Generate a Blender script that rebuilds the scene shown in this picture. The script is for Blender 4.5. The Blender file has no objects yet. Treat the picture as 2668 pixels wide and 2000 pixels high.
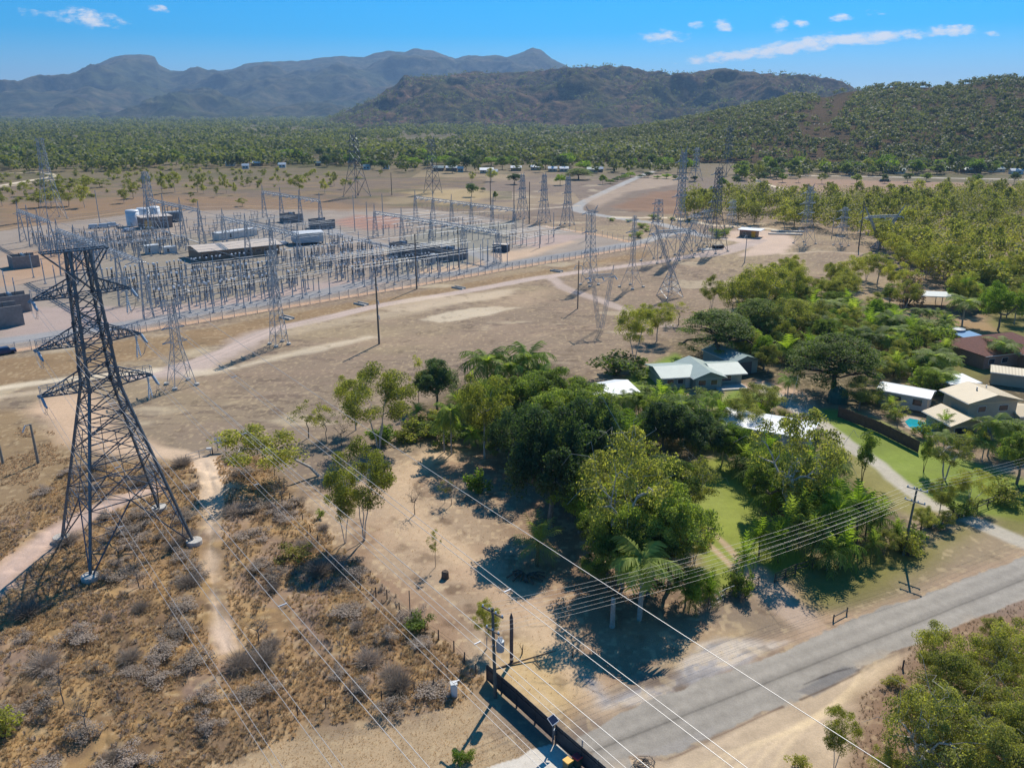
# Aerial view of a power substation on a dry plain, wooded gardens and a road in front, ranges behind
ALB = 1.0; HAZE = 7.5e-5
import bpy, bmesh, math, random
import numpy as np
from mathutils import Vector, Matrix, Quaternion
from mathutils.geometry import tessellate_polygon
C = bpy.context.scene.collection
R = math.radians
rnd = random.Random(7)
# ------------------------------------------------------------------ camera maths (a 50 m high drone, level, pitched down)
F, H, HZ, K = 2094.0, 50.0, 290.0, 1.2061
PITCH = math.atan((1000 - HZ) / F); CP, SP = math.cos(PITCH), math.sin(PITCH)
def ray(x, y):
    u = (x - 1334) / F; v = (y - 1000) / F
    return u, CP - v * SP, -SP - v * CP
def G(x, y, z=0.0):                       # pixel of the 2668 x 2000 photograph -> point of the plane at height z
    r = ray(x, y); t = (z - H) / r[2]
    return Vector((r[0] * t, r[1] * t, z))
def V(x, y, z=0.0): return G(x * K, y * K, z)   # the same for a 2212-wide view
def top_h(bx, by, ty):                    # height of an upright thing from its base and top rows
    g = G(bx, by); k = (ty - 1000) / F
    return H - g.y * math.tan(PITCH + math.atan(k))
def pix(p):                               # world point -> pixel
    x, y, z = p[0], p[1], p[2] - H
    c = y * CP - z * SP; v = -(y * SP + z * CP)
    return 1334 + F * x / c, 1000 + F * v / c
def mpp(p): return (p[1] * CP - (p[2] - H) * SP) / F     # metres per photograph pixel at a point
sc = bpy.context.scene
cam = bpy.data.objects.new('camera', bpy.data.cameras.new('camera')); C.objects.link(cam)
cam.location = (0, 0, H); cam.rotation_euler = (math.pi / 2 - PITCH, 0, 0)
cam.data.sensor_width = 36; cam.data.lens = 36 * F / 2668; cam.data.clip_end = 60000; cam.data.clip_start = 0.5
sc.camera = cam
# ------------------------------------------------------------------ light
SUN_EL, SUN_AZ = R(46), R(21.5)
sd = Vector((math.sin(SUN_AZ) * math.cos(SUN_EL), math.cos(SUN_AZ) * math.cos(SUN_EL), math.sin(SUN_EL)))
sl = bpy.data.lights.new('sun', 'SUN'); sl.energy = 4.6; sl.angle = R(0.5); sl.color = (1, .93, .82)
so = bpy.data.objects.new('sun', sl); C.objects.link(so); so.rotation_euler = (-sd).to_track_quat('-Z', 'Y').to_euler(); so.location = (0, 0, 300)
sc.view_settings.view_transform = 'Standard'; sc.view_settings.look = 'None'; sc.view_settings.gamma = 1; sc.view_settings.exposure = .22
w = bpy.data.worlds.new('World'); sc.world = w; w.use_nodes = True
NT = w.node_tree; NT.nodes.clear()
def N(nt, t, **kw):
    n = nt.nodes.new(t)
    for k, v in kw.items():
        if k.startswith('i_'):
            n.inputs[k[2:].replace('_', ' ')].default_value = v
        elif isinstance(k, str): setattr(n, k, v)
    return n
def L(nt, a, b): nt.links.new(a, b)
def mathn(nt, op, a, b=None, clamp=False):
    n = nt.nodes.new('ShaderNodeMath'); n.operation = op; n.use_clamp = clamp
    for i, s in enumerate((a, b)):
        if s is None: continue
        if isinstance(s, (int, float)): n.inputs[i].default_value = s
        else: L(nt, s, n.inputs[i])
    return n.outputs[0]
sky = N(NT, 'ShaderNodeTexSky', sky_type='NISHITA', sun_disc=False, sun_elevation=SUN_EL, sun_rotation=SUN_AZ, air_density=1.0, dust_density=0.2, ozone_density=4.0, altitude=50)
hs = N(NT, 'ShaderNodeHueSaturation'); hs.inputs['Saturation'].default_value = SKY_SAT = 1.42; hs.inputs['Hue'].default_value = .497; SKYMUL = (.42, .84, 1.25)
tn = N(NT, 'ShaderNodeVectorMath', operation='MULTIPLY'); L(NT, sky.outputs[0], tn.inputs[0]); sx = N(NT, 'ShaderNodeSeparateXYZ'); tq = N(NT, 'ShaderNodeTexCoord'); L(NT, tq.outputs['Generated'], sx.inputs[0]); rm_ = N(NT, 'ShaderNodeMapRange'); rm_.inputs['From Min'].default_value = .02; rm_.inputs['From Max'].default_value = .2; rm_.inputs['To Min'].default_value = .66; rm_.inputs['To Max'].default_value = .30; L(NT, sx.outputs[2], rm_.inputs['Value'])
cx_ = N(NT, 'ShaderNodeCombineXYZ'); L(NT, rm_.outputs[0], cx_.inputs[0]); cx_.inputs[1].default_value = .81; cx_.inputs[2].default_value = 1.14; L(NT, cx_.outputs[0], tn.inputs[1])
L(NT, tn.outputs[0], hs.inputs['Color'])
# small fair-weather clouds, each an ellipse in direction space broken up by noise
tc = N(NT, 'ShaderNodeTexCoord'); sp = N(NT, 'ShaderNodeSeparateXYZ'); L(NT, tc.outputs['Generated'], sp.inputs[0])
yy = mathn(NT, 'MAXIMUM', sp.outputs[1], .05)
ca = mathn(NT, 'DIVIDE', sp.outputs[0], yy); ce = mathn(NT, 'DIVIDE', sp.outputs[2], yy)
cmb = N(NT, 'ShaderNodeCombineXYZ'); L(NT, ca, cmb.inputs[0]); L(NT, mathn(NT, 'MULTIPLY', ce, 2.2), cmb.inputs[1])
def noise(nt, vec, scale, detail=5, rough=.6, out='Fac'):
    n = N(nt, 'ShaderNodeTexNoise'); n.inputs['Scale'].default_value = scale; n.inputs['Detail'].default_value = detail; n.inputs['Roughness'].default_value = rough
    if vec is not None: L(nt, vec, n.inputs['Vector'])
    return n.outputs[out]
cn = noise(NT, cmb.outputs[0], 55, 7, .62); cn2 = noise(NT, cmb.outputs[0], 14, 3)
CLOUDS = [(2070, 122, 200, 19, .14, 1.2), (2260, 100, 150, 15, .08, 1.2), (1940, 146, 110, 13, .14, 1.0), (1850, 150, 80, 12, .12, .8), (1725, 96, 62, 16, -.02, 1), (1815, 66, 20, 9, 0, .8), (1882, 66, 26, 14, -.1, .9), (2028, 66, 24, 18, -.1, .9),
          (2088, 62, 18, 9, -.1, .7), (2190, 48, 34, 10, 0, .9), (2478, 81, 72, 13, .04, 1), (2583, 88, 26, 7, 0, .8), (225, 48, 85, 22, -.12, .85), (110, 34, 70, 9, -.05, .45), (412, 22, 26, 11, -.12, .7), (2270, 33, 26, 7, 0, .35)]
mask = None
for (cx, cy, rx, ry, tilt, amp) in CLOUDS:
    r0 = ray(cx, cy); a0, e0 = r0[0] / r0[1], r0[2] / r0[1]
    da = mathn(NT, 'SUBTRACT', ca, a0); de = mathn(NT, 'SUBTRACT', ce, e0)
    de = mathn(NT, 'SUBTRACT', de, mathn(NT, 'MULTIPLY', da, tilt))
    s = 1 / F * 1.06
    q = mathn(NT, 'ADD', mathn(NT, 'POWER', mathn(NT, 'ABSOLUTE', mathn(NT, 'DIVIDE', da, rx * s)), 2), mathn(NT, 'POWER', mathn(NT, 'ABSOLUTE', mathn(NT, 'DIVIDE', de, ry * s)), 2))
    m = mathn(NT, 'MULTIPLY', mathn(NT, 'SUBTRACT', 1.15, q), amp)
    mask = m if mask is None else mathn(NT, 'MAXIMUM', mask, m)
dens = mathn(NT, 'ADD', mask, mathn(NT, 'MULTIPLY', mathn(NT, 'SUBTRACT', cn, .53), 3.6))
dens = mathn(NT, 'ADD', dens, mathn(NT, 'MULTIPLY', mathn(NT, 'SUBTRACT', cn2, .5), 1.2))
mr = N(NT, 'ShaderNodeMapRange', interpolation_type='SMOOTHSTEP'); mr.inputs['From Min'].default_value = .05; mr.inputs['From Max'].default_value = 1.35; mr.inputs['To Max'].default_value = .9
L(NT, dens, mr.inputs['Value'])
mp = mathn(NT, 'MULTIPLY', mr.outputs[0], mathn(NT, 'GREATER_THAN', sp.outputs[1], .1))
mx = N(NT, 'ShaderNodeMix', data_type='RGBA'); L(NT, mp, mx.inputs['Factor']); L(NT, hs.outputs[0], mx.inputs['A'])
mx.inputs['B'].default_value = (9.0, 8.8, 8.9, 1)
bg = N(NT, 'ShaderNodeBackground'); bg.inputs['Strength'].default_value = .092
L(NT, mx.outputs['Result'], bg.inputs['Color'])
wo = N(NT, 'ShaderNodeOutputWorld'); L(NT, bg.outputs[0], wo.inputs['Surface'])
# ------------------------------------------------------------------ object helpers
def tag(o, label=None, cat=None, group=None, kind=None):
    for k, v in (('label', label), ('category', cat), ('group', group), ('kind', kind)):
        if v: o[k] = v
    return o
def empty(name, loc, rz=0, label=None, cat=None, group=None):
    o = bpy.data.objects.new(name, None); C.objects.link(o); o.empty_display_size = .3
    o.location = loc; o.rotation_euler = (0, 0, rz)
    return tag(o, label, cat, group)
def link_mesh(name, me, parent=None, loc=None, rz=0):
    o = bpy.data.objects.new(name, me); C.objects.link(o); o.parent = parent
    if loc is not None: o.location = loc
    if rz: o.rotation_euler = (0, 0, rz)
    return o
def mesh_np(name, verts, faces, mat, smooth=False):
    """verts (n,3) array, faces (m,k) int array"""
    me = bpy.data.meshes.new(name); verts = np.asarray(verts, np.float32); faces = np.asarray(faces, np.int32)
    m, k = faces.shape
    me.vertices.add(len(verts)); me.vertices.foreach_set('co', verts.ravel())
    me.loops.add(m * k); me.loops.foreach_set('vertex_index', faces.ravel())
    me.polygons.add(m); me.polygons.foreach_set('loop_start', np.arange(0, m * k, k, dtype=np.int32))
    me.polygons.foreach_set('use_smooth', np.full(m, smooth))
    me.update(calc_edges=True)
    if mat: me.materials.append(mat)
    return me
class MB:
    """collects boxes, bars and tubes; build() links them as ONE mesh object"""
    def __init__(s): s.v = []; s.f = []
    def add(s, vs, fs):
        b = len(s.v); s.v += [tuple(v) for v in vs]; s.f += [tuple(i + b for i in f) for f in fs]
    def box(s, c, d, rz=0, top=1.0):
        x, y, z = d[0] / 2, d[1] / 2, d[2] / 2; cr, sr = math.cos(rz), math.sin(rz); vs = []
        for zz, k in ((-z, 1), (z, top)):
            for xx, yy in ((-x, -y), (x, -y), (x, y), (-x, y)):
                xx *= k; yy *= k; vs.append((c[0] + xx * cr - yy * sr, c[1] + xx * sr + yy * cr, c[2] + zz))
        s.add(vs, [(3, 2, 1, 0), (4, 5, 6, 7), (0, 1, 5, 4), (1, 2, 6, 5), (2, 3, 7, 6), (3, 0, 4, 7)])
    def bar(s, p, q, w, w2=None, n=4, cap=False):
        p, q = Vector(p), Vector(q); d = q - p
        if d.length < 1e-6: return
        d.normalize(); a = d.orthogonal() if abs(d.z) > .95 else d.cross(Vector((0, 0, 1))); a.normalize(); b = d.cross(a); w2 = w if w2 is None else w2
        vs = []
        for c, r in ((p, w / 2), (q, w2 / 2)):
            for i in range(n):
                t = 2 * math.pi * (i + .5) / n; k = r * (1.414 if n == 4 else 1)
                vs.append(c + a * (k * math.cos(t)) + b * (k * math.sin(t)))
        fs = [(i, (i + 1) % n, n + (i + 1) % n, n + i) for i in range(n)]
        if cap: fs += [tuple(range(n - 1, -1, -1)), tuple(range(n, 2 * n))]
        s.add(vs, fs)
    def path(s, pts, w, n=4, w2=None):
        m = len(pts) - 1
        for i in range(m):
            a = w if w2 is None else w + (w2 - w) * i / m; b = w if w2 is None else w + (w2 - w) * (i + 1) / m
            s.bar(pts[i], pts[i + 1], a, b, n)
    def lathe(s, c, prof, n=12):
        vs = []; m = len(prof)
        for r, z in prof:
            for i in range(n):
                t = 2 * math.pi * i / n; vs.append((c[0] + r * math.cos(t), c[1] + r * math.sin(t), c[2] + z))
        fs = [(k * n + i, k * n + (i + 1) % n, (k + 1) * n + (i + 1) % n, (k + 1) * n + i) for k in range(m - 1) for i in range(n)]
        if prof[-1][0] > 1e-4: fs.append(tuple((m - 1) * n + i for i in range(n)))
        s.add(vs, fs)
    def poly(s, pts): s.add(pts, [tuple(range(len(pts)))])
    def mesh(s, name, mat, smooth=False):
        me = bpy.data.meshes.new(name); me.from_pydata(s.v, [], s.f); me.update()
        if mat: me.materials.append(mat)
        if smooth: me.polygons.foreach_set('use_smooth', np.ones(len(me.polygons), bool))
        return me
    def build(s, name, mat, parent=None, loc=None, rz=0, smooth=False):
        return link_mesh(name, s.mesh(name, mat, smooth), parent, loc, rz)
def copy_tree(o, loc=None, rz=None, parent=None, label=None, group=None, scale=None):
    c = o.copy(); C.objects.link(c); c.parent = parent
    if loc is not None: c.location = loc
    if rz is not None: c.rotation_euler = (c.rotation_euler[0], c.rotation_euler[1], rz)
    if scale is not None: c.scale = (scale,) * 3 if not hasattr(scale, '__len__') else scale
    if label: c['label'] = label
    if group: c['group'] = group
    for ch in o.children: copy_tree(ch, parent=c)
    return c
# ------------------------------------------------------------------ materials
def mat(name, col, rough=.8, metal=0, nscale=0, namp=.25, spec=.3, bump=0, col2=None, objrand=0):
    m = bpy.data.materials.new(name); m.use_nodes = True; nt = m.node_tree; b = nt.nodes['Principled BSDF']
    b.inputs['Base Color'].default_value = (*col, 1); b.inputs['Roughness'].default_value = rough; b.inputs['Metallic'].default_value = metal
    b.inputs['Specular IOR Level'].default_value = spec
    if nscale:
        g = N(nt, 'ShaderNodeNewGeometry'); f = noise(nt, g.outputs['Position'], nscale, 6, .65)
        r = N(nt, 'ShaderNodeMapRange'); r.inputs['From Min'].default_value = .3; r.inputs['From Max'].default_value = .7; L(nt, f, r.inputs['Value'])
        x = N(nt, 'ShaderNodeMix', data_type='RGBA'); L(nt, r.outputs[0], x.inputs['Factor'])
        x.inputs['A'].default_value = (*[c * (1 - namp) for c in col], 1)
        x.inputs['B'].default_value = (*(col2 or [min(1, c * (1 + namp)) for c in col]), 1)
        L(nt, x.outputs['Result'], b.inputs['Base Color'])
        if bump:
            bp = N(nt, 'ShaderNodeBump'); bp.inputs['Strength'].default_value = bump; bp.inputs['Distance'].default_value = .1; L(nt, f, bp.inputs['Height']); L(nt, bp.outputs[0], b.inputs['Normal'])
    return m
# ------------------------------------------------------------------ numpy noise
def _h(i, j, s):
    n = (i.astype(np.int64) * 374761393 + j.astype(np.int64) * 668265263 + s * 974634777) & 0xffffffff
    n = ((n ^ (n >> 13)) * 1274126177) & 0xffffffff
    return ((n ^ (n >> 16)) & 0xffff) / 65535.0
def vn(x, y, s=0):
    i, j = np.floor(x), np.floor(y); fx, fy = x - i, y - j; fx = fx * fx * (3 - 2 * fx); fy = fy * fy * (3 - 2 * fy)
    a, b, c, d = _h(i, j, s), _h(i + 1, j, s), _h(i, j + 1, s), _h(i + 1, j + 1, s)
    return (a * (1 - fx) + b * fx) * (1 - fy) + (c * (1 - fx) + d * fx) * fy
def fbm(x, y, o=4, s=0, g=.5):
    t = 0; a = 1; n = 0
    for k in range(o):
        t = t + a * vn(x * 2 ** k + 17.3 * k, y * 2 ** k - 9.1 * k, s + k); n += a; a *= g
    return t / n
def sst(a, b, x):
    t = np.clip((x - a) / (b - a), 0, 1); return t * t * (3 - 2 * t)
def seg_d(X, Y, pts, closed=False):
    d = np.full(X.shape, 1e9); n = len(pts)
    for i in range(n if closed else n - 1):
        ax, ay = pts[i][0], pts[i][1]; bx, by = pts[(i + 1) % n][0] - ax, pts[(i + 1) % n][1] - ay
        t = np.clip(((X - ax) * bx + (Y - ay) * by) / (bx * bx + by * by + 1e-9), 0, 1)
        d = np.minimum(d, (X - ax - t * bx) ** 2 + (Y - ay - t * by) ** 2)
    return np.sqrt(d)
def inside(X, Y, pts):
    c = np.zeros(X.shape, bool); n = len(pts)
    for i in range(n):
        x1, y1 = pts[i][0], pts[i][1]; x2, y2 = pts[i - 1][0], pts[i - 1][1]
        if y1 == y2: continue
        c ^= ((y1 > Y) != (y2 > Y)) & (X < (x2 - x1) * (Y - y1) / (y2 - y1) + x1)
    return c
def sdist(X, Y, pts):
    d = seg_d(X, Y, pts, True); return np.where(inside(X, Y, pts), -d, d)
def smooth_line(pts, n=6):
    P = [Vector((p[0], p[1], 0)) for p in pts]; out = []
    for i in range(len(P) - 1):
        a, b, c, d = P[max(i - 1, 0)], P[i], P[i + 1], P[min(i + 2, len(P) - 1)]
        for k in range(n):
            t = k / n; out.append(.5 * ((2 * b) + (c - a) * t + (2 * a - 5 * b + 4 * c - d) * t * t + (3 * b - a - 3 * c + d) * t ** 3))
    return out + [P[-1]]
# ================================================================== the ground: one fan-shaped sheet, split by what lies there
def lin(*c): return np.array([((v / 255 + .055) / 1.055) ** 2.4 if v > 10 else v / 3295 for v in c])
gaz = np.concatenate([np.linspace(-100, -42, 24)[:-1], np.linspace(-42, 42, 1250), np.linspace(42, 100, 24)[1:]]) * math.pi / 180
rr = [14.0]
while rr[-1] < 14000:
    r = rr[-1]; rr.append(r * (1.012 if r < 45 else 1.0032 if r < 260 else 1.0065 if r < 900 else 1.03))
rr = np.array(rr); GA, GR = np.meshgrid(gaz, rr); X = GR * np.sin(GA); Y = GR * np.cos(GA)
nr, nc = X.shape
A = np.empty((nr, nc, 3)); Z = np.zeros((nr, nc)); CL = np.zeros((nr, nc), np.int8)
n1 = fbm(X / 40, Y / 40, 4, 1); n2 = fbm(X / 9, Y / 9, 4, 2); n3 = fbm(X / 2.2, Y / 2.2, 3, 3); n4 = vn(X / .6, Y / .6, 4); n5 = fbm(X / 260, Y / 260, 4, 5)
n6 = fbm(X / 16, Y / 5, 4, 66)
def mix(col, m):
    global A
    m = m[..., None] if hasattr(m, 'ndim') and m.ndim == 2 else m
    A = A * (1 - m) + np.asarray(col) * m
def bb(pts, pad):
    xs = [p[0] for p in pts]; ys = [p[1] for p in pts]
    return (X > min(xs) - pad) & (X < max(xs) + pad) & (Y > min(ys) - pad) & (Y < max(ys) + pad)
def field(fn, pts, pad=25):
    o = np.full(X.shape, 1e3); b = bb(pts, pad); o[b] = fn(X[b], Y[b], pts); return o
def zone(pts, col, soft=3, amp=3, strength=1, cls=0, tex=None, z=None):
    d = field(sdist, pts, soft + amp + 8) + (n2 - .5) * 2 * amp + (n3 - .5) * amp * .8
    m = sst(soft, -soft, d) * strength
    mix(col if tex is None else np.asarray(col) * tex[..., None], m)
    if cls: CL[d < 0] = cls
    return m
def line(pts, w, col, soft=1.0, amp=.8, strength=1, cls=0, ruts=0, rutcol=None, sm=True):
    pts = smooth_line(pts) if sm else pts
    d0 = field(seg_d, pts, w + soft + amp + 8); d = d0 - w / 2 + (n2 - .5) * 2 * amp + (n3 - .5) * amp
    m = sst(soft, -soft, d) * strength; mix(np.asarray(col) * (1 + .25 * (n2 - .5) + .2 * (n3 - .5))[..., None], m)
    if ruts:
        mm = sst(.35, .1, np.abs(d0 - ruts)) * m * .8; mix(rutcol, mm)
    if cls: CL[d < 0] = cls
    return m
def W(*p): return [V(a, b) for a, b in p]
def Q(*p): return [G(a, b) for a, b in p]
# base: dry mown grass, mauve-brown, with streaks of straw and bare earth
dry = lin(144, 125, 104); straw = lin(168, 148, 114); bare = lin(156, 133, 111); mauve = lin(126, 111, 99)
A[:] = dry
mix(straw, sst(.42, .68, n1) * .55); mix(bare, sst(.45, .65, n6) * .5); mix(mauve, sst(.48, .7, n5) * .8)
n9 = fbm(X / 3.2 + n1 * 3, Y / 1.1, 4, 91); n10 = fbm(X / 30 + 7, Y / 12, 5, 92); mix(lin(108, 92, 80), sst(.56, .68, n9) * sst(.4, .6, n10) * .6); mix(lin(196, 178, 148), sst(.60, .70, n10) * sst(.45, .6, n2) * .55)
far = sst(330, 520, GR)
mix(lin(120, 104, 88), far * (X < -20) * .85); mix(lin(150, 126, 88), far * (X < -20) * sst(.5, .64, n6) * .5); mix(lin(98, 96, 62), far * (X < 0) * sst(.55, .7, n10) * .55); mix(lin(172, 150, 118), far * sst(.5, .65, n1) * (X < 40) * (X > -80) * .6)
# forest floor beyond the plain
ff = sst(640, 840, GR + (n5 - .5) * 240); mix(lin(118, 106, 80), ff * .85)
mix(lin(84, 86, 52), sst(.4, .7, n1) * ff * .6)
# scrub with dry tussocks in the foreground left of the front fence
scrub = W((-60, 1130), (60, 1110), (140, 1010), (420, 1000), (470, 985), (560, 985), (640, 1080), (770, 1210), (900, 1330), (1050, 1470), (1000, 1520), (930, 1540), (700, 1570), (300, 1720), (-200, 1760))
ms = zone(scrub, lin(150, 120, 84), 3, 3, .85)
mix(lin(98, 80, 66), ms * sst(.5, .66, n2) * .7); mix(lin(178, 146, 100), ms * sst(.52, .7, n3) * .5)
bl = 1 - np.abs(2 * vn(X / 1.5 + 2 * n2, Y / 1.5, 55) - 1); bl2 = 1 - np.abs(2 * vn(X / 3.4, Y / 3.4, 56) - 1); Z += ms * (.4 * sst(.4, .8, n2) + .28 * (1 - bl) + .25 * (1 - bl2)); mix(lin(182, 148, 98), ms * sst(.45, .75, vn(X / 1.7 + 9, Y / 1.7, 57)) * .6); mix(lin(146, 124, 112), ms * sst(.56, .7, fbm(X / 7, Y / 7, 3, 58)) * .6)
lowl = W((300, 1720), (560, 1600), (930, 1545), (1010, 1500), (1120, 1580), (1300, 1720)); zone(lowl, lin(186, 160, 124), 2, 2, .8, tex=1 + .35 * (n3 - .5))
left2 = W((-40, 890), (60, 890), (180, 985), (420, 1010), (430, 1060), (300, 1090), (100, 1100), (-60, 1130)); zone(left2, lin(150, 124, 88), 3, 3, .7)
# grass strip and bank between the yard fence and the track
bank = Q((-100, 960), (0, 940), (348, 885), (700, 826), (1071, 764), (1300, 722), (1683, 656), (1700, 668), (1500, 700), (1300, 740), (1071, 790), (760, 850), (620, 890), (400, 930), (0, 1010), (-100, 1030))
zone(bank, lin(146, 120, 88), 2, 2, .9, tex=1 + .4 * (n6 - .5))
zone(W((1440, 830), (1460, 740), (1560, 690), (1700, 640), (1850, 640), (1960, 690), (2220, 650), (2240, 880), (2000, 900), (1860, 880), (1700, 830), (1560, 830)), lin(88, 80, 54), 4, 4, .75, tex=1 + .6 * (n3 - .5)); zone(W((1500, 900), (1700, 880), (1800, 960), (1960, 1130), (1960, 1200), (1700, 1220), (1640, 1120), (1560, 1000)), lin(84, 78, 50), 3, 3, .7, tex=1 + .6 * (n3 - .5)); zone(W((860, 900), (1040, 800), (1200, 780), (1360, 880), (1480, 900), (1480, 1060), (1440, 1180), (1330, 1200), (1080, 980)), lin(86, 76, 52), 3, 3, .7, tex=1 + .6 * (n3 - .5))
# ---- substation yard
yard = Q((-160, 945), (0, 922), (348, 868), (700, 811), (1071, 749), (1300, 708), (1683, 643), (1569, 616), (1420, 592), (1250, 562), (1100, 543), (850, 545), (640, 546), (400, 550), (203, 574), (0, 602), (-160, 630))
ym = zone(yard, lin(156, 142, 128), .5, .3, 1, cls=3, tex=1 + .3 * (n2 - .5))
zone(Q((0, 660), (160, 650), (250, 690), (160, 720), (0, 745)), lin(184, 148, 116), 6, 5, .7)
zone(Q((200, 735), (300, 640), (480, 610), (800, 640), (870, 700), (640, 770), (420, 800), (250, 800)), lin(146, 136, 120), 5, 4, .9)
zone(Q((560, 560), (830, 560), (900, 620), (760, 700), (600, 640)), lin(150, 142, 132), 5, 4, .8)
zone(Q((1010, 640), (1100, 600), (1350, 575), (1300, 650), (1200, 690), (1050, 720)), lin(140, 138, 126), 5, 3, .8)
zone(Q((863, 580), (930, 560), (1040, 565), (1040, 595), (960, 600)), lin(168, 128, 110), 5, 3, .85)
zone(Q((0, 800), (300, 800), (420, 800), (640, 772), (830, 735), (1015, 722), (1000, 740), (830, 770), (560, 810), (350, 855), (0, 890)), lin(176, 156, 146), 3, 2, .8)
zone(Q((1080, 700), (1230, 690), (1300, 660), (1420, 640), (1480, 625), (1510, 628), (1380, 668), (1230, 700), (1090, 726)), lin(206, 176, 146), 3, 2, .8)
zone(Q((1330, 632), (1400, 612), (1540, 612), (1480, 630), (1400, 646)), lin(180, 158, 146), 2, 1, .9)
gr_road = lin(150, 148, 146)
line(Q((-120, 905), (0, 890), (350, 842), (560, 806), (790, 772), (1000, 728), (1180, 712), (1290, 694), (1400, 676), (1560, 650), (1640, 636)), 7.5, gr_road, 1.2, .6, .95, cls=2)
line(Q((1290, 694), (1270, 672), (1215, 655), (1150, 640)), 6, gr_road, 1.2, .6, .9, cls=2)
line(Q((830, 575), (880, 610), (960, 630), (1000, 640)), 7, gr_road, 1.5, .6, .8, cls=2)
line(Q((-100, 912), (0, 918), (348, 864), (700, 807), (1071, 745), (1300, 704), (1683, 640), (1569, 614), (1420, 590)), 3.2, lin(206, 168, 134), 1, .6, .9, sm=False)
# pale tracks
pink = lin(188, 168, 154); pale = lin(214, 192, 162); pale2 = lin(226, 208, 178)
zone(W((330, 815), (420, 775), (540, 722), (600, 705), (560, 745), (470, 790), (400, 812)), pink, 3, 2.5, .9, cls=4)
line(W((300, 812), (380, 795), (470, 765), (545, 732), (600, 710), (700, 688), (820, 660), (1000, 630), (1160, 601), (1300, 581), (1450, 561), (1560, 538), (1660, 513)), 4.6, pink, .8, .6, .95, cls=4, ruts=.9, rutcol=lin(206, 182, 166))
line(W((1100, 612), (1180, 598), (1220, 622), (1300, 650), (1390, 685), (1440, 702)), 4.4, pink, 1, .8, .75, cls=4)
line(W((-60, 852), (0, 838), (120, 822), (250, 808), (330, 800)), 3, pale2, 1, .8, .8, cls=4)
line(W((-60, 872), (0, 858), (100, 845), (180, 838)), 2.2, pale, 1, .8, .5)
line(W((420, 806), (480, 800), (600, 772), (720, 745), (800, 728)), 3.2, pale2, 1.6, 1.6, .6)
line(W((620, 720), (700, 700), (800, 684), (900, 668), (1000, 650), (1080, 632)), 6, lin(196, 176, 148), 2.5, 2.5, .5)
zone(W((915, 690), (960, 672), (1060, 660), (1130, 664), (1060, 680), (950, 696)), pale2, 1, 2, .6); zone(W((800, 670), (900, 640), (1040, 632), (1120, 622), (1050, 650), (900, 668)), pale, 2, 3, .5)
zone(W((1000, 660), (1180, 628), (1190, 650), (1100, 672)), lin(186, 160, 130), 3, 4, .4)
zone(W((60, 885), (110, 852), (190, 850), (230, 880), (240, 930), (330, 960), (330, 985), (240, 975), (140, 955)), lin(208, 176, 144), 2.5, 1.5, .9, cls=4)
line(W((300, 968), (400, 985), (440, 1000)), 3.4, lin(206, 178, 148), .8, .6, .9, cls=4)
pth = line(W((440, 1000), (455, 1040), (462, 1090), (455, 1150), (458, 1230), (470, 1330), (490, 1400)), .8, lin(206, 182, 156), .8, 1.3, .85, cls=4); zone(W((425, 1000), (470, 1000), (500, 1060), (490, 1130), (470, 1180), (440, 1150), (450, 1080)), lin(196, 172, 144), 2.5, 2.5, .65); zone(W((435, 1170), (480, 1180), (500, 1320), (450, 1300)), lin(182, 156, 128), 2.5, 3, .45); line(W((440, 1000), (455, 1040), (464, 1085)), 3.2, lin(212, 186, 158), 1.2, 1.2, .9, cls=4); zone(W((462, 1360), (490, 1340), (510, 1400), (480, 1415)), lin(210, 184, 160), 1.2, 1.2, .8, cls=4)
line(W((445, 1000), (462, 1020), (470, 1060)), 5, lin(212, 186, 158), 1.5, 1.2, .9, cls=4)
line(W((-40, 1290), (40, 1215), (130, 1145), (240, 1092), (330, 1060)), 3.2, lin(206, 178, 160), 1.4, 1.4, .85, cls=4)
Z *= (1 - np.clip(pth, 0, 1))
# front block: bare sandy yard with leaf litter
fy = W((640, 1080), (700, 1020), (820, 1000), (960, 960), (1080, 940), (1200, 1080), (1330, 1250), (1500, 1320), (1560, 1360), (1480, 1400), (1290, 1500), (1230, 1560), (1050, 1470), (900, 1330), (770, 1210))
fm = zone(fy, lin(170, 147, 121), 2, 1.5, .95); mix(lin(118, 96, 78), fm * sst(.52, .70, n3) * .55); mix(lin(196, 172, 142), fm * sst(.62, .75, n4) * .5); mix(lin(150, 118, 92), field(sdist, fy).__lt__(0) * sst(.5, .7, n2) * .5)
zone(W((1060, 1480), (1100, 1380), (1200, 1400), (1280, 1500), (1220, 1570)), lin(206, 176, 124), 2, 2, .7)
zone(W((1330, 1480), (1400, 1440), (1560, 1370), (1620, 1360), (1500, 1430)), lin(200, 172, 130), 2, 2, .7)
line(W((1310, 1530), (1240, 1440), (1150, 1330), (1060, 1260), (960, 1180), (880, 1110), (870, 1050), (905, 1010), (960, 978)), 4.2, lin(204, 176, 142), 1.8, 1.5, .75, cls=4)
zone(W((700, 1050), (790, 1030), (960, 1160), (1000, 1210), (920, 1230), (800, 1200)), lin(196, 168, 138), 3, 3, .4)
zone(W((960, 1230), (1080, 1210), (1200, 1300), (1120, 1330)), lin(186, 154, 128), 2, 3, .4)
litter = W((1000, 960), (1180, 1000), (1330, 1180), (1480, 1270), (1500, 1360), (1250, 1340), (1120, 1150)); zone(litter, lin(120, 92, 72), 4, 3, .55, tex=1 + .9 * (n3 - .5))
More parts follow.
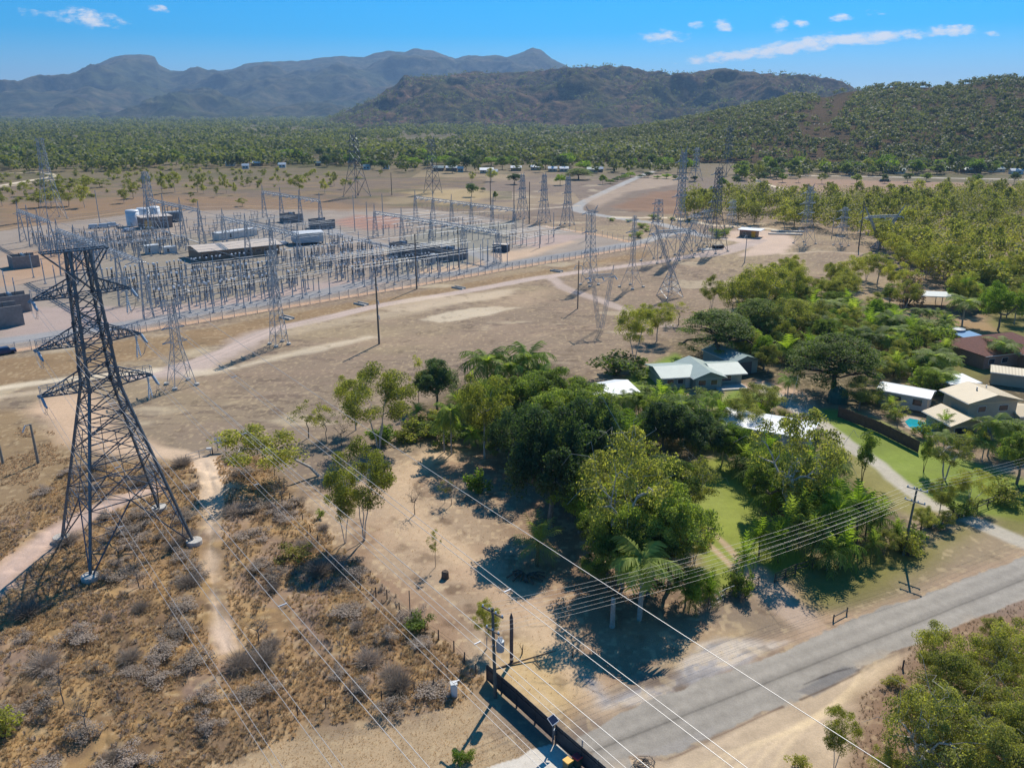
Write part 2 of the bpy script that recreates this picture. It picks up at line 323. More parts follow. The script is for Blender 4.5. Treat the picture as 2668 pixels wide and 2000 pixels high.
# lawns
n7 = None
grn = lin(136, 146, 62); grn2 = lin(108, 128, 48)
lw = lambda p, c=grn, s=.9, b=1.5: zone(p, c, b, 1.2, s, cls=5, tex=1 + .35 * (n2 - .5) + .25 * (n3 - .5))
lw(Q((1600, 1010), (1648, 968), (1711, 940), (1759, 920), (1790, 935), (1743, 965), (1725, 1000), (1664, 1030), (1600, 1030)), lin(118, 140, 54))
lw(W((1530, 880), (1580, 842), (1660, 838), (1680, 860), (1610, 890)), lin(122, 142, 58))
lw(W((1440, 1010), (1560, 985), (1640, 1040), (1660, 1120), (1760, 1220), (1640, 1270), (1540, 1270), (1490, 1160), (1470, 1070)))
lw(W((1740, 880), (1830, 885), (1920, 915), (2010, 965), (2230, 1040), (2260, 1130), (2130, 1115), (2050, 1100), (1960, 1065), (1880, 1010), (1800, 950)), lin(126, 142, 58))
lw(W((1760, 930), (1900, 1000), (1980, 1060), (2060, 1100), (2000, 1130), (1900, 1090), (1800, 1000)), lin(140, 134, 76), .8)
lw(W((1660, 1275), (1760, 1225), (1880, 1190), (1960, 1195), (2080, 1135), (2100, 1150), (2000, 1225), (1880, 1290), (1770, 1325), (1720, 1300)), lin(120, 118, 52), .8, 3)
lw(W((2010, 760), (2212, 640), (2240, 760), (2100, 830), (1990, 820)), lin(130, 128, 66), .6, 3); lw(W((2120, 1135), (2230, 1095), (2240, 1160), (2160, 1150)), lin(118, 118, 52), .7, 2)
zone(W((2040, 690), (2130, 680), (2160, 720), (2060, 725)), lin(166, 136, 104), 2, 2, .8)
zone(W((1580, 838), (1640, 820), (1740, 850), (1800, 930), (1760, 900), (1640, 845)), lin(196, 166, 140), 1, 1, .9, cls=4)
zone(W((1700, 1260), (1760, 1330), (1830, 1340), (1800, 1360), (1700, 1345), (1660, 1300)), lin(170, 140, 108), 2, 2, .8)
line(Q((1985, 1005), (2063, 1058), (2142, 1106), (2220, 1166), (2290, 1210), (2350, 1262), (2420, 1310), (2480, 1335), (2560, 1367), (2690, 1425)), 3.0, lin(186, 176, 158), .5, .5, .95, cls=4)
for o in (0, 1):
    line(Q((1812 + 34 * o, 1385 - 10 * o), (1860 + 34 * o, 1430 - 8 * o), (1925 + 26 * o, 1490 - 4 * o), (1985 + 20 * o, 1530)), .8, lin(186, 160, 132), .3, .25, .9, cls=4)
line(Q((1960, 1490), (2010, 1545), (2060, 1590), (2120, 1640)), 3.4, lin(182, 160, 140), 1, .8, .9, cls=4)
# verges, gravel and the road
zone(Q((2260, 1590), (2400, 1545), (2560, 1470), (2668, 1430), (2700, 1450), (2560, 1500), (2300, 1600), (2100, 1680), (1900, 1760), (1800, 1740), (2000, 1660), (2120, 1620)), lin(180, 152, 124), 1.5, 1, .85)
grv = lin(168, 162, 158); a_, b_ = G(2668, 1505), G(1700, 1890); rdir = (a_ - b_).normalized(); T_ = (X - b_.x) * rdir.y - (Y - b_.y) * rdir.x; S_ = (X - b_.x) * rdir.x + (Y - b_.y) * rdir.y; n8 = fbm(S_ / 6 + n1 * 2, T_ / .9 + n1 * 4, 4, 81)
gm = zone(Q((2100, 1655), (1990, 1668), (1880, 1668), (1800, 1700), (1760, 1752), (1690, 1782), (1600, 1800), (1540, 1750), (1500, 1735), (1520, 1800), (1560, 1870), (1700, 1830), (1900, 1755), (2000, 1712)), grv, .8, 1.8, .9, tex=1 + .9 * (n8 - .5) + .3 * (n4 - .5))
mix(lin(208, 190, 166), gm * sst(.5, .62, n8) * .75)
dirt = Q((1600, 1975), (1640, 1960), (1737, 1965), (1870, 1905), (2000, 1845), (2250, 1735), (2400, 1670), (2450, 1660), (2340, 1750), (2260, 1830), (2230, 1930), (2230, 2050), (1600, 2060))
dm = zone(dirt, lin(194, 171, 142), .6, 1.2, .95, cls=4, tex=1 + .3 * (n2 - .5) + .3 * (n3 - .5) + .3 * (n8 - .5))
for o in range(5):
    line(Q((1760 + 60 * o, 2040), (1900 + 40 * o, 1960 - 8 * o), (2090 + 25 * o, 1890 - 16 * o), (2260, 1790 - 14 * o), (2340, 1730 - 8 * o)), .45, lin(226, 200, 160), .3, .3, .5)
zone(Q((2560, 1560), (2668, 1520), (2720, 1540), (2720, 1600), (2600, 1620)), grv, 1, 1, .8)
# right hand bush floor
zone(W((1820, 1660), (1850, 1500), (1930, 1430), (2000, 1330), (2212, 1270), (2300, 1300), (2300, 1760), (1820, 1760)), lin(140, 112, 88), 2, 1.5, .8, tex=1 + .5 * (n3 - .5))
road = Q((2900, 1360), (2668, 1448), (2570, 1487), (2400, 1549), (2231, 1610), (2095, 1667), (1968, 1720), (1901, 1745), (1775, 1790), (1680, 1824), (1594, 1862), (1522, 1909), (1496, 1929), (1560, 2000), (1600, 2080), (1660, 2080), (1640, 1970), (1660, 1966), (1737, 1974), (1870, 1914), (2000, 1853), (2090, 1818), (2200, 1765), (2250, 1742), (2330, 1702), (2487, 1636), (2668, 1561), (2900, 1470))
d = field(sdist, road, 12) + (n3 - .5) * .8 + (n2 - .5) * .9 + (n4 - .5) * .25
rm = sst(.12, -.12, d); CL[d < 0] = 2
rdir = Vector((1, .62, 0)).normalized(); a_, b_ = G(2668, 1505), G(1700, 1890); rdir = (a_ - b_).normalized(); t = (X - b_.x) * rdir.y - (Y - b_.y) * rdir.x   # metres across the road
rc = lin(154, 146, 134)[None, None] * (1 + .22 * (n1 - .5) + .16 * (n3 - .5) + .12 * (n4 - .5))[..., None]
wear = np.zeros_like(t)
for o, k, wd in ((-2.3, .16, .5), (-.8, .16, .5), (1.1, .14, .5), (2.6, .14, .5)): wear += k * np.exp(-((t - o + (n1 - .5) * .5) / wd) ** 2)
seam = -.30 * np.exp(-((t - .25 + (n2 - .5) * .25) / .10) ** 2) - .13 * np.exp(-((t - .05 + (n1 - .5) * .6) / .5) ** 2)
rc = rc * (1 + wear + seam)[..., None]; A = A * (1 - rm[..., None]) + rc * rm[..., None]
mix(lin(196, 172, 142), rm * sst(.55, .66, fbm(X / 4, Y / 4, 4, 31)) * sst(1, 4, t) * sst(60, 40, X) * .75)
zone(Q((2075, 1800), (2200, 1735), (2250, 1742), (2120, 1815)), lin(124, 120, 116), .2, .25, .85)
zone(Q((1640, 1968), (1740, 1935), (1862, 1890), (1868, 1912), (1740, 1972)), lin(160, 152, 142), .2, .25, .8)
line(Q((2095, 1782), (2175, 1750), (2250, 1732)), .14, lin(84, 78, 74), .1, .15, .9)
line(Q((1640, 1972), (1740, 1976), (1870, 1917), (2000, 1857), (2040, 1840)), .2, lin(120, 98, 80), .12, .15, .9); line(Q((2085, 1822), (2170, 1785), (2245, 1748)), .2, lin(104, 88, 74), .12, .15, .9)
drive = Q((1240, 2010), (1296, 1989), (1352, 1973), (1380, 1953), (1430, 1939), (1452, 1937), (1512, 2000), (1600, 2100), (1180, 2100))
d = field(sdist, drive, 12); m = sst(.06, -.06, d); CL[d < 0] = 6; mix(lin(214, 204, 188) * (1 + .10 * (n2 - .5) + .08 * (n3 - .5))[..., None], m)
Z *= 1 - np.clip(rm + m, 0, 1)
for fx, fy_ in ((-55.1, 87.1), (-47.2, 78.4), (-39.2, 86.9), (-47.0, 95.1)): Z *= sst(1.2, 3.2, np.hypot(X - fx, Y - fy_))
def gz(x, y):                             # height of the ground at world points
    x, y = np.asarray(x, float), np.asarray(y, float); i = np.clip(np.searchsorted(rr, np.hypot(x, y)), 1, nr - 1); j = np.clip(np.searchsorted(gaz, np.arctan2(x, y)), 1, nc - 1)
    return (Z[i, j] + Z[i - 1, j] + Z[i, j - 1] + Z[i - 1, j - 1]) / 4
# upper roads and tracks beyond the yard
up = lin(170, 166, 160)
line(Q((1700, 447), (1650, 467), (1558, 509), (1515, 530), (1504, 545), (1520, 553), (1576, 563), (1640, 573), (1705, 581), (1741, 589), (1777, 599), (1831, 614), (1904, 623), (1960, 632)), 6.2, up, .8, .5, .95, cls=2)
line(Q((1790, 602), (1740, 610), (1690, 625), (1636, 638)), 6, up, .8, .6, .9, cls=2)
line(Q((1600, 566), (1660, 567), (1720, 567), (1759, 569), (1813, 578), (1859, 587), (1922, 590), (2000, 596), (2060, 606)), 4, pale2, .8, .8, .9, cls=4)
zone(Q((1900, 604), (1960, 596), (2040, 606), (2070, 625), (2050, 660), (1930, 668), (1960, 640), (1880, 622)), lin(206, 180, 158), 2, 2, .9, cls=4)
line(Q((2040, 662), (2150, 655), (2250, 662), (2290, 668)), 2.6, pale, 1, 1, .6, cls=4)
line(Q((1980, 625), (1920, 650), (1850, 665), (1800, 668)), 5, pink, 1, .8, .9, cls=4)
line(Q((0, 484), (80, 470), (135, 460), (110, 449), (40, 451), (-80, 455)), 6, pale2, 1.5, 1.5, .9, cls=4); line(Q((-40, 492), (60, 480), (140, 468)), 5, pale, 2, 2, .7, cls=4)
line(Q((-80, 612), (0, 598), (203, 568), (400, 546), (640, 537), (850, 545)), 3, lin(200, 170, 140), 1.5, 1.5, .6, cls=4)
line(Q((1100, 554), (1250, 552), (1400, 544), (1504, 536)), 4, lin(196, 178, 154), 1, 1, .8, cls=4)
zone(Q((1520, 520), (1650, 475), (1700, 455), (1800, 460), (1760, 480), (1640, 500), (1560, 540)), lin(178, 156, 134), 4, 4, .7); zone(Q((1050, 500), (1250, 490), (1300, 510), (1150, 535)), lin(186, 162, 118), 6, 6, .6)
zone(Q((1587, 540), (1700, 500), (1780, 495), (1780, 560), (1640, 548)), lin(140, 108, 84), 5, 5, .8, tex=1 + .5 * (n2 - .5))
zone(Q((1960, 470), (2100, 466), (2668, 480), (2700, 500), (2668, 510), (2200, 500), (2050, 500)), lin(160, 130, 106), 6, 5, .9)
line(Q((2060, 457), (2200, 459), (2400, 463), (2668, 468), (2760, 470)), 6, lin(216, 204, 186), 1.5, 1, .9, cls=4); line(Q((1965, 466), (1990, 478), (2020, 487), (2055, 496)), 5, pale2, 1.5, 1, .9, cls=4)
zone(Q((0, 530), (400, 510), (850, 520), (1000, 550), (640, 545), (400, 550), (0, 600)), lin(150, 120, 90), 8, 8, .6)
for a, b in (((830, 880), (1130, 800)), ((1010, 905), (1330, 800)), ((700, 930), (1200, 835)), ((1330, 900), (1620, 830))):
    for o in (0, 9): line(Q((a[0], a[1] + o), ((a[0] + b[0]) / 2, (a[1] + b[1]) / 2 + o - 8), (b[0], b[1] + o)), .3, lin(190, 166, 136), .3, .2, .35)
# burnt and straw flecks everywhere
fl = (GR < 400) * (CL == 0); mix(lin(96, 80, 64), sst(.66, .8, n3) * fl * .35); mix(lin(200, 176, 138), sst(.70, .85, n4) * fl * .35)
A = np.clip(A * ALB, .005, .85)
# --- split the sheet
def ground_mat():
    m = bpy.data.materials.new('earth'); m.use_nodes = True; nt = m.node_tree; b = nt.nodes['Principled BSDF']
    at = N(nt, 'ShaderNodeAttribute', attribute_name='alb'); g = N(nt, 'ShaderNodeNewGeometry')
    f1 = noise(nt, g.outputs['Position'], 1.6, 8, .7); f2 = noise(nt, g.outputs['Position'], .11, 6, .6)
    f3 = noise(nt, g.outputs['Position'], 7, 5, .7)
    k = mathn(nt, 'ADD', mathn(nt, 'MULTIPLY', f1, .55), mathn(nt, 'MULTIPLY', f2, .4)); k = mathn(nt, 'ADD', k, mathn(nt, 'ADD', mathn(nt, 'ADD', mathn(nt, 'MULTIPLY', f3, .6), mathn(nt, 'MULTIPLY', noise(nt, g.outputs['Position'], 26, 3, .6), .5)), -.02))
    v = N(nt, 'ShaderNodeVectorMath', operation='SCALE'); L(nt, at.outputs['Color'], v.inputs[0]); L(nt, k, v.inputs['Scale'])
    L(nt, v.outputs[0], b.inputs['Base Color']); b.inputs['Roughness'].default_value = .95; b.inputs['Specular IOR Level'].default_value = .1
    bp = N(nt, 'ShaderNodeBump'); bp.inputs['Strength'].default_value = .4; bp.inputs['Distance'].default_value = .08; L(nt, f3, bp.inputs['Height']); L(nt, bp.outputs[0], b.inputs['Normal'])
    return m
GM = ground_mat()
idx = np.arange(nr * nc).reshape(nr, nc)
quads = np.stack([idx[:-1, :-1], idx[:-1, 1:], idx[1:, 1:], idx[1:, :-1]], -1).reshape(-1, 4)
fcl = CL[:-1, :-1].reshape(-1); P3 = np.stack([X, Y, Z], -1).reshape(-1, 3); AA = np.concatenate([A.reshape(-1, 3), np.ones((nr * nc, 1))], 1)
for cl, nm in ((0, 'ground'), (2, 'road'), (3, 'gravel_yard'), (4, 'dirt_track'), (5, 'lawn'), (6, 'concrete_driveway')):
    q = quads[fcl == cl]; u, inv = np.unique(q, return_inverse=True)
    me = mesh_np(nm, P3[u], inv.reshape(-1, 4), GM, True)
    a = me.attributes.new('alb', 'FLOAT_COLOR', 'POINT'); a.data.foreach_set('color', AA[u].astype(np.float32).ravel())
    tag(link_mesh(nm, me), kind='structure')
print('ground', nr, nc)
# ================================================================== hills
def prof(pts): 
    az = []; el = []
    for x, y in pts: r = ray(x, y); az.append(math.atan2(r[0], r[1])); el.append(r[2] / math.hypot(r[0], r[1]))
    return np.array(az), np.array(el)
def hill_mat(name, cols, sc=(.004, .03), hazy=1):
    m = bpy.data.materials.new(name); m.use_nodes = True; nt = m.node_tree; b = nt.nodes['Principled BSDF']; g = N(nt, 'ShaderNodeNewGeometry')
    f1 = noise(nt, g.outputs['Position'], sc[0], 6, .65); f2 = noise(nt, g.outputs['Position'], sc[1], 8, .75)
    x = N(nt, 'ShaderNodeMix', data_type='RGBA'); r = N(nt, 'ShaderNodeMapRange'); r.inputs['From Min'].default_value = .38; r.inputs['From Max'].default_value = .62; L(nt, f1, r.inputs['Value']); L(nt, r.outputs[0], x.inputs['Factor'])
    x.inputs['A'].default_value = (*cols[0], 1); x.inputs['B'].default_value = (*cols[1], 1)
    y = N(nt, 'ShaderNodeMix', data_type='RGBA'); r2 = N(nt, 'ShaderNodeMapRange'); r2.inputs['From Min'].default_value = .42; r2.inputs['From Max'].default_value = .62; L(nt, f2, r2.inputs['Value']); L(nt, r2.outputs[0], y.inputs['Factor'])
    y.inputs['A'].default_value = (*cols[2], 1); L(nt, x.outputs['Result'], y.inputs['B']); L(nt, y.outputs['Result'], b.inputs['Base Color'])
    b.inputs['Roughness'].default_value = 1; b.inputs['Specular IOR Level'].default_value = 0
    bp = N(nt, 'ShaderNodeBump'); bp.inputs['Strength'].default_value = .8; bp.inputs['Distance'].default_value = 9; L(nt, f2, bp.inputs['Height']); L(nt, bp.outputs[0], b.inputs['Normal'])
    return m
def hill(name, pts, r0, r1, r2, shape, amp, scale, m, na=700, nr_=170, back=.6, seed=0, fine=0):
    az, el = prof(pts); a = np.linspace(az[0], az[-1], na)
    e = np.interp(a, az, el); e = e + fine * (fbm(a * 160, a * 0, 4, seed + 9) - .5)
    rid = r1(a) if callable(r1) else np.full(na, r1); bas = r0(a) if callable(r0) else np.full(na, r0)
    zr = np.maximum(H + rid * e, -5)
    t = np.concatenate([np.linspace(0, 1, int(nr_ * .8)), np.linspace(1, 2, int(nr_ * .2) + 1)[1:]])
    T, AZ = np.meshgrid(t, a, indexing='ij')
    RR = np.where(T <= 1, bas + (rid - bas) * T, rid + (r2 - rid) * (T - 1))
    s = np.where(T <= 1, T ** shape, 1 - back * sst(1, 2, T))
    x, y = RR * np.sin(AZ), RR * np.cos(AZ)
    n = 1 - np.abs(2 * fbm(x / scale, y / scale, 5, seed) - 1); n2_ = fbm(x / scale * 4, y / scale * 4, 4, seed + 3)
    env = np.where(T <= 1, T * (1 - T) * 4 * (1 - .5 * T), 0) ; edge = np.clip(zr / 110, 0, 1)
    z = zr * s + edge * env * amp * (n - .62 + .35 * (n2_ - .5)) + edge * (T > .02) * (T < .97) * 3 * (n2_ - .5)
    z = np.where(T < .015, -3, z)
    i = np.arange(len(t) * na).reshape(len(t), na); q = np.stack([i[:-1, :-1], i[:-1, 1:], i[1:, 1:], i[1:, :-1]], -1).reshape(-1, 4)
    me = mesh_np(name, np.stack([x, y, z], -1).reshape(-1, 3), q, m, True)
    o = link_mesh(name, me); tag(o, kind='structure')
    return dict(a=a, rid=rid, bas=bas, RR=RR, z=z, t=t)
PF = [(-500, 235), (-200, 240), (0, 222), (49, 220), (85, 225), (130, 228), (171, 210), (212, 191), (236, 173), (264, 163), (293, 149), (326, 142), (366, 142), (387, 144), (403, 147), (413, 168), (444, 185), (472, 185), (500, 183), (533, 192), (557, 187), (602, 182), (635, 168), (667, 163), (732, 160), (773, 159), (814, 155), (846, 149), (900, 147), (949, 150), (973, 140), (1010, 133), (1055, 136), (1079, 127), (1128, 132), (1152, 142), (1185, 153), (1221, 144), (1258, 147), (1291, 144), (1323, 149), (1360, 136), (1388, 124), (1409, 130), (1437, 153), (1462, 165), (1486, 176), (1560, 200), (1700, 240), (1900, 280), (2300, 285)]
hill('mountain_range', PF, 5600, 8600, 11500, 1.35, 620, 1300, hill_mat('far_forest', [lin(88, 92, 68), lin(120, 106, 84), lin(58, 66, 52)], (.0016, .012)), seed=11, fine=.0016)
PM = [(690, 336), (760, 329), (830, 318), (900, 296), (960, 272), (1000, 255), (1022, 244), (1040, 222), (1053, 201), (1062, 203), (1071, 214), (1144, 199), (1226, 193), (1307, 195), (1388, 191), (1429, 187), (1486, 178), (1531, 176), (1567, 177), (1616, 179), (1657, 183), (1690, 191), (1746, 200), (1800, 198), (1829, 187), (1866, 179), (1890, 178), (1923, 184), (1963, 187), (1988, 195), (2028, 203), (2061, 203), (2077, 195), (2098, 201), (2118, 212), (2150, 224), (2179, 234), (2230, 250), (2300, 262), (2668, 270)]
PSP = [(-300, 300), (0, 298), (130, 290), (190, 268), (225, 262), (300, 284), (400, 270), (470, 250), (530, 236), (590, 246), (635, 262), (690, 277), (760, 268), (830, 250), (880, 238), (930, 256), (1000, 290), (1070, 318)]
hill('mountain_spur', PSP, 4600, 6800, 7900, 1.2, 330, 800, hill_mat('spur_forest', [lin(84, 90, 64), lin(116, 102, 78), lin(56, 64, 48)], (.002, .014)), seed=14, fine=.0014)
RH = hill('rocky_hill', PM, 2500, 3700, 5000, 1.1, 270, 460, hill_mat('dry_hill', [lin(98, 100, 66), lin(144, 112, 92), lin(68, 68, 58)], (.006, .035)), seed=21, fine=.0022)
PN = [(1330, 372), (1480, 362), (1600, 345), (1680, 334), (1768, 318), (1849, 301), (1931, 285), (1996, 269), (2053, 256), (2106, 252), (2155, 254), (2195, 242), (2228, 238), (2256, 238), (2289, 232), (2338, 226), (2403, 228), (2460, 228), (2525, 218), (2582, 209), (2668, 205), (2900, 190), (3200, 180)]
NH = hill('wooded_hill', PN, 860, lambda a: 1450 - 0 * a, 2100, 1.05, 26, 260, hill_mat('hill_earth', [lin(134, 110, 90), lin(118, 102, 78), lin(104, 92, 72)], (.01, .2)), seed=5, back=.2)
# ================================================================== the air
hz = MB(); hz.box((0, 6400, 315), (26000, 14000, 632)); ho = hz.build('haze', None); tag(ho, kind='stuff')
hm = bpy.data.materials.new('air'); hm.use_nodes = True; nt = hm.node_tree; nt.nodes.clear()
pv = N(nt, 'ShaderNodeVolumePrincipled'); pv.inputs['Color'].default_value = (.42, .66, 1, 1); pv.inputs['Density'].default_value = HAZE; pv.inputs['Anisotropy'].default_value = .2
mo = N(nt, 'ShaderNodeOutputMaterial'); L(nt, pv.outputs[0], mo.inputs['Volume']); ho.data.materials.append(hm)
sc.cycles.volume_bounces = 0; sc.cycles.max_bounces = 6; sc.cycles.diffuse_bounces = 3; sc.cycles.transmission_bounces = 4; sc.cycles.transparent_max_bounces = 6
# ================================================================== vegetation library (unit trees: height 1, crown width 1)
def leaf_mat(name, col, trans, tint=.5, objv=.3, tm=(1.7, 1.8, .6), hue=1):
    m = bpy.data.materials.new(name); m.use_nodes = True; nt = m.node_tree; nt.nodes.clear()
    at = N(nt, 'ShaderNodeAttribute', attribute_name='tint'); oi = N(nt, 'ShaderNodeObjectInfo')
    k = mathn(nt, 'ADD', mathn(nt, 'MULTIPLY', at.outputs['Fac'], tint * 2), 1 - tint)
    k = mathn(nt, 'MULTIPLY', k, mathn(nt, 'ADD', mathn(nt, 'MULTIPLY', oi.outputs['Random'], objv * 2), 1 - objv))
    hs = N(nt, 'ShaderNodeHueSaturation'); hs.inputs['Color'].default_value = (*col, 1)
    L(nt, mathn(nt, 'ADD', mathn(nt, 'MULTIPLY', at.outputs['Fac'], -.022 * hue), mathn(nt, 'ADD', mathn(nt, 'MULTIPLY', oi.outputs['Random'], -.022 * hue), .5 + .022 * hue)), hs.inputs['Hue']); L(nt, k, hs.inputs['Value'])
    d = N(nt, 'ShaderNodeBsdfPrincipled'); d.inputs['Roughness'].default_value = .6; d.inputs['Specular IOR Level'].default_value = .15; L(nt, hs.outputs[0], d.inputs['Base Color'])
    t = N(nt, 'ShaderNodeBsdfTranslucent'); v = N(nt, 'ShaderNodeVectorMath', operation='MULTIPLY'); L(nt, hs.outputs[0], v.inputs[0]); v.inputs[1].default_value = tm; L(nt, v.outputs[0], t.inputs['Color'])
    x = N(nt, 'ShaderNodeMixShader'); x.inputs[0].default_value = trans; L(nt, d.outputs[0], x.inputs[1]); L(nt, t.outputs[0], x.inputs[2])
    o = N(nt, 'ShaderNodeOutputMaterial'); L(nt, x.outputs[0], o.inputs['Surface']); return m
LM = dict(hillf=leaf_mat('hill_leaf', (.16, .165, .062), .35, .4, .3), wood=leaf_mat('wood_leaf', (.185, .185, .055), .42, .45, .3), gum=leaf_mat('gum_leaf', (.265, .265, .072), .52), dome=leaf_mat('dark_leaf', (.178, .228, .058), .5), deep=leaf_mat('deep_leaf', (.094, .140, .064), .42), lime=leaf_mat('bright_leaf', (.19, .27, .045), .52),
          palm=leaf_mat('palm_leaf', (.22, .275, .075), .5), far=leaf_mat('far_leaf', (.125, .138, .058), .35, .35, .3), olive=leaf_mat('olive_leaf', (.235, .238, .078), .5), brown=leaf_mat('brown_leaf', (.40, .30, .185), .45, .5, .25, (1.2, 1.1, 1), .3),
          yellow=leaf_mat('yellow_leaf', (.21, .19, .05), .4), straw=leaf_mat('straw', (.60, .45, .255), .5, .4, .2, (1.2, 1.1, 1), .3), twig=leaf_mat('twig', (.34, .275, .215), .25, .4, .25, (1, 1, 1), .3))
BK = dict(white=mat('white_bark', (.46, .42, .37), .9, 0, 3, .35), grey=mat('grey_bark', (.20, .17, .14), .95, 0, 4, .4), brown=mat('brown_bark', (.12, .09, .068), .95, 0, 4, .4), palm=mat('palm_trunk', (.36, .33, .29), .9, 0, 5, .3))
def quads_at(P, s, nrm, rng, asp=.55):
    n = len(P); t = rng.normal(size=(n, 3)); t -= (t * nrm).sum(1, keepdims=True) * nrm; t /= np.linalg.norm(t, axis=1, keepdims=True) + 1e-9
    b = np.cross(nrm, t); s = s[:, None] if hasattr(s, '__len__') else s
    v = np.stack([P - t * s * .5, P + b * s * asp * .5, P + t * s * .5, P - b * s * asp * .5], 1)
    return v.reshape(-1, 3), np.arange(n * 4).reshape(n, 4)
def leaf_mesh(name, P, tint, s, rng, m, up=.6, out=None, asp=.55):
    n = len(P); nr_ = rng.normal(size=(n, 3)) * .75 + np.array([0, 0, up])
    if out is not None: nr_ += out
    nr_ /= np.linalg.norm(nr_, axis=1, keepdims=True) + 1e-9
    v, f = quads_at(P, s * (.7 + .6 * rng.random(n)), nr_, rng, asp)
    me = mesh_np(name, v, f, m); a = me.attributes.new('tint', 'FLOAT', 'POINT'); a.data.foreach_set('value', np.repeat(np.clip(tint, 0, 1), 4).astype(np.float32)); return me
def crown_centres(kind, Kc, rng):
    c = []
    if kind == 'dome':                            # a crown of a dozen lobes, each a cap of clumps
        lob = []
        while len(lob) < 13:
            p = rng.normal(size=3); p /= np.linalg.norm(p)
            if p[2] < -.35: continue
            q = np.array([p[0] * .31, p[1] * .31, .52 + p[2] * .27]) * (.85 + .25 * rng.random())
            if all(np.linalg.norm(q - l) > .17 for l in lob) or rng.random() < .05: lob.append(q)
        while len(c) < Kc:
            l = lob[rng.integers(0, len(lob))]; p = rng.normal(size=3); p /= np.linalg.norm(p)
            if p[2] < -.3: continue
            q = l + p * np.array([.15, .15, .14]) * (.75 + .4 * rng.random()); c.append((q[0], q[1], max(.14, q[2])))
        return np.array(c)
    while len(c) < Kc:
        p = rng.uniform(-1, 1, 3); r = np.linalg.norm(p)
        if r > 1: continue
        if kind == 'dome':
            if r < .72 and rng.random() < .75: continue
            q = (p[0] * .43, p[1] * .43, .52 + p[2] * .42)
            if q[2] < .16: continue
        elif kind == 'flat':
            rr_ = min(1, (p[0] ** 2 + p[1] ** 2)); z = .2 + .72 * (1 - rr_) ** .45 * (1 if rng.random() < .6 else rng.uniform(.45, .95)) + rng.normal() * .02; q = (p[0] * .46, p[1] * .46, z)
        elif kind == 'column':
            q = (p[0] * .3, p[1] * .3, .58 + p[2] * .38)
        elif kind == 'sparse':
            if r < .4: continue
            q = (p[0] * .42, p[1] * .42, .68 + p[2] * .28)
        else:                                     # gum: lumpy, open, with a lean of its own
            if r < .5 and rng.random() < .5: continue
            q = (p[0] * .41, p[1] * .41, .66 + p[2] * .31)
        c.append(q)
    return np.array(c)
def wavy(p, q, rng, k=4, amp=.08):
    p, q = Vector(p), Vector(q); L_ = (q - p).length; out = [p]
    for i in range(1, k):
        t = i / k; b = p.lerp(q, t) + Vector(rng.normal(size=3)) * amp * L_ * .5; b.z += L_ * .10 * math.sin(math.pi * t); out.append(b)
    return out + [q]
def unit_tree(kind, seed, Kc, per, ls, leafm, bark, cr=.085, stems=1, thick=.022, flat=.62, lean=(0, 0), bare=0, up=.7):
    rng = np.random.default_rng(seed); c = crown_centres(kind, Kc, rng)
    if kind in ('gum', 'sparse', 'column'): c[:, :2] *= (.55 + .55 * np.sin(np.clip((c[:, 2:3] - .3) / .7, 0, 1) * math.pi))
    c[:, 0] += lean[0] * c[:, 2]; c[:, 1] += lean[1] * c[:, 2]
    mb = MB(); forks = []
    for s in range(stems):
        a = 2 * math.pi * s / stems + rng.random() * 2; sp_ = .0 if stems == 1 else .12
        fh = (.3 if kind in ('dome', 'flat') else .45) * (.8 + .4 * rng.random()); f = Vector((math.cos(a) * sp_ + lean[0] * fh, math.sin(a) * sp_ + lean[1] * fh, fh))
        b = Vector((math.cos(a) * .012 * (stems > 1), math.sin(a) * .012 * (stems > 1), -.01)); pts = wavy(b, f, rng, 4, .05); mb.path(pts, thick * 2 / (stems ** .5), 6, thick * 1.2 / stems ** .5); forks.append((f, thick * 1.1 / stems ** .5))
    nodes = list(forks)
    for q in sorted(c.tolist(), key=lambda v: (v[0] - lean[0] * v[2]) ** 2 + (v[1] - lean[1] * v[2]) ** 2 + (v[2] - .4) ** 2):
        qv = Vector(q); best = min(nodes, key=lambda nd: (nd[0] - qv).length + (.4 if nd[0].z > qv.z else 0) + .05 * rng.random())
        pts = wavy(best[0], qv, rng, 4, .14); r = best[1] * .72; mb.path(pts, r * 2 * .8, 4, max(r * .7, .0025)); nodes.append((pts[2], r * .8))
        if len(nodes) > 60: nodes.pop(rng.integers(1, 20))
        if bare:
            for _ in range(bare): mb.path(wavy(pts[2], qv + Vector(rng.normal(size=3)) * cr * 1.6, rng, 3, .2), max(r * .8, .004), 3, .002)
    tr = mb.mesh('trunk', BK[bark])
    cw = None
    if per:
        n = Kc * per; ci = np.repeat(np.arange(Kc), per); csz = cr * (.65 + .7 * rng.random(Kc)); off = rng.normal(size=(n, 3)); off /= np.linalg.norm(off, axis=1, keepdims=True); rad = rng.random(n) ** .45
        d = off * rad[:, None] * np.array([1, 1, flat]); P = c[ci] + d * csz[ci][:, None] * 1.25
        P[:, 2] -= (rad ** 2) * csz[ci] * .35
        ct = rng.random(Kc); tint = .5 * ct[ci] + .5 * rng.random(n); cw = leaf_mesh('crown', P, tint, ls, rng, LM[leafm], up, off * .9)
    return tr, cw
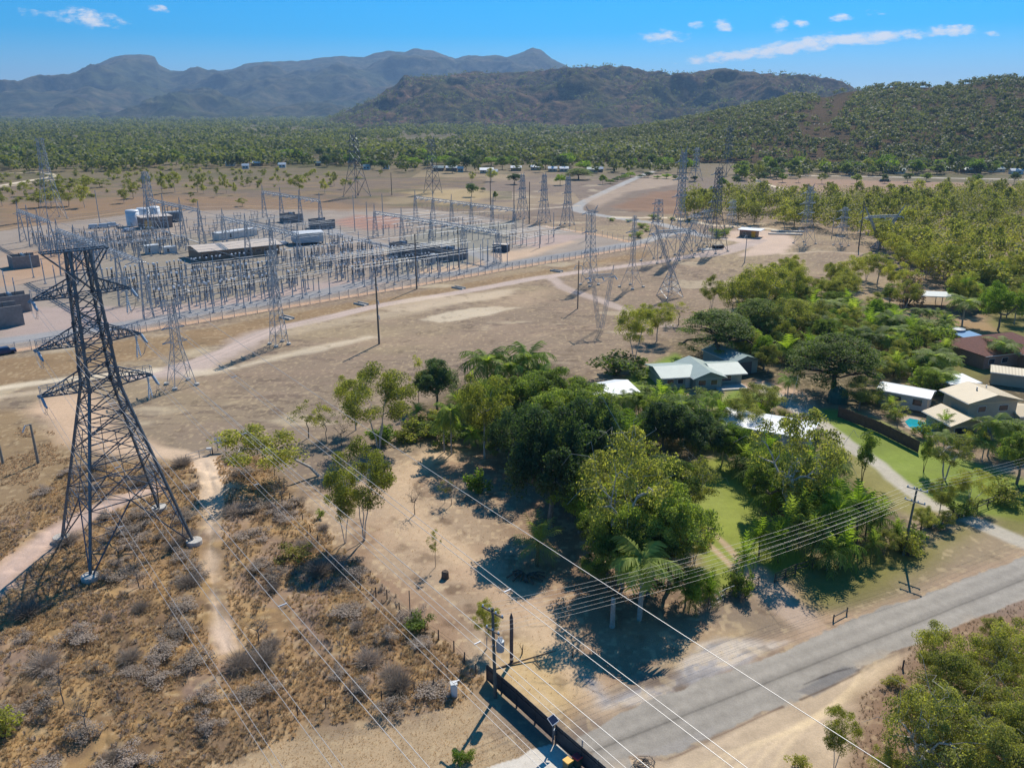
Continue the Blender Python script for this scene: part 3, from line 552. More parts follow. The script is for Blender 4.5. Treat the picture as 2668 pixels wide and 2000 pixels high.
def unit_palm(seed, nf, leaflets, droop=.9, leafm='palm', trunkh=.72, r=.018, bark='palm', fl=.5, lw=.07, up=.55):
    rng = np.random.default_rng(seed); mb = MB(); top = Vector((rng.normal() * .03, rng.normal() * .03, trunkh))
    mb.path(wavy((0, 0, -.01), top, rng, 5, .02), r * 2.6, 8, r * 1.7); tr = mb.mesh('trunk', BK[bark]); vs = []; ti = []
    for k in range(nf):
        a = 2 * math.pi * k * .382 + rng.normal() * .1; el = up * (1.25 - 1.55 * k / nf) + rng.normal() * .1; ln = fl * (.8 + .35 * rng.random()); p = np.array(top); dirv = np.array([math.cos(a) * math.cos(el), math.sin(a) * math.cos(el), math.sin(el)]); m = leaflets; st = ln / m; tn = rng.random()
        side = np.array([-math.sin(a), math.cos(a), 0])
        for i in range(m):
            dirv = dirv + np.array([0, 0, -droop * 1.6 / m * (i / m + .25)]); dirv /= np.linalg.norm(dirv); q = p + dirv * st; s = math.sin(math.pi * (i + 1.2) / (m + 2)) ** .6
            wv = lw * .35; vs += [p + side * .006, p - side * .006, q - side * .005, q + side * .005]; ti += [tn] * 4
            for sg in (-1, 1):
                e = q + side * sg * fl * .26 * s + dirv * fl * .12 - np.array([0, 0, fl * .11 * s]) + rng.normal(size=3) * .008
                vs += [p, p + dirv * wv * 1.6, e, e - dirv * wv * .5]; ti += [tn * .6 + .4 * rng.random()] * 4
            p = q
    v = np.array(vs); me = mesh_np('crown', v, np.arange(len(v)).reshape(-1, 4), LM[leafm]); at = me.attributes.new('tint', 'FLOAT', 'POINT'); at.data.foreach_set('value', np.array(ti, np.float32)); return tr, me
def unit_bush(seed, n, ls, leafm, K_=14):
    rng = np.random.default_rng(seed); c = rng.normal(size=(K_, 3)) * np.array([.22, .22, .2]) + np.array([0, 0, .45]); c[:, 2] = np.clip(c[:, 2], .15, .85)
    mb = MB()
    for q in c: mb.path(wavy((0, 0, -.02), q, rng, 3, .1), .02, 4, .006)
    ci = rng.integers(0, K_, n); off = rng.normal(size=(n, 3)); off /= np.linalg.norm(off, axis=1, keepdims=True); P = c[ci] + off * (rng.random((n, 1)) ** .4) * .19; P[:, 2] = np.maximum(P[:, 2], .02)
    return mb.mesh('stems', BK['brown']), leaf_mesh('foliage', P, .5 * rng.random(K_)[ci] + .5 * rng.random(n), ls, rng, LM[leafm], .5, off * .8)
def unit_twigs(seed, n, bark='grey', spread=.42):
    rng = np.random.default_rng(seed); vs = []
    for i in range(n):
        a = rng.random() * 6.28; r = spread * rng.random() ** .6; p = np.array([math.cos(a) * r * .25, math.sin(a) * r * .25, 0]); q = np.array([math.cos(a) * r, math.sin(a) * r, .45 + .5 * rng.random() * (1 - r)])
        for k in range(3):
            t0, t1 = rng.random() * .5, .7 + .3 * rng.random(); a0 = p + (q - p) * t0; b0 = p + (q - p) * t1 + rng.normal(size=3) * .15; w_ = rng.normal(size=3); w_ *= .0045 / np.linalg.norm(w_)
            vs += [a0 - w_, a0 + w_, b0 + w_ * .5, b0 - w_ * .5]
    v = np.array(vs); v[:, 2] = np.maximum(v[:, 2], 0); me = mesh_np('twigs', v, np.arange(len(v)).reshape(-1, 4), LM['twig']); at = me.attributes.new('tint', 'FLOAT', 'POINT'); at.data.foreach_set('value', rng.random(len(v)).astype(np.float32)); return me
LIB = dict(
    gum=[unit_tree('gum', 10 + i, 36, 380, .0215, 'gum', 'white', .10, 1 + i % 3, .017) for i in range(3)],
    gumdark=[unit_tree('gum', 20 + i, 38, 370, .0215, 'olive', 'grey', .10, 1 + i % 2, .018) for i in range(2)],
    lean=[unit_tree('gum', 31, 26, 200, .036, 'gum', 'white', .12, 1, .022, lean=(-.95, .1))],
    wispy=[unit_tree('sparse', 40 + i, 20, 60, .032, 'gum', 'grey', .09, 1, .014, bare=2) for i in range(2)],
    white=[unit_tree('gum', 50 + i, 40, 200, .024, 'olive', 'white', .085, 2, .03, bare=1) for i in range(2)],
    dome=[unit_tree('dome', 60 + i, 120, 220, .0225, 'dome', 'grey', .075, 1, .03, flat=.6) for i in range(3)],
    deep=[unit_tree('dome', 70 + i, 115, 200, .0255, 'deep', 'grey', .075, 1, .03, flat=.9, up=.45) for i in range(2)],
    lime=[unit_tree('dome', 80 + i, 105, 210, .0235, 'lime', 'grey', .078, 1, .025) for i in range(2)],
    flat=[unit_tree('flat', 90 + i, 150, 110, .024, 'dome', 'brown', .085, 1, .03, flat=.28, up=1.5) for i in range(2)],
    column=[unit_tree('column', 95, 34, 150, .034, 'dome', 'brown', .10, 2, .02)],
    bare=[unit_tree('sparse', 100 + i, 16, 0, 0, 'gum', 'grey', .11, 1, .02, bare=4) for i in range(2)],
    coconut=[unit_palm(110 + i, 22, 13, .85, fl=.52) for i in range(2)],
    royal=[unit_palm(120, 17, 14, 1.05, fl=.46, trunkh=.78, r=.026)],
    fanpalm=[unit_palm(125, 26, 10, .8, fl=.42, trunkh=.62, leafm='lime', bark='brown', up=.8)],
    cycad=[unit_palm(130, 22, 14, .8, fl=.62, trunkh=.5, r=.035, bark='brown', up=1.15, lw=.03)],
    clump=[unit_palm(140 + i, 26, 9, 1.1, fl=.55, trunkh=.45, r=.02, leafm=('lime', 'palm')[i], bark='brown', up=1.2) for i in range(2)],
    bush=[unit_bush(150, 1100, .085, 'lime'), unit_bush(151, 1100, .085, 'dome'), unit_bush(152, 1000, .08, 'gum')],
    drybush=[unit_bush(153, 700, .09, 'yellow')], scrubbush=[unit_bush(156 + i, 1900, .05, 'twig') for i in range(3)], brownbush=[unit_bush(154, 1100, .08, 'brown')],
    mgum=[unit_tree('gum', 160 + i, 26, 60, .058, ('gum', 'olive', 'gum', 'olive')[i], ('white', 'grey')[i % 2], .115, 1, .016) for i in range(4)],
    mdome=[unit_tree('dome', 170 + i, 56, 46, .064, ('dome', 'deep', 'lime')[i], 'grey', .12, 1, .025) for i in range(3)])
SPECIES = dict(gum='gum_tree', gumdark='gum_tree', lean='gum_tree', wispy='wispy_tree', white='gum_tree', dome='broadleaf_tree', deep='broadleaf_tree', lime='broadleaf_tree', flat='spreading_tree', column='narrow_tree', bare='bare_tree',
               coconut='palm_tree', royal='palm_tree', fanpalm='palm_tree', cycad='palm_tree', clump='palm_clump', bush='shrub', drybush='shrub', brownbush='shrub', scrubbush='dry_shrub', mgum='gum_tree', mdome='broadleaf_tree')
def plant_at(kind, p, h, wd, label, group=None, var=None, rz=None):
    p = Vector(p); p.z += float(gz(p.x, p.y)) if math.hypot(p.x, p.y) < 250 else 0; lib = LIB[kind]; tr, cw = lib[rnd.randrange(len(lib)) if var is None else var % len(lib)]
    nm = SPECIES[kind]; o = empty(nm, p, rnd.uniform(0, 6.28) if rz is None else rz, label, nm.split('_')[-1] if nm != 'palm_clump' else 'palm', group); o.scale = (wd, wd, h)
    link_mesh('stems' if nm in ('shrub', 'dry_shrub') else 'trunk', tr, o)
    if cw: link_mesh('foliage' if nm in ('shrub', 'dry_shrub') else 'crown', cw, o)
    return o
def T(kind, bx, by, ty, wpx, label, group=None, var=None, rz=None):
    p = V(bx, by); h = max(.4, top_h(bx * K, by * K, ty * K)); wd = wpx * K * mpp((p.x, p.y, h * .6)); wd *= {'lean': 1.1, 'coconut': 1.1, 'royal': 1.5, 'cycad': .9, 'clump': .85, 'bush': 1.25}.get(kind, 1.08)
    return plant_at(kind, p, h * (1 if kind not in ('coconut', 'royal', 'fanpalm') else .95), wd, label, group, var, rz)
# ---------------------------------------------------------------- the front block
T('lean', 690, 1028, 905, 165, 'pale gum leaning far over, bare white limb, beside the sandy block', rz=.35)
T('gum', 786, 1167, 943, 135, 'tallest slender multi-stemmed gum on the sandy block, forked shadow', var=2)
T('gum', 746, 1173, 1000, 85, 'shorter twin-stemmed gum close beside the tallest slender one', var=1)
T('gum', 818, 968, 783, 165, 'bright wide gum at the back edge of the sandy block', var=2)
T('gum', 769, 929, 790, 85, 'narrow gum with dark straight trunk beside the bright wide gum', var=0)
T('wispy', 667, 945, 862, 95, 'thin grey-green tree with dark twisted limbs on the dry slope'); T('wispy', 706, 958, 868, 70, 'thin wispy tree between the twisted one and the narrow gum')
T('bare', 738, 962, 905, 45, 'small leafless grey tree among scrub below the narrow gum')
for a in ((833, 955, 915, 70, 'low green shrub under the bright wide gum', 0), (880, 948, 905, 60, 'yellow-green low shrub at the shaded edge of the sandy block', 2), (915, 940, 900, 70, 'dark green low shrub between palm and yellow-green shrub', 1), (1033, 1066, 1008, 52, 'tufted bright shrub at the edge of deep tree shade', 0), (908, 1364, 1328, 50, 'bushy green shrub on the old fence line', 1), (692, 1120, 1098, 16, 'tiny green seedling shrub on bare sand', 1), (990, 1648, 1618, 30, 'bright green weed clump near the concrete driveway', 0), (1014, 1645, 1618, 28, 'darker green weed clump beside the bright one', 1)):
    T('bush', *a[:5], var=a[5])
T('bush', 12, 1600, 1530, 80, 'dull green bush at the left edge of the scrub', var=2); T('drybush', 640, 1212, 1178, 75, 'pale yellow sunlit bush in the brown scrub'); T('brownbush', 905, 925, 890, 55, 'rust brown bush under the palms')
T('coconut', 960, 976, 880, 58, 'palm with brown skirt of dead fronds at the sandy block'); T('coconut', 976, 981, 842, 66, 'taller thin-trunked palm behind the brown-skirted one')
T('bare', 896, 1111, 1047, 55, 'dead forked tree with a few yellow leaves on the sandy block', var=1); T('wispy', 941, 1224, 1138, 42, 'two-stemmed nearly bare sapling on the sandy block')
T('bare', 975, 1090, 1024, 42, 'bare grey sapling at the edge of shade', var=0); T('wispy', 961, 1086, 1030, 40, 'thin sapling beside the bare grey one')
T('gum', 1052, 1400, 1290, 66, 'small bright gum behind the power pole', var=1)
# ---------------------------------------------------------------- the dense grove
T('deep', 945, 885, 775, 100, 'dark feathery tree on the field edge left of the palms', var=1); T('wispy', 905, 880, 760, 60, 'grey-green straggly tree at the field edge')
T('bare', 1005, 830, 765, 45, 'pale leafless tree on the field edge beside the palms')
for a in ((1056, 880, 732, 105, 'coconut palm standing clear at the left end of the grove'), (1104, 890, 752, 85, 'shortest of three coconut palms above the grove'), (1137, 880, 722, 95, 'tallest coconut palm above the grove'), (1168, 900, 770, 80, 'feathery palm half sunk in the grove top')): T('coconut', *a)
T('gum', 1047, 990, 785, 135, 'bright drooping gum at the left end of the grove', var=0)
for k, bx, by, ty, w_, lb in (('dome', 1110, 950, 800, 140, 'mid-green broad tree behind the drooping gum'), ('dome', 1195, 950, 792, 165, 'broad domed tree crowning the grove behind the dark trees'), ('dome', 1270, 930, 812, 130, 'rounded tree in the grove beside the half hidden white roof'), ('lime', 1165, 880, 775, 100, 'bright green tree at the back of the grove'), ('deep', 1130, 1030, 850, 140, 'dark tree in the grove behind the bright left gum'), ('deep', 1190, 1140, 880, 205, 'largest blue-green dark tree at the front of the grove'), ('deep', 1275, 1075, 858, 170, 'dark blue-green tree in the middle of the grove'), ('dome', 1220, 1010, 835, 170, 'dark green broad tree between the two blue-green ones'),
                              ('white', 1340, 1245, 912, 225, 'olive gum with white limbs rising over the grove'), ('white', 1488, 1130, 975, 120, 'thin olive gum with bare white branches beside the lawn'), ('dome', 1300, 1215, 1095, 120, 'low leafy tree at the sandy edge of the grove'), ('dome', 1345, 1270, 1065, 150, 'mid-green tree below the olive gum'), ('dome', 1445, 1270, 1040, 180, 'big leafy tree at the lawn edge of the grove'), ('dome', 1400, 1286, 1120, 170, 'bushy tree behind the white palm trunks'), ('dome', 1310, 1272, 1150, 110, 'dark tree behind the cut white trunk'),
                              ('deep', 1430, 980, 862, 130, 'dark tree behind the olive gum near the white roof'), ('deep', 1510, 1000, 885, 120, 'dark tree at the top of the lawn'), ('dome', 1050, 930, 830, 110, 'broad green tree between drooping gum and the dark grove'), ('lime', 1250, 1150, 1000, 120, 'bright leafy tree low in the middle of the grove'), ('dome', 1430, 1140, 985, 140, 'leafy green tree between olive gum and lawn'), ('lime', 1340, 960, 880, 90, 'bright tree just below the half hidden white roof'), ('lime', 1590, 1010, 915, 90, 'bright tree beside the sagging roof end'), ('dome', 1100, 1000, 900, 110, 'dark green tree at the left front of the grove'), ('gum', 1500, 1215, 1130, 80, 'feathery small gum at the lawn edge by the wheel tracks')): T(k, bx, by, ty, w_, lb)
T('lime', 1480, 1310, 1215, 90, 'yellow-green bushy tree beside the old wheel tracks')
T('royal', 1381, 1338, 1155, 120, 'royal palm with smooth white trunk at the roadside'); T('cycad', 1160, 1222, 1122, 105, 'fan-shaped palm on the sandy block with fallen brown fronds')
for a in ((1345, 905, 838, 56, 'dark palm beside the half hidden white roof'), (1470, 960, 835, 95, 'tall dark palm between lawn and white house'), (1512, 900, 850, 55, 'small palm beside the lawn below the white house'), (1560, 1000, 900, 70, 'palm in shade at the end of the sagging white roof')): T('coconut', *a)
for a in ((1322, 880, 838, 55, 'yellow palm clump beside the half hidden white roof', 0), (1402, 965, 890, 75, 'big-leaved bright clump in the grove', 0), (1380, 900, 842, 60, 'palm clump between two white roofs', 1), (1430, 905, 835, 70, 'palm clump left of the tall dark palm', 1), (1545, 955, 895, 70, 'palm clump at the left end of the sagging roof', 1)): T('clump', *a[:5], var=a[5])
# ---------------------------------------------------------------- round the lawn and the lane
T('white', 1705, 1150, 868, 200, 'wide olive gum spreading over the sagging white roof', var=0)
for k, bx, by, ty, w_, lb in (('dome', 1662, 1110, 965, 115, 'dark tree shading the right side of the lawn'), ('dome', 1740, 1110, 985, 115, 'dark tree behind the roadside palms'), ('gumdark', 1600, 935, 850, 90, 'olive tree above the end of the sagging roof'), ('gumdark', 1640, 900, 820, 100, 'olive tree beside the pink drive'), ('column', 1862, 1040, 918, 66, 'narrow dark many-stemmed tree beside the lane'), ('column', 1995, 1019, 925, 42, 'pollarded tree with thick leaning trunk on the lawn'), ('white', 2040, 1036, 925, 90, 'open-crowned tree with pale trunk on the lawn'), ('gum', 2096, 1098, 1010, 85, 'forked low gum beside the lane gate'), ('gum', 2028, 1113, 1030, 62, 'small gum at the lane edge near the power pole'), ('wispy', 2078, 985, 925, 50, 'small pale-limbed tree in front of the yellow-roofed house'),
                              ('dome', 2196, 1045, 930, 100, 'dark round tree at the picture edge by the lawn'), ('wispy', 1938, 918, 862, 75, 'open tree leaning over the swimming pool'), ('gumdark', 1855, 886, 812, 95, 'olive tree behind the brown fence'), ('lime', 2155, 714, 600, 95, 'bright yellow-green round tree on tall trunk'), ('flat', 1800, 852, 716, 190, 'big dark rain tree with flat layered crown'), ('flat', 1545, 772, 664, 165, 'big dark rain tree behind the green shed'), ('flat', 1630, 740, 640, 120, 'smaller dark spreading tree behind the green shed')): T(k, bx, by, ty, w_, lb)
for a in ((1790, 1200, 1040, 95, 'tall fan palm among the roadside palms', 0), (1850, 1180, 1030, 85, 'fan palm beside the narrow dark tree', 0)): T('fanpalm', *a[:5])
for a in ((1640, 1200, 1115, 85, 'yellow-green palm clump beside the old wheel tracks', 0), (1602, 1250, 1150, 60, 'thin-stemmed bright palm clump in front of the lawn', 0), (1750, 1215, 1095, 95, 'big-fronded palm clump near the road', 1), (1900, 1165, 1065, 80, 'palm clump behind the power pole', 1), (1700, 1190, 1060, 80, 'palm clump in shade behind the yellow-green one', 1), (1820, 1225, 1120, 90, 'palm clump in front of the fan palms', 0), (1880, 1210, 1130, 60, 'low palm clump beside the power pole', 1), (1895, 872, 838, 60, 'golden palm clump below the white patio roof', 0), (1925, 892, 852, 55, 'palm clump right of the golden one below the patio roof', 1), (1868, 870, 845, 45, 'leafy clump left of the golden one below the patio roof', 0), (1770, 1120, 1020, 90, 'bright palm clump under the olive gum', 0), (1930, 1180, 1110, 50, 'small palm clump right of the power pole', 1), (1680, 1215, 1110, 80, 'glossy palm clump by the dark farm gate', 0), (1725, 1165, 1040, 90, 'tall palm clump under the olive gum edge', 1), (1840, 1150, 1040, 100, 'wide palm clump behind the fan palms', 0), (1785, 1232, 1140, 100, 'broad drooping palm clump nearest the verge', 1), (1870, 1160, 1060, 80, 'bright palm clump beside the narrow dark tree', 0)): T('clump', *a[:5], var=a[5])
for a in ((2133, 984, 878, 80, 'tall palm in front of the yellow-roofed house'), (2186, 975, 895, 75, 'palm right of the tall one, beside the yellow-roofed house'), (2078, 704, 625, 75, 'big feathery palm right of the open shed'), (1983, 700, 656, 42, 'small palm in front of the open shed'), (2006, 702, 662, 34, 'left thin palm of the pair by the open shed'), (2022, 702, 660, 34, 'right thin palm of the pair by the open shed'), (2015, 818, 745, 80, 'dark palm between patio roof and red-brown roof'), (2160, 790, 720, 70, 'palm in front of the red-brown roof'), (2190, 700, 640, 50, 'palm by the blue shade at the right edge'), (1700, 860, 800, 50, 'palm beside the pink drive'), (1650, 800, 745, 50, 'palm right of the green shed')): T('coconut', *a)
for a in ((2162, 1084, 1036, 72, 'rounded light shrub at the lane gate', 2), (1962, 1200, 1145, 60, 'bushy shrub on the verge fence by the power pole', 2), (2004, 1140, 1105, 40, 'upright shrub on the fence line', 1), (2100, 950, 925, 40, 'clipped shrub near the swimming pool', 1), (2040, 925, 900, 36, 'rust-tinged shrub beside the pool', 2), (1327, 812, 760, 95, 'dark loose shrub at the end of the green lawn', 1), (1380, 800, 768, 36, 'golden green shrub on the lawn end', 0), (1400, 850, 828, 60, 'low hedge shrub in front of the white house', 1), (1440, 862, 835, 50, 'shrub at the left wall of the white house', 0), (1525, 866, 838, 50, 'shrub at the verandah of the white house', 1), (1480, 880, 850, 60, 'round shrub below the white house', 0), (1920, 800, 770, 60, 'round shrub below the rain tree', 1), (1990, 840, 790, 70, 'leafy shrub beside the white patio roof', 0), (2080, 890, 850, 50, 'dark shrub in front of yellow roofed house', 1), (1583, 1275, 1225, 40, 'conical shrub at the end of the front hedge', 1), (1610, 1290, 1235, 36, 'dark upright shrub by the old wheel tracks', 1)): T('bush', *a[:5], var=a[5])
# slender gums on the far side of the house
for k, bx, by, ty, w_, lb in (('gum', 1370, 779, 648, 92, 'slender fork-trunked gum on the field edge'), ('gum', 1419, 737, 644, 80, 'leaning double-trunked gum beside the fork-trunked one'), ('wispy', 1466, 702, 648, 70, 'nearly bare gum left of the big rain tree'), ('gum', 1535, 676, 592, 50, 'tall slim gum alone on the field'), ('gum', 1590, 700, 586, 100, 'gum right of the tall slim one'), ('gum', 1640, 690, 560, 120, 'tallest gum above the dark rain trees'), ('gumdark', 1690, 745, 630, 110, 'olive gum behind the pink drive'), ('gumdark', 1740, 730, 640, 110, 'olive gum between the two big rain trees'), ('gum', 1700, 670, 560, 80, 'thin gum on the field, spreading top'), ('column', 1920, 660, 608, 50, 'dark conical tree beside the brown bamboo')): T(k, bx, by, ty, w_, lb)
T('brownbush', 1960, 660, 590, 75, 'tall brown bamboo-like thicket behind the open shed')
# roadside bush in the near right corner
for k, bx, by, ty, w_, lb, vr in (('gum', 2022, 1505, 1338, 140, 'bright feathery gum nearest the road in the corner bush', 0), ('gum', 2178, 1495, 1340, 170, 'thick bright green tree in the corner bush', 0), ('white', 1990, 1700, 1478, 215, 'white-limbed gum at the bottom of the corner bush', 0), ('white', 2110, 1640, 1490, 190, 'white-limbed gum at the right of the corner bush', 1), ('gumdark', 2200, 1690, 1500, 170, 'olive gum in the bottom corner', 1), ('gumdark', 2070, 1560, 1430, 110, 'dark olive gum between the feathery and thick trees', 0), ('gumdark', 2120, 1740, 1560, 170, 'olive gum cut by the bottom edge', 0), ('gum', 1802, 1660, 1524, 85, 'small slim gum beside the sandy track', 1), ('gumdark', 2140, 1400, 1330, 60, 'small olive tree at the roadside behind the corner bush', 1), ('gum', 1900, 1730, 1610, 80, 'young gum cut by the bottom edge', 2)): T(k, bx, by, ty, w_, lb, var=vr)
for a in ((1935, 1480, 1455, 40, 'low shrub beside the corner bush post', 2), (1730, 1660, 1625, 40, 'brown-green shrub at the bottom edge of the sandy track', 2)): T('bush', *a[:5], var=a[5])
cb = W((1900, 1720), (1960, 1640), (2020, 1560), (2100, 1510), (2212, 1490), (2290, 1500), (2290, 1760))
CORNER = cb
# ---------------------------------------------------------------- wood, gardens and plain: every tree its own object
LANE = [(p.x, p.y) for p in Q((1900, 985), (1985, 1005), (2063, 1058), (2142, 1106), (2220, 1166), (2290, 1210), (2350, 1262), (2420, 1310), (2480, 1335), (2560, 1367))]
NOGO = [[(p.x, p.y) for p in P_] for P_ in (Q((1600, 1030), (1648, 960), (1720, 930), (1940, 920), (1960, 985), (1900, 1050), (1700, 1050)), W((1480, 1030), (1560, 1000), (1620, 1050), (1650, 1130), (1640, 1260), (1540, 1270), (1490, 1170)), W((1800, 900), (1900, 930), (2010, 980), (2180, 1050), (2180, 1110), (2050, 1095), (1900, 1010)), Q((1500, 1000), (1640, 1010), (1640, 1080), (1540, 1090)), Q((2450, 1000), (2680, 980), (2690, 1150), (2470, 1150)), Q((2340, 1085), (2450, 1085), (2450, 1140), (2340, 1130)), Q((2500, 880), (2680, 850), (2690, 960), (2560, 965)), Q((2370, 755), (2490, 745), (2500, 860), (2380, 860)), Q((2250, 990), (2400, 990), (2410, 1080), (2270, 1090)))]
def scatter(poly, n, dmin, seed, pad=0, clear=False):
    r_ = random.Random(seed); xs = [p.x for p in poly]; ys = [p.y for p in poly]; out = []; tries = 0; pl = [(p.x, p.y) for p in poly]; cell = {}
    while len(out) < n and tries < n * 60:
        tries += 1; x, y = r_.uniform(min(xs), max(xs)), r_.uniform(min(ys), max(ys))
        if not bool(inside(np.array([x]), np.array([y]), pl)[0]): continue
        if clear and (seg_d(np.array([x]), np.array([y]), LANE)[0] < 4 or any(inside(np.array([x]), np.array([y]), g_)[0] for g_ in NOGO)): continue
        k = (int(x // dmin), int(y // dmin))
        if any((x - q[0]) ** 2 + (y - q[1]) ** 2 < dmin * dmin for i in (-1, 0, 1) for j in (-1, 0, 1) for q in cell.get((k[0] + i, k[1] + j), ())): continue
        cell.setdefault(k, []).append((x, y)); out.append((x, y))
    return out
for x, y in scatter(CORNER, 18, 3.2, 41): plant_at(rnd.choice(('gumdark', 'white', 'gum', 'white')), (x, y, 0), rnd.uniform(4.5, 8), rnd.uniform(4.5, 7), 'olive or bright gum in the thick of the corner bush', 'gums of the corner bush')
wood = W((1478, 474), (1480, 442), (1600, 430), (1760, 440), (1900, 438), (2212, 424), (2300, 440), (2330, 640), (2212, 640), (2120, 655), (2040, 645), (1965, 610), (1925, 580), (1890, 548), (1850, 512), (1760, 500), (1640, 492))
for x, y in scatter(wood, 95, 10.0, 3, 0, True): plant_at('mgum', (x, y, 0), rnd.uniform(10, 14.5), rnd.uniform(9, 13), 'olive gum among many alike in the wood right of the pylons', 'gums of the wood behind the substation road')
edge = W((1900, 610), (1960, 640), (2080, 660), (2060, 690), (1960, 690), (1880, 660), (1800, 640), (1850, 590))
for x, y in scatter(edge, 12, 9, 4, 0, True): plant_at('gum', (x, y, 0), rnd.uniform(8, 12), rnd.uniform(8, 11), 'open gum on the bare ground at the near edge of the wood', 'open gums at the near edge of the wood')
gard = W((1600, 780), (1640, 690), (1760, 660), (1900, 680), (1960, 720), (1900, 790), (1780, 760), (1690, 800), (1640, 830))
for x, y in scatter(gard, 62, 4.2, 5, 0, True): plant_at(rnd.choice(('dome', 'clump', 'gumdark', 'clump', 'gum', 'coconut', 'lime')), (x, y, 0), rnd.uniform(4.5, 8), rnd.uniform(5, 8), 'garden tree in the thick planting behind the pink drive', 'garden trees behind the pink drive')
g2 = W((1930, 730), (2040, 720), (2060, 840), (2000, 860), (1900, 830), (1890, 780))
for x, y in scatter(g2, 34, 3.6, 6, 0, True): plant_at(rnd.choice(('clump', 'clump', 'coconut', 'dome', 'gumdark', 'bush')), (x, y, 0), rnd.uniform(4, 7), rnd.uniform(4, 6.5), 'garden tree between the rain tree and red-brown roof', 'garden trees left of the red-brown roof')
g3 = W((2010, 640), (2200, 620), (2240, 700), (2120, 680), (2080, 690))
for x, y in scatter(g3, 24, 6, 7, 0, True): plant_at(rnd.choice(('dome', 'gumdark', 'lime', 'clump')), (x, y, 0), rnd.uniform(6, 10), rnd.uniform(6, 10), 'garden tree behind the open shed', 'garden trees behind the open shed')
g4 = W((1560, 1010), (1640, 1000), (1800, 1030), (1840, 1130), (1760, 1150), (1680, 1120), (1620, 1080))
for x, y in scatter(g4, 22, 3.0, 8, 0, True): plant_at(rnd.choice(('clump', 'clump', 'coconut', 'lime', 'clump')), (x, y, 0), rnd.uniform(4, 6.5), rnd.uniform(4.5, 6.5), 'shaded understorey tree under the wide olive gum', 'understorey under the wide olive gum')
g5 = W((1080, 960), (1300, 960), (1420, 1000), (1480, 1060), (1440, 1180), (1300, 1150), (1150, 1060))
for x, y in scatter(g5, 24, 3.6, 9, 0, True): plant_at(rnd.choice(('deep', 'clump', 'dome', 'clump')), (x, y, 0), rnd.uniform(4, 8), rnd.uniform(4.5, 6.5), 'shaded understorey tree inside the grove', 'understorey of the grove')
hed = W((1480, 1300), (1520, 1275), (1560, 1290), (1490, 1330))
for x, y in scatter(hed, 5, 2.2, 10): plant_at('clump', (x, y, 0), rnd.uniform(2.5, 4), rnd.uniform(2.5, 3.5), 'palm clump in the hedge along the front fence', 'palms of the front fence hedge')
hed2 = W((1900, 1195), (1980, 1150), (2090, 1105), (2110, 1118), (2000, 1165), (1920, 1215))
for x, y in scatter(hed2, 9, 2.6, 11): plant_at(rnd.choice(('bush', 'gumdark', 'bush')), (x, y, 0), rnd.uniform(1.8, 4), rnd.uniform(2.5, 4), 'small tree or shrub along the verge fence', 'plants along the verge fence')
g6 = W((1560, 690), (1600, 640), (1700, 600), (1800, 610), (1880, 650), (1760, 670), (1640, 700))
for x, y in scatter(g6, 20, 5.5, 31): plant_at(rnd.choice(('gum', 'gumdark', 'gum')), (x, y, 0), rnd.uniform(6, 10), rnd.uniform(6, 9), 'gum in the loose stand behind the rain trees', 'gums behind the rain trees')
g7 = W((880, 925), (960, 860), (1060, 840), (1080, 960), (1000, 985), (960, 960))
for x, y in scatter(g7, 16, 3.2, 32): plant_at(rnd.choice(('bush', 'gumdark', 'clump', 'bush')), (x, y, 0), rnd.uniform(2, 4.5), rnd.uniform(3, 5), 'shrubby undergrowth tree at the left end of the grove', 'undergrowth at the left end of the grove')
g8 = W((1300, 910), (1420, 895), (1540, 915), (1600, 970), (1500, 980), (1400, 930))
for x, y in scatter(g8, 24, 3.0, 33, 0, True): plant_at(rnd.choice(('clump', 'clump', 'coconut', 'dome', 'lime')), (x, y, 0), rnd.uniform(3, 6.5), rnd.uniform(3.5, 5.5), 'palm or leafy tree between the white roofs and the grove', 'planting between the white roofs and the grove')
g9 = W((1900, 880), (2000, 905), (2160, 960), (2212, 930), (2230, 1000), (2140, 1010), (2050, 985), (1960, 935))
for x, y in scatter(g9, 20, 3.2, 34, 0, True): plant_at(rnd.choice(('bush', 'clump', 'gumdark', 'bush', 'coconut')), (x, y, 0), rnd.uniform(1.5, 4.5), rnd.uniform(2.5, 4.5), 'shrub or small tree round the yellow-roofed house', 'planting round the yellow-roofed house')
g10 = W((1560, 850), (1650, 870), (1780, 900), (1850, 950), (1800, 980), (1700, 930), (1600, 900))
for x, y in scatter(g10, 9, 3.5, 35, 0, True): plant_at(rnd.choice(('bush', 'clump', 'gumdark')), (x, y, 0), rnd.uniform(1.5, 4), rnd.uniform(2.5, 4), 'shrub round the sagging white roof', 'planting round the sagging white roof')
wf = scatter(W((1890, 545), (1960, 600), (2060, 640), (2212, 640), (2212, 610), (2080, 600), (1960, 560), (1900, 530)), 22, 7, 95, 0, True)
for x, y in wf: plant_at('gum', (x, y, 0), rnd.uniform(9, 13), rnd.uniform(8, 10.5), 'tall pale-trunked gum along the near front of the wood', 'pale-trunked gums along the wood front')
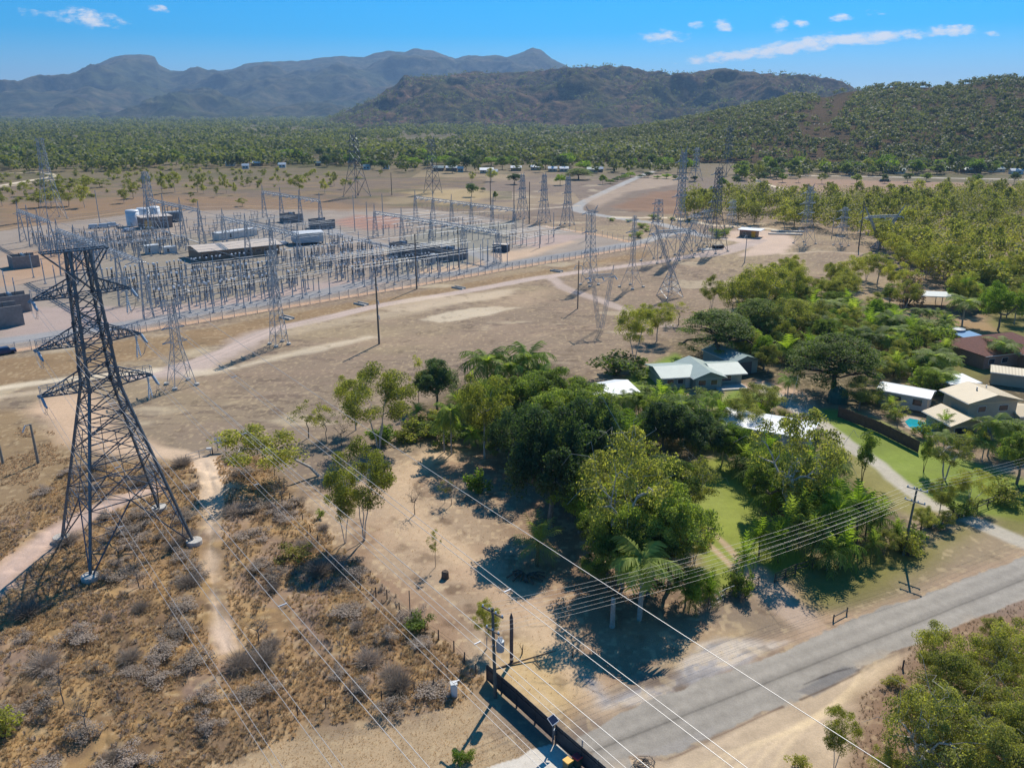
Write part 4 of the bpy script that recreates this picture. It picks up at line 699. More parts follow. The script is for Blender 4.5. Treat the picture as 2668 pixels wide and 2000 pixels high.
# plain
z1 = lambda x, y: (x * .3375, y * .3375)
for i, (x, yb, yt, w_) in enumerate(((700, 1155, 1085, 55), (755, 1140, 1060, 60), (795, 1300, 1205, 90), (855, 1270, 1155, 110), (915, 1200, 1120, 70), (1040, 1240, 1090, 80), (1120, 1230, 1090, 90), (1265, 1230, 1110, 90), (1305, 1240, 1175, 50), (1355, 1185, 1125, 35), (1390, 1260, 1185, 45), (1450, 1235, 1135, 45), (1505, 1250, 1165, 40), (1690, 1140, 1080, 40), (1785, 1180, 1120, 30), (1920, 1250, 1110, 110), (2080, 1240, 1140, 75), (2140, 1190, 1095, 50), (2200, 1210, 1140, 50), (1225, 1275, 1225, 40), (1240, 1310, 1270, 60), (1550, 1320, 1265, 75), (170, 1255, 1160, 100), (280, 1230, 1140, 120), (380, 1250, 1150, 130), (450, 1240, 1135, 130), (560, 1220, 1130, 130), (640, 1200, 1140, 120), (330, 1320, 1200, 150), (440, 1320, 1200, 140), (540, 1330, 1180, 120), (250, 1330, 1230, 120), (15, 1320, 1220, 90), (1600, 1190, 1130, 60))):
    bx, by = z1(x, yb); T('mgum', bx, by, yt * .3375, w_ * .3375, 'scattered gum on the dry plain behind the substation', 'scattered gums on the dry plain', var=i)
for x, y in scatter(W((0, 380), (330, 362), (760, 375), (760, 400), (330, 412), (0, 450)), 130, 8, 91): plant_at('bush', (x, y, 0), rnd.uniform(1.2, 4.5), rnd.uniform(2.5, 7), 'low scrubby bush on the dry plain behind the substation', 'low bushes on the dry plain', var=2)
plain = W((0, 375), (120, 360), (330, 358), (560, 368), (760, 372), (900, 372), (990, 392), (900, 405), (760, 402), (560, 405), (330, 412), (120, 430), (0, 455))
for x, y in scatter(plain, 26, 14, 12): plant_at('mgum', (x, y, 0), rnd.uniform(3, 6.5), rnd.uniform(3, 6), 'scattered gum on the dry plain behind the substation', 'scattered gums on the dry plain')
T('mdome', 1019, 425, 393, 28, 'dark ball-shaped tree alone on the golden plain', var=1)
for bx, by, ty, w_, lb, vr, kd in ((1070, 433, 412, 12, 'small dark shrub-like tree on the plain near two poles', 0, 'mdome'), (1043, 414, 404, 12, 'little dark tree beside a pole on the plain', 1, 'mdome'), (1250, 388, 362, 60, 'umbrella-shaped spreading tree by the far white roofs', 0, 'flat'), (1302, 398, 376, 18, 'dark upright tree alone on the far field', 0, 'mdome'), (1210, 400, 373, 24, 'light green tree left of the umbrella-shaped tree', 2, 'mdome'), (1112, 398, 372, 30, 'dark round tree on the far field between poles', 1, 'mdome'), (1062, 392, 362, 34, 'pale gum by the far white shed', 0, 'mgum'), (1020, 395, 370, 16, 'slim gum on the far plain', 1, 'mgum')): T(kd, bx, by, ty, w_, lb, var=vr)
for bx, by in ((1340, 388), (1350, 386), (1330, 392), (1318, 397), (1362, 383), (1385, 384), (1400, 384), (1420, 386), (1440, 386), (1460, 388), (1480, 392), (1500, 392)):
    T('mdome', bx, by, by - rnd.uniform(7, 16), rnd.uniform(10, 22), 'low dark tree in the row at the far road end', 'low trees at the far road end')
for bx, by, w_ in ((1319, 477, 14), (1358, 480, 12), (1386, 493, 22), (1378, 512, 26), (1411, 474, 22), (1450, 476, 14), (1488, 478, 14), (1548, 512, 34), (1562, 508, 30), (1395, 500, 14)):
    T('bush', bx, by, by - w_ * .6, w_, 'scruffy shrub beside the curving substation road', 'shrubs beside the curving road', var=1)
belt = W((-40, 352), (200, 352), (420, 362), (640, 362), (760, 362), (900, 376), (1000, 374), (1200, 372), (1340, 376), (1500, 378), (1500, 362), (1300, 352), (1000, 345), (700, 340), (400, 340), (0, 334))
for x, y in scatter(belt, 95, 17, 13): plant_at('mdome' if rnd.random() < .93 else 'mgum', (x, y, 0), rnd.uniform(8, 15), rnd.uniform(10, 18), 'tree in the belt of houses beyond the plain', 'trees round the far houses')
belt2 = W((1580, 392), (1600, 372), (1700, 366), (2212, 360), (2300, 362), (2300, 378), (2212, 376), (1760, 382), (1640, 396))
for x, y in scatter(belt2, 45, 13, 14): plant_at('mdome' if rnd.random() < .85 else 'mgum', (x, y, 0), rnd.uniform(8, 15), rnd.uniform(9, 16), 'tree in the belt along the far pale road', 'trees along the far pale road')
for bx, by in ((1775, 397), (2045, 403), (1650, 392), (1690, 394), (1725, 394), (1850, 396), (1910, 396), (1960, 394), (2110, 396), (2190, 398), (2000, 392), (1590, 400), (1560, 408), (1625, 402)): T('mgum' if bx % 2 else 'mdome', bx, by, by - rnd.uniform(18, 30), rnd.uniform(14, 26), 'roadside tree standing out on the field below the far pale road', 'field trees below the far pale road')
# far woods that read as one mass
def woods(name, pts, hs, rng, m='far', per=26, ls=.34):
    """pts (n,3) tree feet, hs heights -> one mass of small crowns"""
    n = len(pts); c = np.repeat(pts, per, 0); h = np.repeat(hs, per)[:, None]; off = rng.normal(size=(n * per, 3)); off /= np.linalg.norm(off, axis=1, keepdims=True)
    P = c + np.array([0, 0, .58]) * h + off * (rng.random((n * per, 1)) ** .4) * h * np.array([.5, .5, .4])
    pt = np.clip((fbm(pts[:, 0] / 140, pts[:, 1] / 140, 3, 71) - .3) * 2.5, 0, 1); tint = np.repeat(.45 * pt + .25 * rng.random(n), per) + .3 * rng.random(n * per)
    nr_ = rng.normal(size=P.shape) * .6 + off * .8 + np.array([0, 0, .7]); nr_ /= np.linalg.norm(nr_, axis=1, keepdims=True)
    v, f = quads_at(P, (h[:, 0] * ls * (.7 + .6 * rng.random(len(P)))), nr_, rng, .8); me = mesh_np(name, v, f, LM[m]); a = me.attributes.new('tint', 'FLOAT', 'POINT'); a.data.foreach_set('value', np.repeat(tint, 4).astype(np.float32))
    tag(link_mesh(name, me), kind='stuff')
rng = np.random.default_rng(5)
pw = np.array([(x, y, 0) for x, y in scatter(wood, 250, 7.6, 77, 0, True)]); woods('woodland', pw, rng.uniform(8.5, 13, len(pw)), rng, 'wood', per=300, ls=.072)
pb = np.array([(x, y, 0) for x, y in scatter(belt, 260, 9.0, 78) + scatter(belt2, 150, 8.0, 79)]); woods('far_trees', pb, rng.uniform(7, 12, len(pb)), rng, 'far', per=50, ls=.24)
# plain forest from the houses to the foot of the ranges
n = 15000; az = rng.uniform(R(-36), R(20), n); rg = 800 * np.exp(rng.random(n) ** .85 * math.log(5600 / 800)); x, y = rg * np.sin(az), rg * np.cos(az)
kp = (fbm(x / 150, y / 150, 4, 40) > .44) & (rg > np.interp(az, [R(-36), R(-22), R(-8), R(5), R(20)], [830, 800, 830, 850, 900])) & ((az < R(6)) | (rg < 1100)); x, y, rg = x[kp], y[kp], rg[kp]
woods('forest', np.stack([x, y, np.zeros_like(x)], 1), np.where(rg < 1500, rng.uniform(5, 17, len(x)), rng.uniform(7, 19, len(x)) * (rg / 1500) ** .45), rng, per=34, ls=.24)
# trees on the wooded hill
n = 7600; ai = rng.integers(0, 700, n); tt = rng.random(n) ** .9 * 1.04
rows = NH['RR'].shape[0]; ri = np.searchsorted(NH['t'], tt).clip(0, rows - 1); rg = NH['RR'][ri, ai]; a = NH['a'][ai]; z = NH['z'][ri, ai]; x, y = rg * np.sin(a), rg * np.cos(a)
xy = [pix((x[i], y[i], z[i])) for i in range(n)]; px_ = np.array([p[0] for p in xy]); py_ = np.array([p[1] for p in xy])
cut = (px_ > 2160 - (py_ - 240) * .9) & (px_ < 2238 - (py_ - 240) * .8) & (py_ < 350)         # cleared line under the wires
dens = fbm(x / 60, y / 60, 3, 50); kp = (~cut | (rng.random(n) < .12)) & (dens > .31) & ~((px_ > 1950) & (px_ < 2150) & (py_ > 385) & (rng.random(n) < .8)) & (z > -1)
woods('hill_forest', np.stack([x, y, z], 1)[kp], rng.uniform(4.5, 10.5, kp.sum()), rng, 'hillf', per=34, ls=.27)
n = 5200; ai = rng.integers(0, 700, n); tt = rng.random(n) * 1.02; ri = np.searchsorted(RH['t'], tt).clip(0, RH['RR'].shape[0] - 1); rg = RH['RR'][ri, ai]; a = RH['a'][ai]; z = RH['z'][ri, ai]; x, y = rg * np.sin(a), rg * np.cos(a); kp = (z > 0) & (fbm(x / 160, y / 160, 3, 60) > .42)
woods('ridge_scrub', np.stack([x, y, z], 1)[kp], rng.uniform(7, 15, kp.sum()), rng, per=10, ls=.34)
# ================================================================== dry scrub of the near left
rng = np.random.default_rng(9); DRV = [(p.x, p.y) for p in drive]; RDP = [(p.x, p.y) for p in road]
def tuft_field(name, poly, n, hrange, blades, m, seed, excl=(), clumpy=.0):
    rg_ = np.random.default_rng(seed); xs = [p.x for p in poly]; ys = [p.y for p in poly]; pl = [(p.x, p.y) for p in poly]
    x = rg_.uniform(min(xs), max(xs), n * 3); y = rg_.uniform(min(ys), max(ys), n * 3); k = inside(x, y, pl)
    for ln, wd in excl: k &= seg_d(x, y, ln) > wd
    k &= ~inside(x, y, DRV) & ~inside(x, y, RDP)
    if clumpy: k &= fbm(x / 3.5, y / 3.5, 3, seed) > clumpy
    x, y = x[k][:n], y[k][:n]; n = len(x); h = rg_.uniform(*hrange, n); B = blades; c = np.repeat(np.stack([x, y, gz(x, y) - .02], 1), B, 0); hh = np.repeat(h, B)[:, None]; a = rg_.uniform(0, 6.283, n * B); sp_ = rg_.random(n * B)
    d = np.stack([np.cos(a), np.sin(a), np.zeros(n * B)], 1); s = np.stack([-np.sin(a), np.cos(a), np.zeros(n * B)], 1)
    b0 = c + d * hh * .18 * sp_[:, None]; tip = c + d * hh * (.25 + .75 * sp_[:, None]) + np.array([0, 0, 1]) * hh * (1 - .55 * sp_[:, None] ** 2); mid = (b0 + tip) / 2 + np.array([0, 0, .18]) * hh; w_ = hh * .055
    v = np.stack([b0 - s * w_, b0 + s * w_, mid + s * w_ * .9, mid - s * w_ * .9, mid - s * w_ * .9, mid + s * w_ * .9, tip + s * w_ * .15, tip - s * w_ * .15], 1).reshape(-1, 3)
    me = mesh_np(name, v, np.arange(len(v)).reshape(-1, 4), LM[m]); at = me.attributes.new('tint', 'FLOAT', 'POINT'); at.data.foreach_set('value', np.repeat(np.clip(.5 * np.repeat(rg_.random(n), B) + .5 * rg_.random(n * B), 0, 1), 8).astype(np.float32)); tag(link_mesh(name, me), kind='stuff')
pathl = [(p.x, p.y) for p in W((440, 1000), (455, 1040), (462, 1090), (455, 1150), (458, 1230), (470, 1330), (490, 1400))]; trk = [(p.x, p.y) for p in W((-40, 1290), (40, 1215), (130, 1145), (240, 1092), (330, 1060))]
tuft_field('dry_grass', scrub, 15000, (.12, .38), 14, 'straw', 1, ((pathl, 1.3), (trk, 2.0)), .40)
tuft_field('dry_grass', scrub, 8000, (.15, .42), 14, 'brown', 2, ((pathl, 1.6), (trk, 2.2)), .50)
tuft_field('dry_grass', scrub, 2500, (.2, .5), 16, 'twig', 7, ((pathl, 1.4), (trk, 2.2)), .52)
tuft_field('dry_grass', lowl, 5000, (.04, .13), 9, 'straw', 3)
tuft_field('dry_grass', left2, 4000, (.15, .45), 12, 'brown', 4, (), .5)
tuft_field('dry_grass', fy, 4000, (.05, .16), 8, 'straw', 5)
corner = W((1830, 1660), (1860, 1500), (1940, 1440), (2000, 1340), (2212, 1280), (2300, 1300), (2300, 1760), (1830, 1760))
tuft_field('dry_grass', corner, 3000, (.08, .25), 10, 'brown', 6)
TW = [unit_twigs(200 + i, 420) for i in range(4)]
for x, y in scatter(scrub, 100, 2.0, 21):
    if min(seg_d(np.array([x]), np.array([y]), pathl)[0], seg_d(np.array([x]), np.array([y]), trk)[0] - 1) < 1.6: continue
    if rnd.random() < .8: plant_at('scrubbush', (x, y, .05), rnd.uniform(.7, 1.5), rnd.uniform(2.0, 4.2), 'grey leafless shrub in the dry scrub under the wires', 'leafless shrubs of the dry scrub'); continue
    o = link_mesh('dry_shrub', TW[rnd.randrange(4)], None, (x, y, float(gz(x, y))), rnd.uniform(0, 6)); s = rnd.uniform(1.4, 3.4); o.scale = (s * 1.3, s * 1.3, s * rnd.uniform(.35, .6)); tag(o, 'grey leafless shrub in the dry scrub under the wires', 'shrub', 'leafless shrubs of the dry scrub')
for i, (bx, by, ty, lb) in enumerate(((190, 1590, 1500, 'bare branching sapling low in the scrub at the left'), (140, 1530, 1430, 'leafless grey tree at the left edge of the scrub'), (300, 1270, 1200, 'thin dead sapling near the big pylon'), (610, 1095, 1035, 'bare sapling beside the footpath'), (560, 1390, 1330, 'thin bare sapling beside the lowest wires'))): T('bare', bx, by, ty, 70, lb, var=i)
# ================================================================== steel
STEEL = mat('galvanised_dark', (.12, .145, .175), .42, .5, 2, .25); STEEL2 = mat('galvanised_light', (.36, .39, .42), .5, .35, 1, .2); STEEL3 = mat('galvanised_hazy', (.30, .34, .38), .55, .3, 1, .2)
INS = mat('insulator_grey', (.33, .42, .50), .3, 0, 0); INSW = mat('insulator_white', (.62, .66, .70), .3); INSB = mat('insulator_brown', (.10, .085, .08), .3); CONC = mat('concrete', (.52, .48, .42), .9, 0, 2, .2)
BUSM = mat('bus_tube', (.40, .42, .44), .5, .3); ALU = mat('aluminium', (.62, .62, .62), .45, .4); CABLE = mat('cable', (.40, .39, .375), .5, .3); CABLED = mat('cable_dull', (.42, .42, .42), .5, .3)
def hw(prof, z):
    for (z0, a), (z1, b) in zip(prof, prof[1:]):
        if z <= z1: return a + (b - a) * (z - z0) / (z1 - z0)
    return prof[-1][1]
def corner(prof, z, i):
    a = hw(prof, z); return Vector(((a, a), (-a, a), (-a, -a), (a, -a))[i] + (z,))
def lattice_body(prof, levels, wl, wb, mat_, root, sub=0, kbase=False):
    for i in range(4):
        mb = MB()
        for z0, z1 in zip(levels, levels[1:]): mb.bar(corner(prof, z0, i), corner(prof, z1, i), wl)
        mb.build('leg', mat_, root)
    mb = MB()
    for n, (z0, z1) in enumerate(zip(levels, levels[1:])):
        for i in range(4):
            j = (i + 1) % 4; a, b, c, d = corner(prof, z0, i), corner(prof, z0, j), corner(prof, z1, i), corner(prof, z1, j)
            if n > 0 or not kbase: pass
            mb.bar(c, d, wb)
            if kbase and n == 0:
                m = (c + d) / 2; mb.bar(a, m, wb * 1.3); mb.bar(b, m, wb * 1.3)
                for t in (.2, .4, .6, .8):
                    for p, q in ((a, c), (b, d)): mb.bar(p.lerp(q, t), p.lerp(m, t), wb * .6); mb.bar(p.lerp(q, min(1, t + .25)), p.lerp(m, t), wb * .6)
                    mb.bar(a.lerp(m, t), (a.lerp(m, t) * .4 + corner(prof, z0 + (z1 - z0) * t, (i + 3) % 4) * .6) if t == .5 and i % 2 else a.lerp(c, t), wb * .5)
            else:
                mb.bar(a, d, wb); mb.bar(b, c, wb)
                if sub and n < sub:
                    x = (a + d + b + c) / 4
                    for p, q in ((a, c), (b, d)):
                        for t in (.33, .66): e = p.lerp(q, t); mb.bar(e, p.lerp(x, .5 + .1 * t) if t < .5 else q.lerp(x, .6), wb * .6)
                        mb.bar(p.lerp(q, .5), x, wb * .6)
    for i in range(4 if kbase else 0):              # redundant members of the lowest two panels
        j = (i + 1) % 4
        for z0, z1 in zip(levels[1:3], levels[2:4]):
            a, b, c, d = corner(prof, z0, i), corner(prof, z0, j), corner(prof, z1, i), corner(prof, z1, j); m = (a + b) / 2; mb.bar(m, c.lerp(a, .5), wb * .6); mb.bar(m, d.lerp(b, .5), wb * .6); mb.bar(m, (c + d) / 2, wb * .6)
        m1, m2 = (corner(prof, levels[1], i) + corner(prof, levels[1], j)) / 2, (corner(prof, levels[1], j) + corner(prof, levels[1], (j + 1) % 4)) / 2; mb.bar(m1, m2, wb * .8); mb.bar(m1.lerp(m2, .5), corner(prof, levels[1], j), wb * .6)
    for z in levels[1::2]:
        mb.bar(corner(prof, z, 0), corner(prof, z, 2), wb * .6); mb.bar(corner(prof, z, 1), corner(prof, z, 3), wb * .6)
    return mb.build('bracing', mat_, root)
def ins_string(p, q, r=.13, n=9):
    p, q = Vector(p), Vector(q); mb = MB(); d = q - p
    for i in range(n):
        a = p + d * (i / n); b = p + d * ((i + .55) / n); mb.bar(a, b, 2 * r, 2 * r * .8, 6, True); mb.bar(b, p + d * ((i + 1) / n), r * .7, n=4)
    return mb
def arm_truss(prof, z, side, ln, rise, wch, rails=False, droop=0, w0=None):
    """triangular cross arm along local x"""
    mb = MB(); a = hw(prof, z); a2 = hw(prof, z + rise); tip = Vector((side * ln, 0, z + droop)); tipw = .35
    for s in (-1, 1):
        b0 = Vector((side * a, s * a, z)); t0 = Vector((side * a2, s * a2, z + rise)); t = tip + Vector((0, s * tipw, 0))
        mb.bar(b0, t, wch); mb.bar(t0, t, wch)
        for k in range(1, 4): f = k / 4; mb.bar(b0.lerp(t, f), t0.lerp(t, f - .12), wch * .6); mb.bar(b0.lerp(t, f), t0.lerp(t, f + .1), wch * .6)
    for k in range(0, 5):
        f = k / 4; p, q = [Vector((side * a, s * a, z)).lerp(tip + Vector((0, s * tipw, 0)), f) for s in (-1, 1)]; mb.bar(p, q, wch * .8)
        if k < 4: q2 = Vector((side * a, a, z)).lerp(tip + Vector((0, tipw, 0)), f + .25); mb.bar(p, q2, wch * .6)
    return mb, tip
# ---------------------------------------------------------------- the big pylon
TW_C = G(333, 1412); LINE_AZ = R(141)
big = empty('lattice_pylon', TW_C, R(42), 'huge dark steel lattice pylon with railed cross arms standing in dry scrub', 'pylon')
prof = [(0, 5.9), (20.5, 1.62), (36, .95)]; lv = [0, 7.4, 12.2, 15.6, 18.2, 20.5, 22.2, 23.9, 25.6, 27.4, 29.2, 31.0, 33.4, 35.8]
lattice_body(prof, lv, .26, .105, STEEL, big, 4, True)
mb = MB()
for i in range(4):
    for z in (20.5, 22.2, 25.6, 27.4, 31, 33.0): c_ = corner(prof, z, i); mb.box(c_, (.42, .42, .7))
mb.build('gusset', STEEL, big)
for i in range(4): mb = MB(); mb.lathe(corner(prof, 0, i) + Vector((0, 0, -.2)), [(.95, 0), (.95, .75), (.9, .8), (0.01, .8)], 16); mb.build('footing', CONC, big)
M_big = Matrix.Translation(TW_C) @ Matrix.Rotation(R(42), 4, 'Z'); tips = []
ld = Vector((math.sin(LINE_AZ), math.cos(LINE_AZ), 0)); ldl = M_big.to_3x3().inverted() @ ld
for z, le, ri in ((31.0, 5.2, 4.8), (25.6, 5.6, 5.1), (20.4, 6.1, 5.7)):
    for side, ln in ((-1, le), (1, ri)):
        mb, tip = arm_truss(prof, z, side, ln, 1.7, .13); a = mb.build('cross_arm', STEEL, big); rl = MB(); n = 5
        for s in (-1, 1):
            prev = None
            for k in range(n + 1):
                f = k / n; p = Vector((side * (1.8 + (ln - 1.8) * f), s * (.95 - .6 * f), z + .1)); rl.bar(p, p + Vector((0, 0, .95)), .05)
                if prev: rl.bar(prev + Vector((0, 0, .95)), p + Vector((0, 0, .95)), .05); rl.bar(prev + Vector((0, 0, .5)), p + Vector((0, 0, .5)), .035)
                prev = p
        rl.bar((side * ln, -.35, z + 1.05), (side * ln, .35, z + 1.05), .05); rl.build('handrail', STEEL2, a)
        for dy in (-.3, .3):
            p = tip + Vector((0, dy, -.1)); q = p + ldl * 2.3 + Vector((0, 0, -.55)); ins_string(p + ldl * .3, q, .13, 9).build('insulator', INS, a); tips.append((M_big @ q, side, z, dy))
            q2 = p - ldl * 2.0 + Vector((0, 0, -.5)); ins_string(p - ldl * .3, q2, .13, 9).build('insulator', INS, a)
            if side > 0: ins_string(p + Vector((-.5, 0, -.1)), p + Vector((-.5 + dy, 0, -2.7)), .12, 10).build('insulator', INSW, a)
            jl = MB(); k = p + Vector((-.5 + dy if side > 0 else 0, 0, -2.9 if side > 0 else -1.9)); jl.path([q, q.lerp(k, .4) + Vector((0, 0, -.5)), k, q2.lerp(k, .4) + Vector((0, 0, -.5)), q2], .03); jl.build('jumper', CABLED, a)
mb = MB()
for s in (-1, 1):
    mb.bar((-3.6, s * .75, 35.8), (3.0, s * .75, 35.8), .16)
    for sx, ln in ((-1, -3.6), (1, 3.0)): mb.bar((sx * 1.02, s * 1.0, 33.2), (ln, s * .5, 35.8), .12)
for k in range(9): x = -3.6 + 6.6 * k / 8; mb.bar((x, -.75, 35.8), (x, .75, 35.8), .09); mb.bar((x, -.75, 35.8), (min(3, x + .82), .75, 35.8), .06)
tp = mb.build('cross_arm', STEEL, big); rl = MB()
for s in (-1, 1):
    for k in range(8): x = -3.5 + 6.4 * k / 7; rl.bar((x, s * .7, 35.8), (x, s * .7, 36.8), .05)
    for hh in (36.3, 36.8): rl.bar((-3.5, s * .7, hh), (2.9, s * .7, hh), .045)
rl.build('handrail', STEEL2, tp)
def catenary(p, az, sl, b, s1, n=60):
    d = Vector((math.sin(az), math.cos(az), 0)); return [p + d * (s1 * k / n) + Vector((0, 0, -sl * (s1 * k / n) + b * (s1 * k / n) ** 2)) for k in range(n + 1)]
words = {(-1, 20.4): 'lowest left', (-1, 25.6): 'middle left', (-1, 31.0): 'top left', (1, 20.4): 'lowest right', (1, 25.6): 'middle right', (1, 31.0): 'top right'}
for i in range(0, 12, 2):
    p0, side, z, _ = tips[i]; ct = (p0 + tips[i + 1][0]) / 2; o = empty('power_line', ct, 0, 'twin overhead cable leaving the %s arm of the huge pylon' % words[(side, z)], 'power line', 'twin cables of the huge pylon')
    for k, off in enumerate((-.22, .22)):
        lat = Vector((math.cos(LINE_AZ), -math.sin(LINE_AZ), 0)) * off; mb = MB(); mb.path(catenary(lat, LINE_AZ, .085, .085 / 300, 190), .024); mb.build('cable', CABLE, o)
    cs = catenary(Vector((0, 0, 0)), LINE_AZ, .085, .085 / 300, 190); mb = MB(); lat = Vector((math.cos(LINE_AZ), -math.sin(LINE_AZ), 0)) * .24
    for k in (9, 19 + i % 5, 29, 40): mb.bar(cs[k] - lat, cs[k] + lat, .06)
    mb.build('spacer', ALU, o)
for x, wd in ((-3.2, 'left'), (2.5, 'right')):
    p = M_big @ Vector((x, 0, 35.9)); o = MB(); o.path(catenary(Vector((0, 0, 0)), LINE_AZ, .07, .07 / 300, 190), .02); tag(o.build('earth_wire', CABLE, None, p), 'single thin earth wire from the %s end of the huge pylon top' % wd, 'power line')
# ---------------------------------------------------------------- the other pylons
def pylon(bx, by, ty, rz, b, arms, label, top=.5, waist=None, peak=None, m=STEEL3, wl=.2, npan=7, two=False, kb=False):
    p = G(bx, by); h = top_h(bx, by, ty); o = empty('lattice_pylon', p, R(rz), label, 'pylon', 'substation pylons')
    wz = (waist or .55) * h; pr = [(0, b), (wz, top * 1.5), (h, top)] ; lv = [0]
    while lv[-1] < h * .985: lv.append(min(h, lv[-1] + max(1.6, hw(pr, lv[-1]) * 1.75)))
    wl *= .68; lattice_body(pr, lv, wl, wl * .5, m, o, kbase=kb)
    for i in range(4): mb = MB(); mb.lathe(corner(pr, 0, i), [(.5, -.1), (.5, .4), (.01, .42)], 10); mb.build('footing', CONC, o)
    for f, ln in arms:
        for s in (-1, 1):
            mb, tip = arm_truss(pr, h * f, s, ln, .9, wl * .5); a = mb.build('cross_arm', m, o); ins_string(tip, tip + Vector((0, 1.6, -.5)), .16, 5).build('insulator', INS, a)
    if peak:
        for s in (-1, 1): mb = MB(); mb.bar((s * top * .6, 0, h * .97), (s * peak, 0, h * 1.06), wl * .8); mb.bar((s * top * .6, 0, h * .92), (s * peak, 0, h * 1.06), wl * .8); mb.build('horn', m, o)
    return o
A3 = ((.80, 2.3), (.64, 2.5), (.48, 2.8)); A3b = ((.92, 2.6), (.76, 3.0), (.60, 3.2))
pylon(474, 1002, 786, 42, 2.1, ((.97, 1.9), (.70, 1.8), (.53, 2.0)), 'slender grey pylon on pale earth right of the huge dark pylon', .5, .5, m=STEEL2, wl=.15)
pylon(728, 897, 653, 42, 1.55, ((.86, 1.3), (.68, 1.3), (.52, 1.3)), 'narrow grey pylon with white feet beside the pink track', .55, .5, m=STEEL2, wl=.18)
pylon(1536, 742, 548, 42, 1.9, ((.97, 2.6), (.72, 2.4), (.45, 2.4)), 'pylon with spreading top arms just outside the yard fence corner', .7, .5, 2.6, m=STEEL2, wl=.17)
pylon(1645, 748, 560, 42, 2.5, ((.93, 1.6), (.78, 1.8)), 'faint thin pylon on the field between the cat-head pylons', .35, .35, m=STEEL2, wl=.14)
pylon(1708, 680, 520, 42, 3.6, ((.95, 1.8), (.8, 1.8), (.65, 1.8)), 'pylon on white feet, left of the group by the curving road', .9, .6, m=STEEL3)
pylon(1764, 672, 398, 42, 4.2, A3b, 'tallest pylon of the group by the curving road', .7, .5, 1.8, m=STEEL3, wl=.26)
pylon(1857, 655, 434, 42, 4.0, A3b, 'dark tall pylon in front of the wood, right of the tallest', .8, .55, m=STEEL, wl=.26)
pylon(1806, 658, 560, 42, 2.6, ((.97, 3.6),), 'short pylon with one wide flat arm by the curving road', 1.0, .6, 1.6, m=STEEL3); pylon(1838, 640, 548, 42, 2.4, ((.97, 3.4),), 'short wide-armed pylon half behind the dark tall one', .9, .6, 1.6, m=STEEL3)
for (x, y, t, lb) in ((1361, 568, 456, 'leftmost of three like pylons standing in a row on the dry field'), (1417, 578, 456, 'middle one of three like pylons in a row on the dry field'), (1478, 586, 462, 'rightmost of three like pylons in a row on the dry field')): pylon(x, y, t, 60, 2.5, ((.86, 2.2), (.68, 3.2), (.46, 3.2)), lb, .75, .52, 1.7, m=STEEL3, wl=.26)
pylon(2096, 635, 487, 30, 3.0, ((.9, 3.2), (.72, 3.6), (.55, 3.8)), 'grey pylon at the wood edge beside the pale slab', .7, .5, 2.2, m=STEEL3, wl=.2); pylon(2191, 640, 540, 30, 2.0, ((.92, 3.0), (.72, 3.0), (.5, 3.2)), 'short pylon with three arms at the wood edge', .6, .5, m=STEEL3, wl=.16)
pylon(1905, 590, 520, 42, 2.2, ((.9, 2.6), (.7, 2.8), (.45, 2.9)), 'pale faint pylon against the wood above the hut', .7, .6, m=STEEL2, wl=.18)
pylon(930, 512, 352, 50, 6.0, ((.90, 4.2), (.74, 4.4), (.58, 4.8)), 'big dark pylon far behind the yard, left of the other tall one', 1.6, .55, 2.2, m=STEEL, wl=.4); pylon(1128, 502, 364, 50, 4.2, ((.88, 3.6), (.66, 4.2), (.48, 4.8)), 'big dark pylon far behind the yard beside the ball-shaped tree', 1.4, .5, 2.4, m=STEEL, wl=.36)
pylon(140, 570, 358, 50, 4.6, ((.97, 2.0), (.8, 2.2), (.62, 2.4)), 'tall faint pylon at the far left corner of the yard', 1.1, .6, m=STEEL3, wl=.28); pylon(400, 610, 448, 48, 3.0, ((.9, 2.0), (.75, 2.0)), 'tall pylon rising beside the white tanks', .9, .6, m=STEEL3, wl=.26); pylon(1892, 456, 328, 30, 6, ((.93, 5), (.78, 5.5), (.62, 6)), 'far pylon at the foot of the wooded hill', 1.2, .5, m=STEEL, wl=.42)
pylon(1811, 470, 385, 30, 4, ((.93, 3), (.78, 3.5), (.62, 3.5)), 'small far pylon among trees left of the hill foot', 1.0, .5, m=STEEL3, wl=.35)
